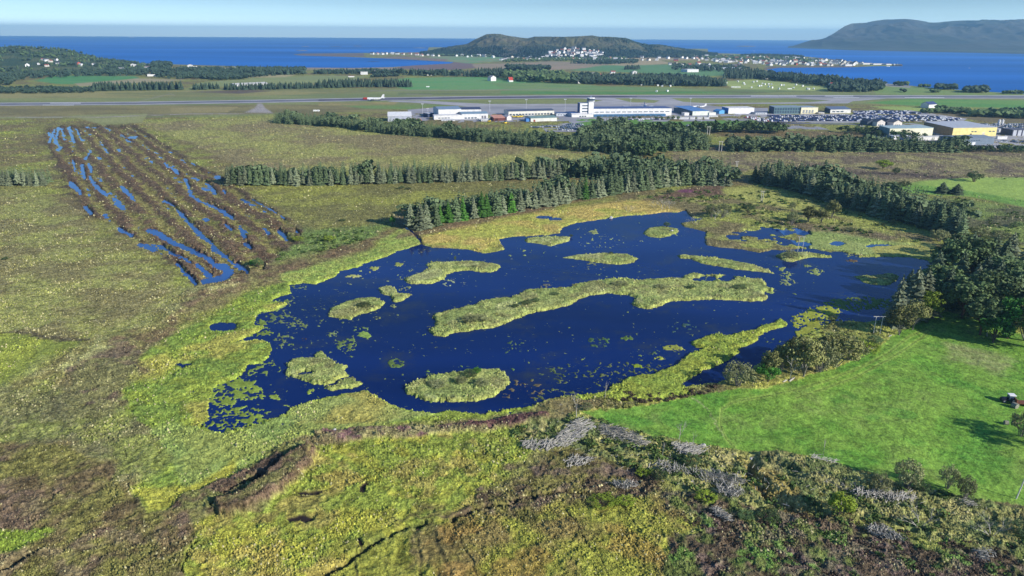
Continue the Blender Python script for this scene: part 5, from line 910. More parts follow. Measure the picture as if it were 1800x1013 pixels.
bd('truck_trailer', 'white truck trailer parked on the yard right of the yellow hall', 'trailer', (1753, 245), (1770, 245), 240.5, 3, wall=(236, 236, 236), rc=(230, 230, 230))
bd('farmhouse', 'white house with dark blue roof beyond the car park', 'house', (1632, 190.5), (1646, 189.5), 184.5, 14, roof='gablex', rise=4, rc=(62, 76, 120)); bd('barn', 'long silver roofed barn among trees left of the runway', 'barn', (413, 153.6), (472, 151), 149.8, 26, roof='gablex', rise=3, wall=(210, 212, 214), rc=(196, 196, 192))
bd('barn', 'small white hall among the trees beyond the left field', 'barn', (259, 134.4), (280, 134.2), 131.2, 22, rc=(230, 230, 230)); bd('greenhouse', 'long pale greenhouse at the edge of the village', 'greenhouse', (1256, 122.5), (1308, 122.8), 119.4, 60, wall=(206, 212, 222), rc=(198, 206, 218)); bd('barn', 'wide white barn left of the greenhouse', 'barn', (1208, 127.2), (1228, 127), 122.5, 40, rc=(226, 226, 226))
bd('farmhouse', 'white house with pointed gable by the far green field', 'house', (863, 142.8), (872, 142.4), 137, 14, roof='gabley', rise=5, rc=(150, 150, 156)); bd('barn', 'barn with red roof and white base beyond the runway', 'barn', (895, 144.3), (902, 144.2), 141.5, 12, roof='gablex', rise=7, rc=(190, 70, 58))
for i, (x, y, w_, hh) in enumerate([(925, 136, 15, 4), (946, 140.6, 10, 2.8), (969, 142.5, 14, 3.6), (1016, 147, 9, 3), (1064, 138, 16, 4), (1040, 132, 7, 4), (1074, 130.5, 8, 4), (1112, 130.5, 8, 4), (1142, 143, 8, 5), (1157, 144, 7, 6), (750, 133, 9, 5.5), (634, 131.5, 12, 5), (657, 129.5, 4, 4), (689, 127, 5, 3), (612, 136, 10, 2), (1225, 139, 7, 3), (1340, 139, 10, 5), (1358, 133, 6, 5), (1460, 154, 6, 6), (330, 120, 8, 5), (340, 120.5, 5, 4), (380, 122, 12, 3), (395, 124, 14, 4), (412, 122, 8, 4), (254, 123, 8, 5), (230, 118.5, 8, 5), (202, 128.5, 9, 2), (206, 125, 12, 4), (150, 132, 3, 1.5), (526, 190.5, 0, 0)]):
    if w_: bd('house', 'pale house among the trees of the far plain', 'house', (x, y), (x + w_, y), y - hh, 12, roof=('gablex', 'gabley', 'flat')[i % 3], rise=3, rc=[(120, 110, 110), (90, 96, 110), (150, 80, 70), (170, 170, 170)][i % 4])['group'] = 'houses scattered over the far plain'
for i, (x0, x1, yb, yt, dp, wc, rc_, lb_) in enumerate([(846, 860, 213.6, 210.4, 8, (226, 226, 228), (214, 216, 220), 'low white shed between workshop and salmon roofed station'), (776, 800, 213.4, 211.2, 8, (220, 222, 226), (206, 210, 216), 'flat white strip of sheds in front of the big hangar'), (978, 1001, 204.4, 199.6, 14, (210, 216, 226), (92, 112, 150), 'blue roofed building between long hall and cargo building'), (1246, 1262, 206.5, 204.2, 6, (222, 222, 222), (208, 210, 212), 'low pale sheds right of the blue roofed service hall'), (1328, 1348, 201.5, 198.6, 12, (206, 210, 216), (130, 142, 160), 'small grey shed between white cargo hall and glass hall'), (1439, 1449, 200.4, 198.4, 8, (214, 212, 206), (190, 190, 190), 'small pale garage right of the cream gated hall'), (1590, 1620, 226, 222.6, 10, (226, 226, 222), (190, 196, 204), 'low pale building behind the cream warehouse'), (1756, 1772, 232, 228.5, 9, (226, 226, 226), (196, 200, 208), 'white shed between silos and dark parking deck')]):
    bd('shed', lb_, 'shed', (x0, yb), (x1, yb - .2), yt, dp, wall=wc, rc=rc_, wins=[(.1, .9, .3, .6, 4)])
# village houses
HV = []
for i, (wc, rc_) in enumerate([((236, 236, 236), (110, 112, 120)), ((236, 236, 236), (84, 84, 92)), ((232, 226, 214), (150, 92, 80)), ((240, 240, 240), (200, 200, 204)), ((178, 84, 66), (96, 96, 100)), ((226, 214, 168), (120, 110, 108)), ((120, 132, 148), (80, 84, 92))]):
    me = bpy.data.meshes.new('village_house'); me.from_pydata([(-6, -4.5, -1), (6, -4.5, -1), (6, 4.5, -1), (-6, 4.5, -1), (-6, -4.5, 5), (6, -4.5, 5), (6, 4.5, 5), (-6, 4.5, 5), (-6, 0, 8.2), (6, 0, 8.2), (-6.5, -5, 4.8), (6.5, -5, 4.8), (6.5, 0, 8.4), (-6.5, 0, 8.4), (6.5, 5, 4.8), (-6.5, 5, 4.8), (-3.6, -4.6, 1.5), (-1.6, -4.6, 1.5), (-1.6, -4.6, 3), (-3.6, -4.6, 3), (1.6, -4.6, 1.5), (3.8, -4.6, 1.5), (3.8, -4.6, 3), (1.6, -4.6, 3)], [], [(0, 1, 5, 4), (1, 2, 6, 5), (2, 3, 7, 6), (3, 0, 4, 7), (4, 7, 8), (5, 6, 9), (10, 11, 12, 13), (12, 14, 15, 13), (16, 17, 18, 19), (20, 21, 22, 23)])
    me.materials.append(bm_(wc)); me.materials.append(bm_(rc_)); me.materials.append(M_win); me.polygons[6].material_index = 1; me.polygons[7].material_index = 1; me.polygons[8].material_index = 2; me.polygons[9].material_index = 2; HV.append(me)
hr = random.Random(17); nh = 0
def vh(px, py, key, label, group, s=1.0):
    if key: p, d = zh(key, px, py)
    else: p = gv(px, py)
    o = link('village_house', hr.choice(HV[:4] * 5 + HV[:5])); o.location = (p[0], p[1], p[2] + (-.5 if key is None else -.2)); o.rotation_euler = (0, 0, hr.uniform(-.6, .6) + hr.choice((0, 1.57))); o.scale = [s * hr.uniform(.9, 1.5)] * 3; tag(o, label, 'house', group)
HC = 'long twin humped green and brown hill standing behind the village'
def fill(poly, n, key, label, group, s, dmin):
    xs = [p[0] for p in poly]; ys = [p[1] for p in poly]; got = []; t = 0
    while len(got) < n and t < 20000:
        t += 1; a = hr.uniform(min(xs), max(xs)); b = hr.uniform(min(ys), max(ys))
        if inpoly(poly, a, b) and all(abs(a - c) > dmin or abs(b - d) > dmin * .5 for c, d in got): got.append((a, b)); vh(a, b, key, label, group, s)
fill([(965, 95), (985, 88), (1010, 86.5), (1040, 88), (1062, 93), (1062, 99.5), (960, 99.5)], 46, HC, 'pale house in the dense hillside village below the twin hill', 'houses of the hillside village', 1.25, 5)
fill([(905, 101), (960, 100.5), (1066, 100.5), (1104, 106), (1060, 107), (960, 105.5), (880, 106.5)], 52, None, 'pale house at the foot of the hillside village', 'houses at the foot of the hill', 1.1, 6)
fill([(1064, 98), (1110, 99), (1105, 101), (1064, 100.5)], 6, None, 'pale house at the right fringe of the hillside village', 'houses right of the hillside village', 1.1, 6)
fill([(1196, 98), (1260, 98), (1340, 101), (1440, 104.5), (1500, 110), (1520, 113), (1500, 116.5), (1440, 116.5), (1345, 115.5), (1290, 112), (1240, 108), (1196, 104)], 128, None, 'pale house in the coastal village on the flat peninsula', 'houses of the peninsula village', 1.15, 5)
fill([(1175, 114), (1230, 114), (1300, 117), (1290, 121), (1200, 119)], 14, None, 'pale house between green field and peninsula village', 'houses by the green field', 1.1, 8)
fill([(640, 96), (700, 95.5), (790, 98), (790, 101), (700, 98.5)], 14, None, 'white house on the grassy spit west of the hill', 'houses along the western spit', 1.2, 6)
fill([(790, 98.5), (870, 100), (865, 103), (800, 102)], 7, None, 'white house at the left foot of the twin hill', 'houses below the left end of the hill', 1.2, 7)
HLk = 'low wooded hill with scattered houses at the left edge'
for x, y in [(48, 117), (75, 106), (80, 107), (90, 110), (98, 107), (102, 114), (70, 113), (83, 117), (137, 114), (143, 116), (165, 116)]: vh(x, y, HLk, 'white house in a clearing of the wooded hill at the left', 'houses on the wooded hill', .85)
fill([(1104, 100), (1190, 101), (1196, 108), (1110, 108)], 12, None, 'pale house on the ochre fields between hill village and peninsula', 'houses on the ochre fields', 1.1, 8)
fill([(890, 132), (1000, 138), (1250, 146), (1250, 142), (1010, 133), (900, 129)], 16, None, 'pale house peeking from the dark woods beyond the runway', 'houses in the woods beyond the runway', 1.1, 10)
# harbour at the tip
for i, (x, y, w_, hh, lb_) in enumerate([(1486, 116.5, 12, 3, 'white warehouse at the root of the harbour mole'), (1517, 113.6, 16, 2.4, 'first long white shed along the harbour mole'), (1535, 114.2, 18, 2, 'second long shed along the harbour mole, reddish roof'), (1558, 114.6, 9, 2, 'last pale shed on the harbour mole')]): bd('harbour_shed', lb_, 'shed', (x, y), (x + w_, y), y - hh, 24, rc=(196, 160, 140) if i % 2 else (214, 210, 208))
def ship(px, py, wpx, label, hull=(50, 60, 90), cab=(230, 230, 230), flip=1):
    p = gv(px, py, 0); L = wpx * mpp(py, px); r = empty('ship', p); tag(r, label, 'ship'); q_ = L / 2; w_ = L * .09; h = L * .07
    pts = [(-q_, 0), (-q_ * .85, -w_), (q_ * .6, -w_), (q_, 0), (q_ * .6, w_), (-q_ * .85, w_)]; V_ = [(x * flip * .92, y * .8, -.5) for x, y in pts] + [(x * flip, y, h * (1.5 if abs(x) > q_ * .9 and x > 0 else 1)) for x, y in pts]
    poly3(V_, [(i, (i + 1) % 6, 6 + (i + 1) % 6, 6 + i) for i in range(6)] + [tuple(range(6, 12))], 'hull', bm_(hull), r)
    g = G(); g.tube((flip * q_ * -.6, 0, h), (flip * q_ * -.6, 0, h + L * .12), w_ * .9, w_ * .7, 6); link('bridge', g.mesh('bridge', bm_(cab)), r); g = G(); g.tube((0, 0, h), (0, 0, h + L * .22), .5 + L * .004, .2, 4); link('mast', g.mesh('mast', bm_(cab)), r)
    return r
ship(1577, 116, 19, 'blue hulled supply ship moored at the tip of the harbour mole'); ship(1561, 117.2, 7, 'small white boat moored left of the supply ship', (230, 230, 230)); ship(232, 66.5, 9, 'pale ship far out on the left horizon', (170, 176, 190)); ship(1704, 120, 3, 'tiny white motorboat alone on the bay at the right', (235, 235, 235)); ship(1325, 90, 3, 'small white boat between village and skerry', (235, 235, 235))
# ------------------------------------------------------------------ aircraft
def lathe(prof, n, axis_off=(0, 0, 0)):
    g = G()
    for x, r, dz in prof:
        for i in range(n): a = 2 * math.pi * i / n; g.v.append((x + axis_off[0], r * math.cos(a) + axis_off[1], r * math.sin(a) + dz + axis_off[2]))
    for k in range(len(prof) - 1):
        for i in range(n): g.f.append((k * n + i, k * n + (i + 1) % n, (k + 1) * n + (i + 1) % n, (k + 1) * n + i))
    return g
def slab(P, t_): 
    g = G(); n = len(P); g.v = [tuple(p) for p in P] + [(p[0] + t_[0], p[1] + t_[1], p[2] + t_[2]) for p in P]; g.f = [tuple(range(n)), tuple(range(2 * n - 1, n - 1, -1))] + [(i, (i + 1) % n, n + (i + 1) % n, n + i) for i in range(n)]; return g
def plane(px, py, L, rz, label, body, nose, fin, prop=False):
    r = empty('airliner', gv(px, py), rz); tag(r, label, 'aircraft'); q_ = L / 2; R = L * .05; z0 = R * 1.75; s = lambda c: bm_(c, .35)
    link('fuselage', lathe([(-q_ * .72, R, z0), (q_ * .35, R, z0), (q_ * .7, R * .7, z0 + R * .25), (q_ * .96, R * .22, z0 + R * .6), (q_, .05, z0 + R * .65)], 14).mesh('fuselage', s(body)), r)
    link('nose_section', lathe([(-q_, .05, z0 - R * .25), (-q_ * .985, R * .35, z0 - R * .2), (-q_ * .93, R * .75, z0 - R * .08), (-q_ * .84, R * 1.002, z0), (-q_ * .72, R * 1.002, z0)] if nose is body else [(-q_, .05, z0 - R * .25), (-q_ * .985, R * .35, z0 - R * .2), (-q_ * .93, R * .75, z0 - R * .08), (-q_ * .84, R * 1.002, z0), (-q_ * .55, R * 1.004, z0)], 14).mesh('nose_section', s(nose)), r)
    link('tail_fin', slab([(q_ * .62, -.2, z0 + R * .8), (q_ * .84, -.2, z0 + R * .8 + L * .15), (q_ * .97, -.2, z0 + R * .8 + L * .15), (q_ * .93, -.2, z0 + R * .5)], (0, .4, 0)).mesh('tail_fin', s(fin)), r)
    for sg in (-1, 1):
        zw = z0 - R * .5 if not prop else z0 + R
        link('wing', slab([(-q_ * .28, sg * R * .6, zw), (q_ * .12 if not prop else -q_ * .05, sg * L * .45, zw + L * .03 * (not prop)), (q_ * .2 if not prop else q_ * .03, sg * L * .45, zw + L * .03 * (not prop)), (q_ * .1, sg * R * .6, zw)], (0, 0, .35)).mesh('wing', s((206, 210, 214))), r)
        link('tailplane', slab([(q_ * .72, sg * R * .3, z0 + R * .6), (q_ * .92, sg * L * .17, z0 + R * .8), (q_ * .99, sg * L * .17, z0 + R * .8), (q_ * .9, sg * R * .3, z0 + R * .6)], (0, 0, .25)).mesh('tailplane', s((224, 224, 228))), r)
        link('engine', lathe([(-q_ * .34, R * .52, 0), (-q_ * .3, R * .6, 0), (-q_ * .12, R * .5, 0), (-q_ * .06, R * .3, 0)], 10, (0, sg * L * .14, zw - R * .35)).mesh('engine', s((212, 216, 222))), r)
        g = G(); g.tube((0, sg * R * 1.2, 0), (0, sg * R * 1.2, z0), .3, .25, 6); link('landing_gear', g.mesh('landing_gear', s((70, 72, 78))), r)
    g = G(); g.tube((-q_ * .75, 0, 0), (-q_ * .75, 0, z0), .25, .2, 6); link('nose_gear', g.mesh('nose_gear', s((70, 72, 78))), r); return r
plane(657, 177.2, 40 * mpp(177) / 1.02, math.radians(-2), 'white jet airliner with a red nose rolling on the runway', (238, 238, 240), (186, 62, 52), (238, 238, 240))
plane(1134, 189.5, 30, math.radians(88), 'airliner with blue tail fin parked behind the terminal', (150, 164, 196), (140, 150, 186), (52, 70, 128)); plane(1229, 190, 25, math.radians(8), 'small white propeller plane parked right of the terminal', (240, 240, 240), (236, 236, 236), (240, 240, 240), True)
# ------------------------------------------------------------------ cars, masts
CM = []
for c in [(232, 232, 234), (206, 208, 212), (38, 42, 58), (46, 62, 118), (70, 78, 96), (150, 48, 44), (30, 34, 70), (120, 124, 134)]:
    me = bpy.data.meshes.new('car'); v = []; f = []
    def bx_(x0, x1, y0, y1, z0, z1, tx=0, ty=0):
        k = len(v); v.extend([(x0, y0, z0), (x1, y0, z0), (x1, y1, z0), (x0, y1, z0), (x0 + tx, y0 + ty, z1), (x1 - tx, y0 + ty, z1), (x1 - tx, y1 - ty, z1), (x0 + tx, y1 - ty, z1)]); f.extend([(k, k + 1, k + 5, k + 4), (k + 1, k + 2, k + 6, k + 5), (k + 2, k + 3, k + 7, k + 6), (k + 3, k, k + 4, k + 7), (k + 4, k + 5, k + 6, k + 7)])
    bx_(-.9, .9, -2.2, 2.2, .25, .85, .05, .1); bx_(-.82, .82, -1.7, 1.0, .85, 1.45, .15, .5)
    for sx in (-.92, .7):
        for sy in (-1.6, 1.1): bx_(sx, sx + .22, sy, sy + .6, 0, .6)
    me.from_pydata(v, [], f); me.materials.append(bm_(c, .3)); me.materials.append(M_win)
    me.materials.append(bm_((40, 40, 42)))
    for k in (5, 6, 7, 8): me.polygons[k].material_index = 1
    for k in range(10, len(f)): me.polygons[k].material_index = 2
    CM.append((me, np.array(v), f))
cr = random.Random(23); cars = []
def rows(poly, dx, dyr, fillp, rz, mats, tagi):
    W = [gp(float(a), float(b)) for a, b in poly]; PW = [(float(a), float(b)) for a, b in W]; y = min(p[1] for p in PW) + 2
    while y < max(p[1] for p in PW):
        x = min(p[0] for p in PW)
        while x < max(p[0] for p in PW):
            if cr.random() < fillp and inpoly(PW, x, y): cars.append((y, x, rz + cr.choice((0, math.pi)), cr.choice(mats), tagi))
            x += dx
        y += dyr
rows([(1350, 203.6), (1480, 203.4), (1560, 205), (1560, 214), (1350, 214)], 2.9, 8.4, .9, 0, [0, 2, 3, 3, 6, 1, 3, 4, 6], 0); rows([(1304, 206.5), (1320, 206), (1350, 211), (1350, 214), (1335, 213.6)], 2.9, 9, .9, .2, [0, 2, 1, 5], 0)
rows([(1500, 196), (1592, 195.4), (1622, 201), (1500, 202)], 3.0, 9, .85, 0, [0, 1, 2, 3, 3, 6], 1); rows([(1500, 204), (1620, 203.6), (1690, 209), (1680, 213), (1590, 214), (1560, 212)], 3, 9, .85, 0, [0, 0, 2, 3, 3, 6, 1], 1)
rows([(1712, 219), (1790, 218), (1850, 222), (1850, 229), (1780, 229), (1752, 226)], 3.4, 10, .8, .1, [0, 0, 1, 2, 0, 4], 2); rows([(1082, 209), (1170, 209), (1172, 211.4), (1082, 211.4)], 3, 9, .7, .1, [0, 1, 2, 3], 3); rows([(1000, 219), (1022, 218), (1034, 226), (996, 231), (975, 228)], 3, 8.5, .8, .3, [0, 1, 2, 3, 6, 4], 3); rows([(930, 222.6), (1000, 221.6), (1000, 224.5), (930, 225.5)], 2.9, 9, .85, .2, [1, 4, 6, 0], 3)
rows([(1184, 221.4), (1222, 220.6), (1222, 224.6), (1184, 225)], 3, 8, .7, .2, [0, 0, 4, 2], 3); rows([(1690, 257), (1900, 257), (1900, 260.5), (1690, 260)], 3.6, 7, .7, .1, [0, 1, 3, 6], 4); rows([(1746, 247), (1800, 249), (1800, 253), (1752, 252)], 6, 6, .6, 1.4, [0, 4, 6, 1], 4); rows([(836, 210.6), (862, 210.4), (862, 211.8), (836, 212)], 3.2, 8, .8, .2, [0, 2, 1], 3)
cars.sort(key=lambda c: c[0]); carlab = ['parked car in the long packed car park right of the terminal', 'parked car in the car park beyond the tight house row', 'parked car in the lot right of the yellow hall', 'parked car on the forecourt before the terminal and hangars', 'parked car on the yard behind the right hand hedge']; colw = ['white', 'silver', 'black', 'blue', 'dark grey', 'red', 'navy', 'grey']
for y, x, a, mi, ti in cars[:300]: o = link('parked_car', CM[mi][0]); o.location = (x, y, .62); o.rotation_euler = (0, 0, a); tag(o, colw[mi] + ' ' + carlab[ti], 'car', '%s cars, lot %s' % (colw[mi], ['one', 'two', 'three', 'four', 'five'][ti]))
if len(cars) > 300:
    for mi in range(8):
        its = [(CM[mi][1], CM[mi][2], x, y, .62, 1, 1, a) for y, x, a, m2_, ti in cars[300:] if m2_ == mi]
        if its: merged('parked_cars', its, bm_([(232, 232, 234), (206, 208, 212), (38, 42, 58), (46, 62, 118), (70, 78, 96), (150, 48, 44), (30, 34, 70), (120, 124, 134)][mi], .3), '%s cars massed in the far rows of the car parks' % colw[mi], 'cars')
for i, (x, y) in enumerate([(1184, 209.6), (1193, 209.8), (1202, 209.8), (1213, 209.8), (1226, 209.8), (1238, 209.8)]):
    bd('bus', 'white coach parked in the row before the terminal lawn', 'bus', (x, y), (x + 8.5, y), y - 3.2, 3, wall=(236, 236, 236), rc=(240, 240, 240), wins=[(.05, .95, .5, .8, 4)])['group'] = 'white coaches before the lawn'
def mast(x, y, yt, lab):
    h = ztop(x, y, yt) - .5; r = empty('light_mast', gv(x, y)); tag(r, lab, 'light mast', 'light masts on the apron'); g = G(); g.tube((0, 0, 0), (0, 0, h), .35, .2, 6); link('pole', g.mesh('pole', bm_((200, 204, 210))), r); g = G(); g.tube((-2, 0, h), (2, 0, h), .4, .4, 4); link('lamp_head', g.mesh('lamp_head', bm_((230, 232, 236))), r)
for i, (x, y, yt) in enumerate([(743, 199, 183), (752, 197, 191), (861, 196, 178), (925, 192, 175.5), (993, 197, 175), (1108, 192, 173), (1213, 188, 173), (1233, 214, 203), (1290, 206, 200), (1300, 207, 202)]): mast(x, y, yt, 'tall slim light mast over the apron, number %d from the left' % (i + 1))
for i, (x, y) in enumerate([(1105, 211), (1114, 211), (1124, 211), (1153, 211), (1162, 211.4), (1174, 211.4), (1183, 211), (1192, 211)]): put('forecourt_tree', ('shrub', i % 3), gv(x, y), 7, 'small dark tree on the terminal forecourt, number %d from the left' % (i + 1), 'tree', 'small trees on the terminal forecourt', .7)
for i, (x, y) in enumerate([(904, 207), (911, 207), (916, 206.5), (888, 218), (860, 215)]):
    r = empty('wheel_loader', gv(x, y), .3 * i); tag(r, ['yellow snow machine left of the middle one before the long hall', 'middle yellow snow machine before the long hall', 'right yellow snow machine before the long hall', 'yellow machine just behind the tree tops', 'yellow machine half hidden by trees, far left'][i], 'machine')
    poly3([(-3, -1.4, .8), (3, -1.4, .8), (3, 1.4, .8), (-3, 1.4, .8), (-2.6, -1.3, 2.4), (2.6, -1.3, 2.2), (2.6, 1.3, 2.2), (-2.6, 1.3, 2.4)], [(0, 1, 5, 4), (1, 2, 6, 5), (2, 3, 7, 6), (3, 0, 4, 7), (4, 5, 6, 7)], 'body', bm_((226, 196, 60)), r)
    poly3([(-.8, -1.2, 2.3), (1, -1.2, 2.3), (1, 1.2, 2.3), (-.8, 1.2, 2.3), (-.6, -1, 3.9), (.8, -1, 3.9), (.8, 1, 3.9), (-.6, 1, 3.9)], [(0, 1, 5, 4), (1, 2, 6, 5), (2, 3, 7, 6), (3, 0, 4, 7), (4, 5, 6, 7)], 'cab', M_win, r)
    for wx in (-1.9, 1.9):
        for wy in (-1.5, 1.5): g = G(); g.tube((wx, wy - .3, .8), (wx, wy + .3, .8), .8, .8, 10); link('wheel', g.mesh('wheel', bm_((40, 40, 42))), r)
for i, (x, y) in enumerate([(1755.5, 219), (1761.5, 219)]):
    r = empty('silo', gv(x, y)); tag(r, ['left white silo of the pair beyond the yellow hall', 'right white silo of the pair beyond the yellow hall'][i], 'silo'); g = G(); h = ztop(x, y, 210.5); g.tube((0, 0, 0), (0, 0, h - 1.5), 1.6, 1.6, 12); link('tank', g.mesh('tank', bm_(WH)), r); g = G(); g.tube((0, 0, h - 1.5), (0, 0, h), 1.65, .3, 12); link('cap', g.mesh('cap', bm_((214, 214, 218))), r)
# white wrapped bales and sheep-pale dots on the lime field
me = bpy.data.meshes.new('round_bale'); g = G(); g.tube((0, -.9, .9), (0, .9, .9), 1.1, 1.1, 12); k = len(g.v); g.v += [(0, -.9, .9), (0, .9, .9)]
for i in range(12): g.f += [(k, (i + 1) % 12, i), (k + 1, 12 + i, 12 + (i + 1) % 12)]
bale = g.mesh('round_bale', bm_((236, 238, 238)))
for i, (x, y) in enumerate([(1277, 147), (1297, 144.6), (1307, 147.5), (1309, 149.5), (1324, 145.4), (1330, 144.4), (1340, 148), (1344, 149.5), (1351, 149.6), (1356, 149.8), (1334, 152.6), (1338, 152.4), (1351, 153.8), (1357, 155.4), (1321, 155.6), (1369, 157.6), (1373, 151), (1378, 151.6), (1399, 150.5), (1411, 152.4), (1395, 156.2), (1419, 157.6), (1422, 158), (1430, 157.5), (1127, 150.4), (1147, 148.4), (1157, 148.2), (1156, 151.8), (1164, 152.8), (1178, 152.6), (1207, 149.4), (1154, 162), (1173, 161.4)]):
    o = link('round_bale', bale); o.location = gv(x, y); o.scale = (1.9, 1.9, 1.9); o.rotation_euler = (0, 0, i); tag(o, 'white wrapped bale lying on the pale fields beyond the runway', 'bale', 'white bales beyond the runway')
def baleheap(x, y, w_, lab):
    r = link('bale_stack', merge_b(w_)); r.location = gv(x, y); tag(r, lab, 'bale stack')
def merge_b(w_):
    V_ = []; F_ = []; n = int(w_ * mpp(155) / 2.4)
    for i in range(n):
        for v in bale.vertices: V_.append((v.co.x * 1.2 + i * 2.4, v.co.y * 1.2 + (i % 3) * .2, v.co.z * 1.2))
        F_ += [tuple(a + i * len(bale.vertices) for a in p.vertices) for p in bale.polygons]
    m = bpy.data.meshes.new('bale_stack'); m.from_pydata(V_, [], F_); m.materials.append(bm_((236, 238, 238))); return m
baleheap(1286, 154, 18, 'long row of white bales on the lime green field'); baleheap(1385, 157, 8, 'short stack of white bales right of the long row'); baleheap(750, 153.4, 6, 'white bale row by the bright green field'); baleheap(552, 196, 8, 'white heap in the scrub before the runway')
#@@NEAR
# ------------------------------------------------------------------ single trees and bushes
def hpx(px, py, yt, z=.3): g = gv(px, py, z); d = ray(float(px), float(yt)); return H + d[2] / d[1] * g.y - z
def T(key, bx, by, ty, label, wpx=None, cat='tree', name=None, group=None):
    h = hpx(bx, by, ty); base = {'pine': .62, 'birch': .7, 'green': .7, 'lime': .7, 'willow': 1.3, 'shrub': 1.3, 'limeshrub': 1.3, 'spruce': .36}[key[0]]
    wf = (wpx * mpp(by) / (base * h)) if wpx else 1.0
    return put(name or {'spruce': 'spruce_tree', 'pine': 'pine_tree', 'birch': 'birch_tree', 'willow': 'willow_bush', 'green': 'leafy_tree', 'lime': 'leafy_tree', 'shrub': 'shrub', 'limeshrub': 'shrub'}[key[0]], key, gv(bx, by, .25), h, label, cat, group, wf)
# south shore hedge
for a in [(('willow', 0), 1296, 680, 627, 'wide grey green willow at the left end of the lakeside hedge', 66), (('birch', 0), 1352, 668, 614, 'brownish birch right of the leftmost lakeside willow', 34), (('green', 1), 1350, 674, 640, 'bright green bush at the foot of the brownish birch', 38), (('birch', 1), 1372, 656, 604, 'olive birch behind the bare white tree by the lake', 34), (('birch', 0), 1412, 664, 592, 'tall dark olive bush right of the bare white tree', 62), (('birch', 2), 1400, 640, 590, 'dark green tree behind the middle of the hedge', 44),
          (('willow', 2), 1440, 656, 590, 'broad grey bush in the middle of the lakeside hedge', 68), (('birch', 1), 1470, 646, 584, 'second broad grey green bush in the hedge, right of the middle', 66), (('willow', 1), 1494, 634, 582, 'grey green bush near the right end of the hedge', 60), (('limeshrub', 2), 1520, 620, 596, 'low green bush below the twin pole', 56), (('shrub', 0), 1536, 606, 586, 'low dark bush at the right foot of the twin pole', 34), (('shrub', 1), 1462, 566, 550, 'dark bush on the lily flat by the east shore', 20)]: T(a[0], a[1], a[2], a[3], a[4], a[5])
# big mixed wood at the right
big = [(('spruce', 0, 'bluish'), 1572, 572, 484, 'grey spruce nearest the twin pole on the east shore', 44), (('spruce', 1, 'bluish'), 1600, 560, 470, 'tallest grey spruce on the east shore', 50), (('spruce', 3, 'spruce'), 1590, 548, 474, 'darker spruce just behind the tallest grey spruce', 44), (('spruce', 4, 'bluish'), 1618, 556, 472, 'grey spruce right of the tallest one', 46), (('birch', 0), 1580, 590, 536, 'olive birch at the foot of the grey spruces, left one', 46), (('birch', 1), 1604, 580, 528, 'olive birch at the foot of the grey spruces, right one', 50), (('lime', 2), 1626, 566, 508, 'yellow green birch at the wood corner by the field', 44),
       (('spruce', 5, 'dark'), 1640, 510, 440, 'dark spruce at the left edge of the pine wood', 44), (('pine', 0), 1662, 500, 420, 'tall dark pine above the east shore', 64), (('pine', 1), 1700, 500, 415, 'tall pine behind the first dark pine', 66), (('pine', 2), 1650, 530, 462, 'round crowned pine by the wood opening', 60), (('pine', 0), 1690, 560, 480, 'broad pine over the brown clearing', 78), (('pine', 1), 1735, 560, 474, 'broad green pine in the middle of the right wood', 80), (('pine', 2), 1722, 590, 520, 'pine with reddish limbs at the field edge', 60),
       (('pine', 1), 1760, 520, 450, 'green pine at the back of the right wood', 76), (('pine', 0), 1795, 540, 460, 'pine near the right picture edge', 76), (('green', 2), 1770, 596, 520, 'dense dark leafy tree at the field edge', 70), (('birch', 2), 1800, 600, 520, 'big leafy tree at the right picture edge above the field', 80), (('spruce', 2, 'dark'), 1720, 530, 448, 'dark spruce among the pines', 50), (('spruce', 1, 'spruce'), 1756, 498, 420, 'spruce at the back rim of the right wood', 44), (('pine', 2), 1690, 470, 410, 'pine at the back rim of the right wood, left of the spruce', 60), (('birch', 0), 1722, 470, 424, 'olive tree at the back rim of the right wood', 50), (('pine', 2), 1830, 580, 500, 'pine cut by the right picture edge', 80), (('pine', 1), 1850, 620, 530, 'pine standing just beyond the right picture edge', 80), (('pine', 0), 1650, 552, 500, 'small pine beside the brown clearing', 40), (('green', 0), 1745, 604, 552, 'leafy tree in front of the reddish limbed pine', 54),
       (('willow', 0), 1690, 440, 406, 'grey bush at the end of the dark belt', 50), (('willow', 1), 1720, 418, 392, 'grey green bush right of the belt end', 44), (('willow', 2), 1758, 422, 402, 'pale grey bush in the rough grass', 40), (('shrub', 2), 1785, 400, 388, 'dark bush by the right edge in rough grass', 26), (('shrub', 0), 1770, 446, 430, 'brown bush behind the pine wood', 34), (('willow', 1), 1650, 425, 398, 'grey bush inside the belt corner', 40), (('birch', 1), 1672, 452, 412, 'grey birch between belt and pine wood', 40),
       (('willow', 2), 1795, 768, 712, 'grey bushy tree beside the tractor at the right edge', 52), (('willow', 0), 1830, 790, 730, 'second bushy tree cut by the right edge', 60)]
for i, (x, y, ty) in enumerate([(1660, 540, 470), (1680, 520, 440), (1705, 545, 462), (1745, 535, 455), (1775, 560, 480), (1790, 500, 430), (1700, 480, 415), (1735, 505, 435), (1770, 475, 415), (1810, 520, 440), (1740, 480, 420), (1665, 485, 425)]): T(('spruce', i % 6, ('dark', 'spruce', 'bluish')[i % 3]), x, y, ty, 'spruce mixed in among the pines of the right wood', 42, group='spruces inside the right wood')
for a in big: T(*a)
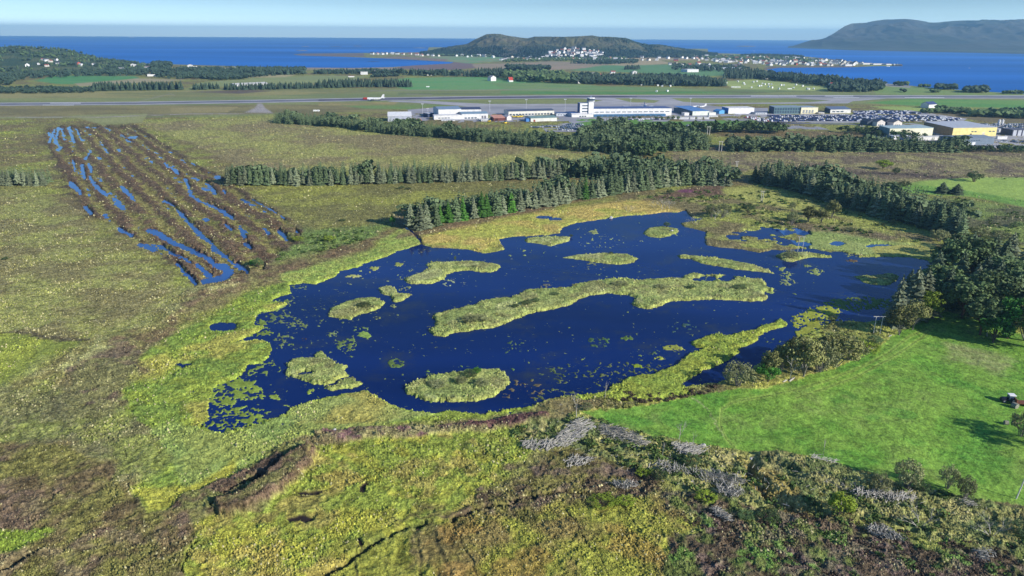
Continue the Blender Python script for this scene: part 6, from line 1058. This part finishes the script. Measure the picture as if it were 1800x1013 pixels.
# bottom right slope
for a in [(('willow', 1), 1592, 858, 796, 'largest round grey tree on the slope below the field', 62), (('willow', 2), 1545, 868, 824, 'smaller round grey tree left of the largest one', 42), (('willow', 0), 1664, 862, 808, 'left tree of the leaning pair below the field', 38), (('willow', 1), 1694, 880, 826, 'right tree of the leaning pair below the field', 40), (('shrub', 1), 1620, 866, 842, 'dark bush under the largest round grey tree', 36), (('lime', 0), 1475, 908, 866, 'bright lime green bush in the hollow', 44), (('limeshrub', 1), 1490, 900, 878, 'lime green bush right of the brightest one', 30), (('shrub', 2), 1350, 915, 895, 'dark green bush at the lower end of the hollow', 46), (('shrub', 0), 1310, 912, 896, 'dark bush left of the hollow mouth', 36), (('shrub', 0), 1788, 938, 912, 'dark bush at the lower right edge', 50),
          (('shrub', 1), 1160, 846, 822, 'dark green bush among the dead timber', 36), (('limeshrub', 0), 1130, 838, 822, 'green bush left of the dark one in dead timber', 30), (('shrub', 2), 1215, 818, 796, 'dark bush behind the grey brush pile', 40), (('limeshrub', 2), 1240, 880, 862, 'green bush at the heather edge', 44), (('limeshrub', 1), 1060, 888, 872, 'wide low green bush on the ditch line', 60), (('limeshrub', 0), 1100, 886, 872, 'low green bush right of the wide one on the ditch', 40), (('willow', 2), 1032, 722, 706, 'olive bush at the corner of field and lake', 24)]: T(*a)
# island, shore and bog bushes
for a in [(('shrub', 0), 1172, 400, 388, 'round dark bush alone on the small northern island', 14), (('shrub', 1), 800, 459, 448, 'tiny dark tree on the boomerang island', 6), (('shrub', 2), 640, 540, 529, 'dark green bush on the western oval island', 30), (('willow', 0), 826, 568, 552, 'grey bush at the west end of the longest island', 34), (('willow', 1), 846, 566, 550, 'second grey bush at the west end of the longest island', 30), (('shrub', 0), 926, 537, 526, 'dark bush on the longest island, left of the bend', 22), (('shrub', 1), 942, 532, 522, 'dark bush on the longest island at the bend', 18), (('shrub', 2), 906, 542, 532, 'small dark bush left of the bend of the longest island', 16), (('shrub', 0), 976, 520, 512, 'small dark bush on the longest island right of the bend', 18),
          (('shrub', 1), 1216, 508, 498, 'dark bush near the reedy ponds of the longest island', 20), (('willow', 2), 1090, 502, 493, 'grey low bush in the middle of the longest island', 34), (('willow', 0), 1160, 508, 498, 'grey low bush right of the middle of the longest island', 26), (('shrub', 2), 1300, 508, 499, 'low dark bush on the east end of the longest island', 28), (('shrub', 2), 826, 664, 648, 'dark green bush on the big southern island', 30), (('green', 0), 838, 658, 646, 'greener bush right of the dark one on the southern island', 18), (('willow', 1), 812, 676, 658, 'grey bush in the middle of the southern island', 26), (('willow', 2), 848, 680, 662, 'grey brown bush on the right of the southern island', 32), (('willow', 0), 770, 680, 668, 'low grey bush on the left of the southern island', 40), (('shrub', 0), 1004, 417, 411, 'small bush at the tip of the flat northern island', 8), (('shrub', 0), 1074, 447, 442, 'low dark bush on the middle northern island', 10),
          (('shrub', 1), 455, 472, 449, 'dark green bush at the lower end of the peat cuttings', 22), (('green', 1), 445, 470, 456, 'small leafy bush beside the channel end', 12), (('limeshrub', 0), 524, 424, 414, 'low green bush right of the peat cuttings', 26), (('limeshrub', 1), 580, 424, 412, 'low green bush on the shrubby bank', 26), (('shrub', 2), 602, 390, 384, 'tiny lone bush in the middle bog', 14), (('shrub', 1), 706, 333, 325, 'lone dark bush below the long shelterbelt', 12), (('shrub', 0), 718, 334, 328, 'smaller lone bush below the long shelterbelt', 12), (('shrub', 0), 10, 458, 450, 'lone grey bush near the left picture edge', 12), (('green', 0), 690, 398, 378, 'small slim tree at the left end of the lakeside spruces', 10),
          (('willow', 0), 1250, 383, 354, 'tall grey willow on the northeast shore', 26), (('willow', 1), 1270, 382, 352, 'green grey willow right of the tall one on the northeast shore', 34), (('shrub', 1), 1315, 374, 353, 'round dark green bush in the northeast marsh', 28), (('willow', 2), 1392, 396, 364, 'olive tree in the northeast marsh, leftmost of the group', 22), (('birch', 0), 1420, 392, 360, 'birch in the middle of the marsh tree group', 24), (('birch', 1), 1443, 394, 366, 'olive birch right of the middle in the marsh group', 26), (('birch', 2), 1462, 384, 350, 'olive tree at the right end of the marsh group', 26), (('willow', 0), 1392, 372, 352, 'small grey tree behind the marsh group', 14), (('shrub', 1), 1178, 342, 330, 'small olive tree at the purple heather patch', 16), (('shrub', 2), 1568, 396, 384, 'small bush in the marsh below the dark belt', 18), (('shrub', 0), 1552, 398, 390, 'tiny bush left of the small marsh bush', 12), (('willow', 1), 1495, 408, 398, 'grey low bush in the marsh', 22), (('willow', 2), 1390, 455, 436, 'dead looking bush on the islet under the twin pole', 30),
          (('spruce', 4, 'dark'), 1656, 340, 322, 'left one of two round dark bushes by the pale meadow', 20), (('spruce', 1, 'dark'), 1681, 342, 325, 'right one of two round dark bushes by the pale meadow', 22), (('shrub', 0), 1712, 320, 297, 'big dark bush at the pale meadow\'s upper corner', 32), (('shrub', 1), 1574, 308, 291, 'round dark bush in the brown bog', 16), (('lime', 1), 1552, 298, 280, 'yellow green tree in the brown bog', 30), (('shrub', 2), 1590, 328, 316, 'dark bush row left of the pale meadow, left one', 26), (('shrub', 0), 1572, 328, 318, 'dark bush behind the belt left of the meadow', 30), (('limeshrub', 1), 1280, 326, 310, 'light olive tree at the right end of the belt clump', 14)]: T(*a)
# bare and dead trees
BT = [bare(i, 4, .42, 1).mesh('dead_tree_branches', M_dead) for i in (3, 8)] + [bare(21, 4, .5, 3, .012).mesh('dead_tree_branches', M_dead), bare(33, 3, .3, 1, .02).mesh('dead_tree_branches', M_dead)]
def D(i, bx, by, ty, label, wf=1.0, name='dead_tree', cat='dead tree'):
    h = hpx(bx, by, ty); zm = max(v.co.z for v in BT[i].vertices); o = link(name, BT[i]); o.location = gv(bx, by, .3); o.scale = (h / zm * wf, h / zm * wf, h / zm); o.rotation_euler = (0, 0, bx % 6); tag(o, label, cat)
for a in [(3, 1063, 702, 670, 'bare dead snag on the lake shore', .6), (1, 1015, 738, 698, 'bare grey tree at the left tip of the field', .7), (0, 1388, 668, 622, 'bare white tree in the lakeside hedge', 1.1), (0, 1192, 776, 740, 'thin bare tree on the bank below the field, left one', .8), (1, 1216, 783, 756, 'smaller bare tree right of the thin bank tree', .7), (3, 1164, 803, 776, 'pale leaning snag among the brush piles', .8), (3, 1445, 812, 770, 'slim pale dead tree standing at the field edge', .5), (2, 1612, 926, 886, 'spreading leafless bush on the lower slope', 1.2), (2, 1738, 942, 902, 'spreading leafless bush near the lower right edge', 1.1),
          (2, 1105, 374, 362, 'low bare grey bush on the north shore', 1.6), (2, 1150, 366, 352, 'bare grey tree on the north shore, left of the pair', 1.2), (2, 1166, 369, 350, 'bare grey tree on the north shore, middle one', 1.4), (2, 1178, 368, 352, 'bare grey tree on the north shore, right of the middle one', 1.3), (2, 1222, 395, 380, 'pale dead bush at the northeast inlet', 1.6), (2, 1260, 388, 366, 'bare brown tree on the northeast shore', 1.4), (3, 1272, 332, 310, 'thin pale snag in the marsh', .5), (2, 1380, 452, 436, 'dead white shrub left of the twin pole in the lake', 1.3), (2, 1700, 454, 420, 'leafless grey tree between the belt and the pine wood', 1.3), (2, 1680, 446, 416, 'leafless grey tree by the belt end', 1.2), (0, 1735, 592, 556, 'bare reddish branches at the wood edge', 1.0)]: D(*a)
# timber: brush piles, logs
def brush(poly, n, L, label, rad=.085, hgt=1.3):
    r = random.Random(len(label)); g = G(); pts = scatter(poly, .9, 9, .5); r.shuffle(pts); c = gv(poly[0][0], poly[0][1]); ang = r.uniform(0, 3.14)
    for i in range(int(n * .9)):
        p = pts[i % len(pts)]; a = ang + r.gauss(0, .6); l = L * r.uniform(.4, 1.2); z = .3 + r.uniform(0, hgt); dz = r.uniform(-.2, .35); d = np.array([math.cos(a), math.sin(a), dz]) * l / 2; q_ = np.array([p[0] - c.x + r.uniform(-.6, .6), p[1] - c.y + r.uniform(-.6, .6), z + .15]); g.tube(q_ - d, q_ + d, rad * r.uniform(.5, 1.5), rad * .5, 3)
    o = link('brush_pile', g.mesh('brush_pile', M_dead)); o.location = (c.x, c.y, .3); tag(o, label, 'brush pile')
brush([(962, 788), (990, 765), (1010, 745), (1035, 742), (1042, 756), (1020, 775), (990, 790)], 520, 2.6, 'largest grey heap of brushwood by the tip of the field'); brush([(915, 784), (950, 778), (975, 782), (970, 792), (930, 793)], 200, 2.8, 'flat grey streak of brushwood left of the largest heap')
brush([(1052, 752), (1080, 752), (1112, 766), (1136, 780), (1128, 788), (1095, 776), (1060, 768)], 460, 2.6, 'grey brushwood heap along the field edge'); brush([(1180, 784), (1210, 784), (1240, 795), (1236, 804), (1200, 802)], 260, 2.4, 'grey brushwood heap below the thin bank tree'); brush([(1150, 815), (1190, 820), (1215, 830), (1205, 838), (1160, 830)], 120, 2.6, 'scattered pale sticks in the scrub'); brush([(1215, 830), (1290, 838), (1310, 850), (1280, 858), (1230, 845)], 220, 2.8, 'pale sticks in the scrub left of the hollow')
brush([(1255, 855), (1290, 860), (1310, 872), (1290, 876), (1262, 868)], 180, 2.4, 'dark grey brushwood left of the hollow'); brush([(1395, 825), (1430, 828), (1480, 845), (1500, 858), (1490, 864), (1440, 852), (1400, 836)], 420, 2.8, 'long grey brushwood streak right of the hollow'); brush([(1415, 806), (1440, 808), (1480, 820), (1450, 822)], 120, 2.2, 'brushwood around the slim pale dead tree'); brush([(1495, 862), (1540, 868), (1610, 874), (1605, 882), (1540, 880), (1500, 872)], 380, 2.4, 'whitish timber heap under the round grey trees')
brush([(1520, 930), (1550, 932), (1580, 945), (1590, 952), (1560, 950), (1530, 940)], 260, 2.0, 'grey brushwood on the lower heath'); brush([(1250, 895), (1265, 900), (1285, 915), (1278, 918), (1258, 908)], 140, 2.0, 'narrow pale brushwood streak at the heather edge'); brush([(990, 812), (1020, 806), (1045, 812), (1030, 822), (1000, 822)], 110, 2.0, 'thin grey brushwood on the heather'); brush([(1075, 852), (1115, 850), (1120, 860), (1085, 862)], 110, 2.0, 'grey twigs on heather left of the dark bush'); brush([(1690, 884), (1715, 888), (1710, 894), (1690, 890)], 60, 1.6, 'small heap of sticks under the leaning pair'); brush([(1712, 975), (1735, 968), (1745, 980), (1722, 988)], 70, 1.8, 'small pale sticks in the heather at lower right')
def strewn():
    r = random.Random(8); g = G()
    for p in scatter([(960, 740), (1040, 745), (1180, 785), (1330, 800), (1500, 835), (1720, 885), (1760, 900), (1600, 900), (1400, 880), (1230, 865), (1050, 820), (930, 790)], 2.6, 5, .5):
        if r.random() < .45: continue
        a = r.uniform(0, 3.14); l = r.uniform(.6, 1.8); z = r.uniform(.4, 1.1); d = np.array([math.cos(a), math.sin(a), r.uniform(-.2, .4)]) * l; q_ = np.array([p[0], p[1], z + .3]); g.tube(q_ - d * .5, q_ + d * .5, .07, .03, 3)
    tag(link('sticks', g.mesh('sticks', M_dead)), 'countless pale sticks strewn over the scrub slope', 'sticks', kind='stuff')
strewn()
lg = random.Random(4)
def log(x0, y0, x1, y1, rad, label):
    a = gv(x0, y0, .55); b = gv(x1, y1, .65); g = G(); mid = (b - a) / 2 + Vector((0, 0, .05)); g.tube((0, 0, 0), tuple(mid), rad, rad * .85, 7); g.tube(tuple(mid), tuple(b - a), rad * .85, rad * .55, 7); g.tube(tuple(mid), tuple(mid * 1.2 + Vector((0, .3, .5))), rad * .4, rad * .2, 4); k = len(g.v); g.v.append((0, 0, 0)); 
    for i in range(7): g.f.append((k, i, (i + 1) % 7))
    o = link('log', g.mesh('log', M_dead)); o.location = a; tag(o, label, 'log')
for a in [(1516, 619, 1524, 615, .28, 'short white log at the left of the field edge pair'), (1526, 616, 1541, 610, .26, 'long white log lying along the field edge'), (1559, 594, 1568, 589, .22, 'white log just right of the twin pole'), (1376, 672, 1384, 668, .3, 'white log lying under the bare white tree'), (1387, 671, 1397, 664, .34, 'thick white log right of the bare white tree'), (1130, 790, 1141, 777, .16, 'pale straight log leaning up the bank'), (1118, 788, 1126, 782, .14, 'short pale log left of the straight one'), (1138, 828, 1144, 812, .16, 'crooked white log in the timber tangle, left one'), (1146, 818, 1164, 810, .14, 'crooked white log in the timber tangle, right one'),
          (980, 714, 990, 712, .2, 'pale log by the lake shore'), (1076, 792, 1084, 791, .15, 'small white log in the yellow scrub, upper one'), (1082, 803, 1088, 802, .15, 'small white log in the yellow scrub, lower one'), (1210, 850, 1222, 844, .14, 'white log in the scrub above the green bush'), (1285, 912, 1296, 922, .13, 'thin pale log crossing the heather path'), (1288, 846, 1298, 852, .12, 'thin log near the dark grey brushwood'), (1062, 850, 1078, 848, .1, 'thin white stick on heather'), (1376, 886, 1388, 890, .12, 'thin log in the hollow'), (1706, 874, 1716, 879, .12, 'pale fallen branch beside the leaning pair')]: log(*a)
rk = mat('pale_stone', S(206, 204, 200), .9, scale=2, var=.2)
for i, (x, y, s) in enumerate([(1045, 752, 1.0), (1237, 783, .9), (1349, 804, .8), (1234, 784, .6), (1500, 837, .9), (588, 757, .9), (596, 758, .6), (594, 769, .5), (560, 776, .5), (1181, 415 - 8, 1.6), (1074, 383, 1.5), (448, 466, .5), (706, 765, .5), (640, 762, .4), (1548, 845, .6), (1320, 806, .5)]):
    g = G(); r = random.Random(i); k = 0
    ph = [(0, 0, .7)] + [(math.cos(a) * r.uniform(.5, .8), math.sin(a) * r.uniform(.5, .8), .35 + r.uniform(-.1, .15)) for a in [math.pi / 3 * j for j in range(6)]] + [(math.cos(a) * r.uniform(.7, .95), math.sin(a) * r.uniform(.7, .95), -.3) for a in [math.pi / 3 * j + .4 for j in range(6)]]
    g.v = ph; g.f = [(0, 1 + j, 1 + (j + 1) % 6) for j in range(6)] + [(1 + j, 7 + j, 7 + (j + 1) % 6, 1 + (j + 1) % 6) for j in range(6)]
    o = link('rock', g.mesh('rock', rk)); o.location = gv(x, y, .5); o.scale = (s, s, s)
    tag(o, ['white boulder at the tip of the field', 'pale stone at the edge of the bank, left one', 'pale stone on the dark bank', 'smaller pale stone beside the left bank stone', 'pale stone on the bank above the round grey tree', 'white stone on the southern shore ridge, largest', 'small white stone right of the largest ridge stone', 'small white stone below the largest ridge stone', 'little stone on the ridge left of the white ones', 'pale boulder in the water right of the bushy northern island', 'pale boulder on the north shoreline', 'little pale stone by the peat channel end', 'pale pebble on the heather ridge, right one', 'pale pebble on the heather ridge, middle one', 'pale stone by the smaller round grey tree', 'small stone beside the dark bank stone'][i], 'rock')
# power line poles
M_pole = mat('weathered_pole', S(214, 212, 206), .8, scale=2, var=.15)
def hpole(x0, x1, yb, yt, label, xb=None):
    a = gv(x0, yb, .2); b = gv(x1, yb, .2); h = hpx(x0, yb, yt); r = empty('power_pole', a); tag(r, label, 'power pole'); d = b - a; u = d.normalized(); rad = max(.15, mpp(yb) * .5)
    for k, p in enumerate((Vector((0, 0, 0)), d)): g = G(); g.tube(p + Vector((0, 0, -1)), p + Vector((0, 0, h)), rad, rad * .75, 8); link('pole', g.mesh('pole', M_pole), r)
    g = G(); g.tube(-u * 1.2 + Vector((0, 0, h - .15)), d + u * 1.2 + Vector((0, 0, h - .15)), rad * .7, rad * .7, 4); link('crossarm', g.mesh('crossarm', M_pole), r)
    for t_ in (-1., d.length / 2, d.length + 1.): g = G(); q_ = u * t_ + Vector((0, 0, h - .2)); g.tube(q_, q_ + Vector((0, 0, .55)), .1, .06, 6); link('insulator', g.mesh('insulator', bm_((90, 86, 84))), r)
hpole(1535, 1546.5, 588, 556, 'twin pole power pylon on the east shore beside the grey spruces'); hpole(1402, 1410, 443, 416, 'twin pole power pylon standing in the lake\'s northeast marsh'); hpole(1263.5, 1268, 267, 249, 'twin pole power pylon behind the meeting of the belts'); hpole(1243, 1247, 238, 223, 'farthest twin pole pylon near the airport lawn'); hpole(1293, 1295.5, 300, 284, 'faint twin pole pylon above the belt clump'); hpole(1337, 1340, 358, 336, 'faint twin pole pylon in the marsh below the dark belt')
r_ = empty('utility_pole', gv(1785, 878)); tag(r_, 'single leaning pole at the lower right field corner', 'pole'); h = hpx(1785, 878, 826); g = G(); g.tube((0, 0, -1), (1.2, 0, h), .16, .12, 8); link('pole', g.mesh('pole', M_pole), r_); g = G(); g.tube((.4, 0, h - .3), (2, 0, h - .3), .08, .08, 4); link('crossarm', g.mesh('crossarm', M_pole), r_)
# tractor, trailer and bale at the right edge
def box(x0, x1, y0, y1, z0, z1, tx=0., ty=0.):
    g = G(); g.v = [(x0, y0, z0), (x1, y0, z0), (x1, y1, z0), (x0, y1, z0), (x0 + tx, y0 + ty, z1), (x1 - tx, y0 + ty, z1), (x1 - tx, y1 - ty, z1), (x0 + tx, y1 - ty, z1)]; g.f = [(0, 3, 2, 1), (0, 1, 5, 4), (1, 2, 6, 5), (2, 3, 7, 6), (3, 0, 4, 7), (4, 5, 6, 7)]; return g
def wheel(x, y, R, w_, par, nm='wheel'):
    t1 = lathe([(0, R * .55, 0), (0, R * .9, 0), (w_ * .15, R, 0), (w_ * .85, R, 0), (w_, R * .9, 0), (w_, R * .55, 0)], 18); o = link(nm, t1.mesh(nm, bm_((44, 44, 46))), par); o.location = (x, y + (w_ / 2), R); o.rotation_euler = (0, 0, -math.pi / 2)
    t2 = lathe([(.02, .02, 0), (.05, R * .56, 0), (w_ - .05, R * .56, 0), (w_ - .02, .02, 0)], 14); link('rim', t2.mesh('rim', bm_((190, 190, 190))), o)
tp = gv(1773, 707); tr_ = empty('tractor', tp, math.radians(-8)); tag(tr_, 'dark blue tractor with a white cab roof on the hay field', 'tractor')
link('bonnet', box(-2.4, -.4, -.45, .45, .9, 1.7, .12, .08).mesh('bonnet', bm_((30, 36, 60), .4)), tr_); link('chassis', box(-2.2, 1.5, -.4, .4, .55, .95).mesh('chassis', bm_((52, 54, 60))), tr_); link('cab', box(-.5, 1.3, -.8, .8, .95, 2.55, .12, .1).mesh('cab', M_win), tr_); link('cab_roof', box(-.6, 1.45, -.9, .9, 2.55, 2.8, .06, .06).mesh('cab_roof', bm_((240, 240, 240), .4)), tr_)
for y in (-.95, .95): wheel(.8, y, .9, .5, tr_, 'rear_wheel'); wheel(-1.8, y, .6, .38, tr_, 'front_wheel'); link('fender', box(.1, 1.6, y - .28, y + .28, 1.8, 1.9, .1).mesh('fender', bm_((40, 50, 84))), tr_)
g = G(); g.tube((-1.1, -.35, 1.7), (-1.1, -.35, 2.7), .06, .05, 6); link('exhaust', g.mesh('exhaust', bm_((60, 60, 62))), tr_)
tl = empty('trailer', gv(1798, 712), math.radians(-8)); tag(tl, 'brown bale trailer hitched behind the tractor', 'trailer'); link('bed', box(-2.6, 2.8, -1.2, 1.2, .8, 1.05).mesh('bed', bm_((120, 76, 58))), tl); link('headboard', box(-2.6, -2.4, -1.2, 1.2, 1.0, 2.1).mesh('headboard', bm_((150, 92, 66))), tl); g = G(); g.tube((-4.0, 0, .7), (-2.6, 0, .85), .08, .08, 5); link('drawbar', g.mesh('drawbar', bm_((70, 70, 70))), tl)
for x in (.4, 1.6):
    for y in (-1.1, 1.1): wheel(x, y, .5, .35, tl)
nb2 = bale.copy(); nb2.materials.clear(); nb2.materials.append(mat('netted_hay', S(150, 150, 134), .9, scale=3, var=.3)); o = link('round_bale', nb2); o.location = gv(1783, 717); o.scale = (.85, .85, .85); o.rotation_euler = (0, 0, .4); tag(o, 'single pale grey bale on the ground below the tractor', 'bale')
o = link('round_bale', nb2); o.location = gv(1768, 746); o.scale = (.6, .6, .6); o.rotation_euler = (0, 0, 1.4); tag(o, 'small dark netted bale beside the bushy tree at the right', 'bale')
# low scrub, heather and sapling cover
sc1 = []; sc2 = []; sc3 = []; r = random.Random(77)
mini = [broad(120 + i, 46, 5, .5, .3, .42, .13, .1, 0, 1, .24)[0].arr() for i in range(5)]
def cover(poly, sp, h0, h1, dst, keep=1.0, seed=1, wl=9., thr=-.1):
    for x, y in scatter(poly, sp, seed, .5):
        if r.random() > keep or float(fbm(np.array([x]), np.array([y]), wl, 500 + seed)[0]) < thr: continue
        v, f = r.choice(mini); dst.append((v, f, x, y, .25, r.uniform(h0, h1), r.uniform(1., 1.7), r.uniform(0, 6.3)))
cover(sb, 2.2, .7, 2.0, sc1, .55, 1); cover(sb, 3, .6, 1.2, sc2, .4, 2, 5, .1); cover([(1200, 900), (1340, 905), (1480, 900), (1600, 935), (1830, 965), (1830, 1030), (1200, 1030)], 1.25, .4, .9, sc3, .85, 3, 7, -.15); cover([(1230, 890), (1340, 905), (1480, 900), (1600, 935), (1830, 965), (1830, 1030), (1500, 1030)], 2.4, .7, 1.5, sc1, .7, 4, 7, .05)
cover([(690, 945), (830, 895), (860, 850), (930, 808), (1010, 792), (1080, 800), (1150, 850), (1200, 890), (980, 872), (860, 900)], 1.6, .4, .8, sc3, .5, 5, 7, 0); cover([(520, 425), (560, 405), (640, 400), (690, 400), (620, 430), (500, 458), (470, 462)], 4, .8, 2.2, sc1, .8, 6); cover([(1120, 345), (1290, 330), (1400, 345), (1500, 372), (1600, 400), (1640, 430), (1480, 410), (1300, 395), (1240, 375)], 5, .8, 2.6, sc1, .6, 7, 20)
cover([(766, 584), (800, 545), (920, 515), (1040, 496), (1200, 492), (1340, 500), (1330, 520), (1120, 520), (1040, 512), (900, 555), (820, 576)], 4.5, .5, 1.3, sc2, .6, 8); cover([(1060, 700), (1110, 690), (1210, 684), (1260, 676), (1250, 690), (1180, 704), (1080, 712)], 1.6, .6, 1.4, sc3, .8, 9, 7, -.3); cover([(1010, 712), (1080, 695), (1150, 702), (1110, 716), (1040, 724)], 1.8, .5, 1.3, sc2, .8, 10)
cover([(560, 775), (560, 757), (700, 752), (850, 742), (962, 728), (960, 742), (820, 762), (650, 776)], 1.5, .35, .8, sc3, .5, 11, 7, -.1); cover([(1560, 340), (1700, 350), (1830, 385), (1830, 440), (1760, 440), (1650, 385)], 5, .7, 2.2, sc1, .5, 12, 20); cover([(1400, 560), (1480, 562), (1560, 575), (1530, 612), (1430, 600)], 2.2, .5, 1.4, sc2, .6, 13); cover([(1200, 275), (1560, 285), (1800, 300), (1800, 318), (1500, 310), (1320, 295)], 9, .6, 1.8, sc1, .3, 14, 30, .1); cover([(1640, 545), (1830, 600), (1830, 560), (1700, 470), (1640, 500)], 5, 2, 5, sc1, .8, 15)
merged('scrub', sc1, leafmat('scrub_leaves', S(84, 106, 52), .35, .3, .6), 'low green scrub on the rough slopes and banks', 'scrub'); merged('scrub', sc2, leafmat('tussock_leaves', S(136, 138, 76), .3, .3, .6), 'straw coloured tussocks and low sallow on banks and islands', 'tussocks'); merged('heather', sc3, leafmat('heather_leaves', S(96, 82, 66), .35, .3, .6), 'purple brown heather clumps in the foreground', 'heather')
# ------------------------------------------------------------------ haze: one closed box of thin air
def haze(x, y0, y1, z0, z1, dens):
    m = bpy.data.materials.new('haze'); m.use_nodes = True; nt = m.node_tree; nt.nodes.clear(); out = nt.nodes.new('ShaderNodeOutputMaterial'); v = nt.nodes.new('ShaderNodeVolumePrincipled'); v.inputs['Density'].default_value = dens; v.inputs['Color'].default_value = (.34, .68, 1, 1); v.inputs['Anisotropy'].default_value = .2; nt.links.new(v.outputs[0], out.inputs['Volume'])
    me = bpy.data.meshes.new('haze'); me.from_pydata([(-x, y0, z0), (x, y0, z0), (x, y1, z0), (-x, y1, z0), (-x, y0, z1), (x, y0, z1), (x, y1, z1), (-x, y1, z1)], [], [(0, 3, 2, 1), (0, 1, 5, 4), (1, 2, 6, 5), (2, 3, 7, 6), (3, 0, 4, 7), (4, 5, 6, 7)]); me.materials.append(m); tag(link('haze', me), 'thin bluish summer haze over sea and land', 'haze', kind='stuff')
haze(HZ + 500, -900, HZ * .9 + 500, -8, 400, 6e-5)
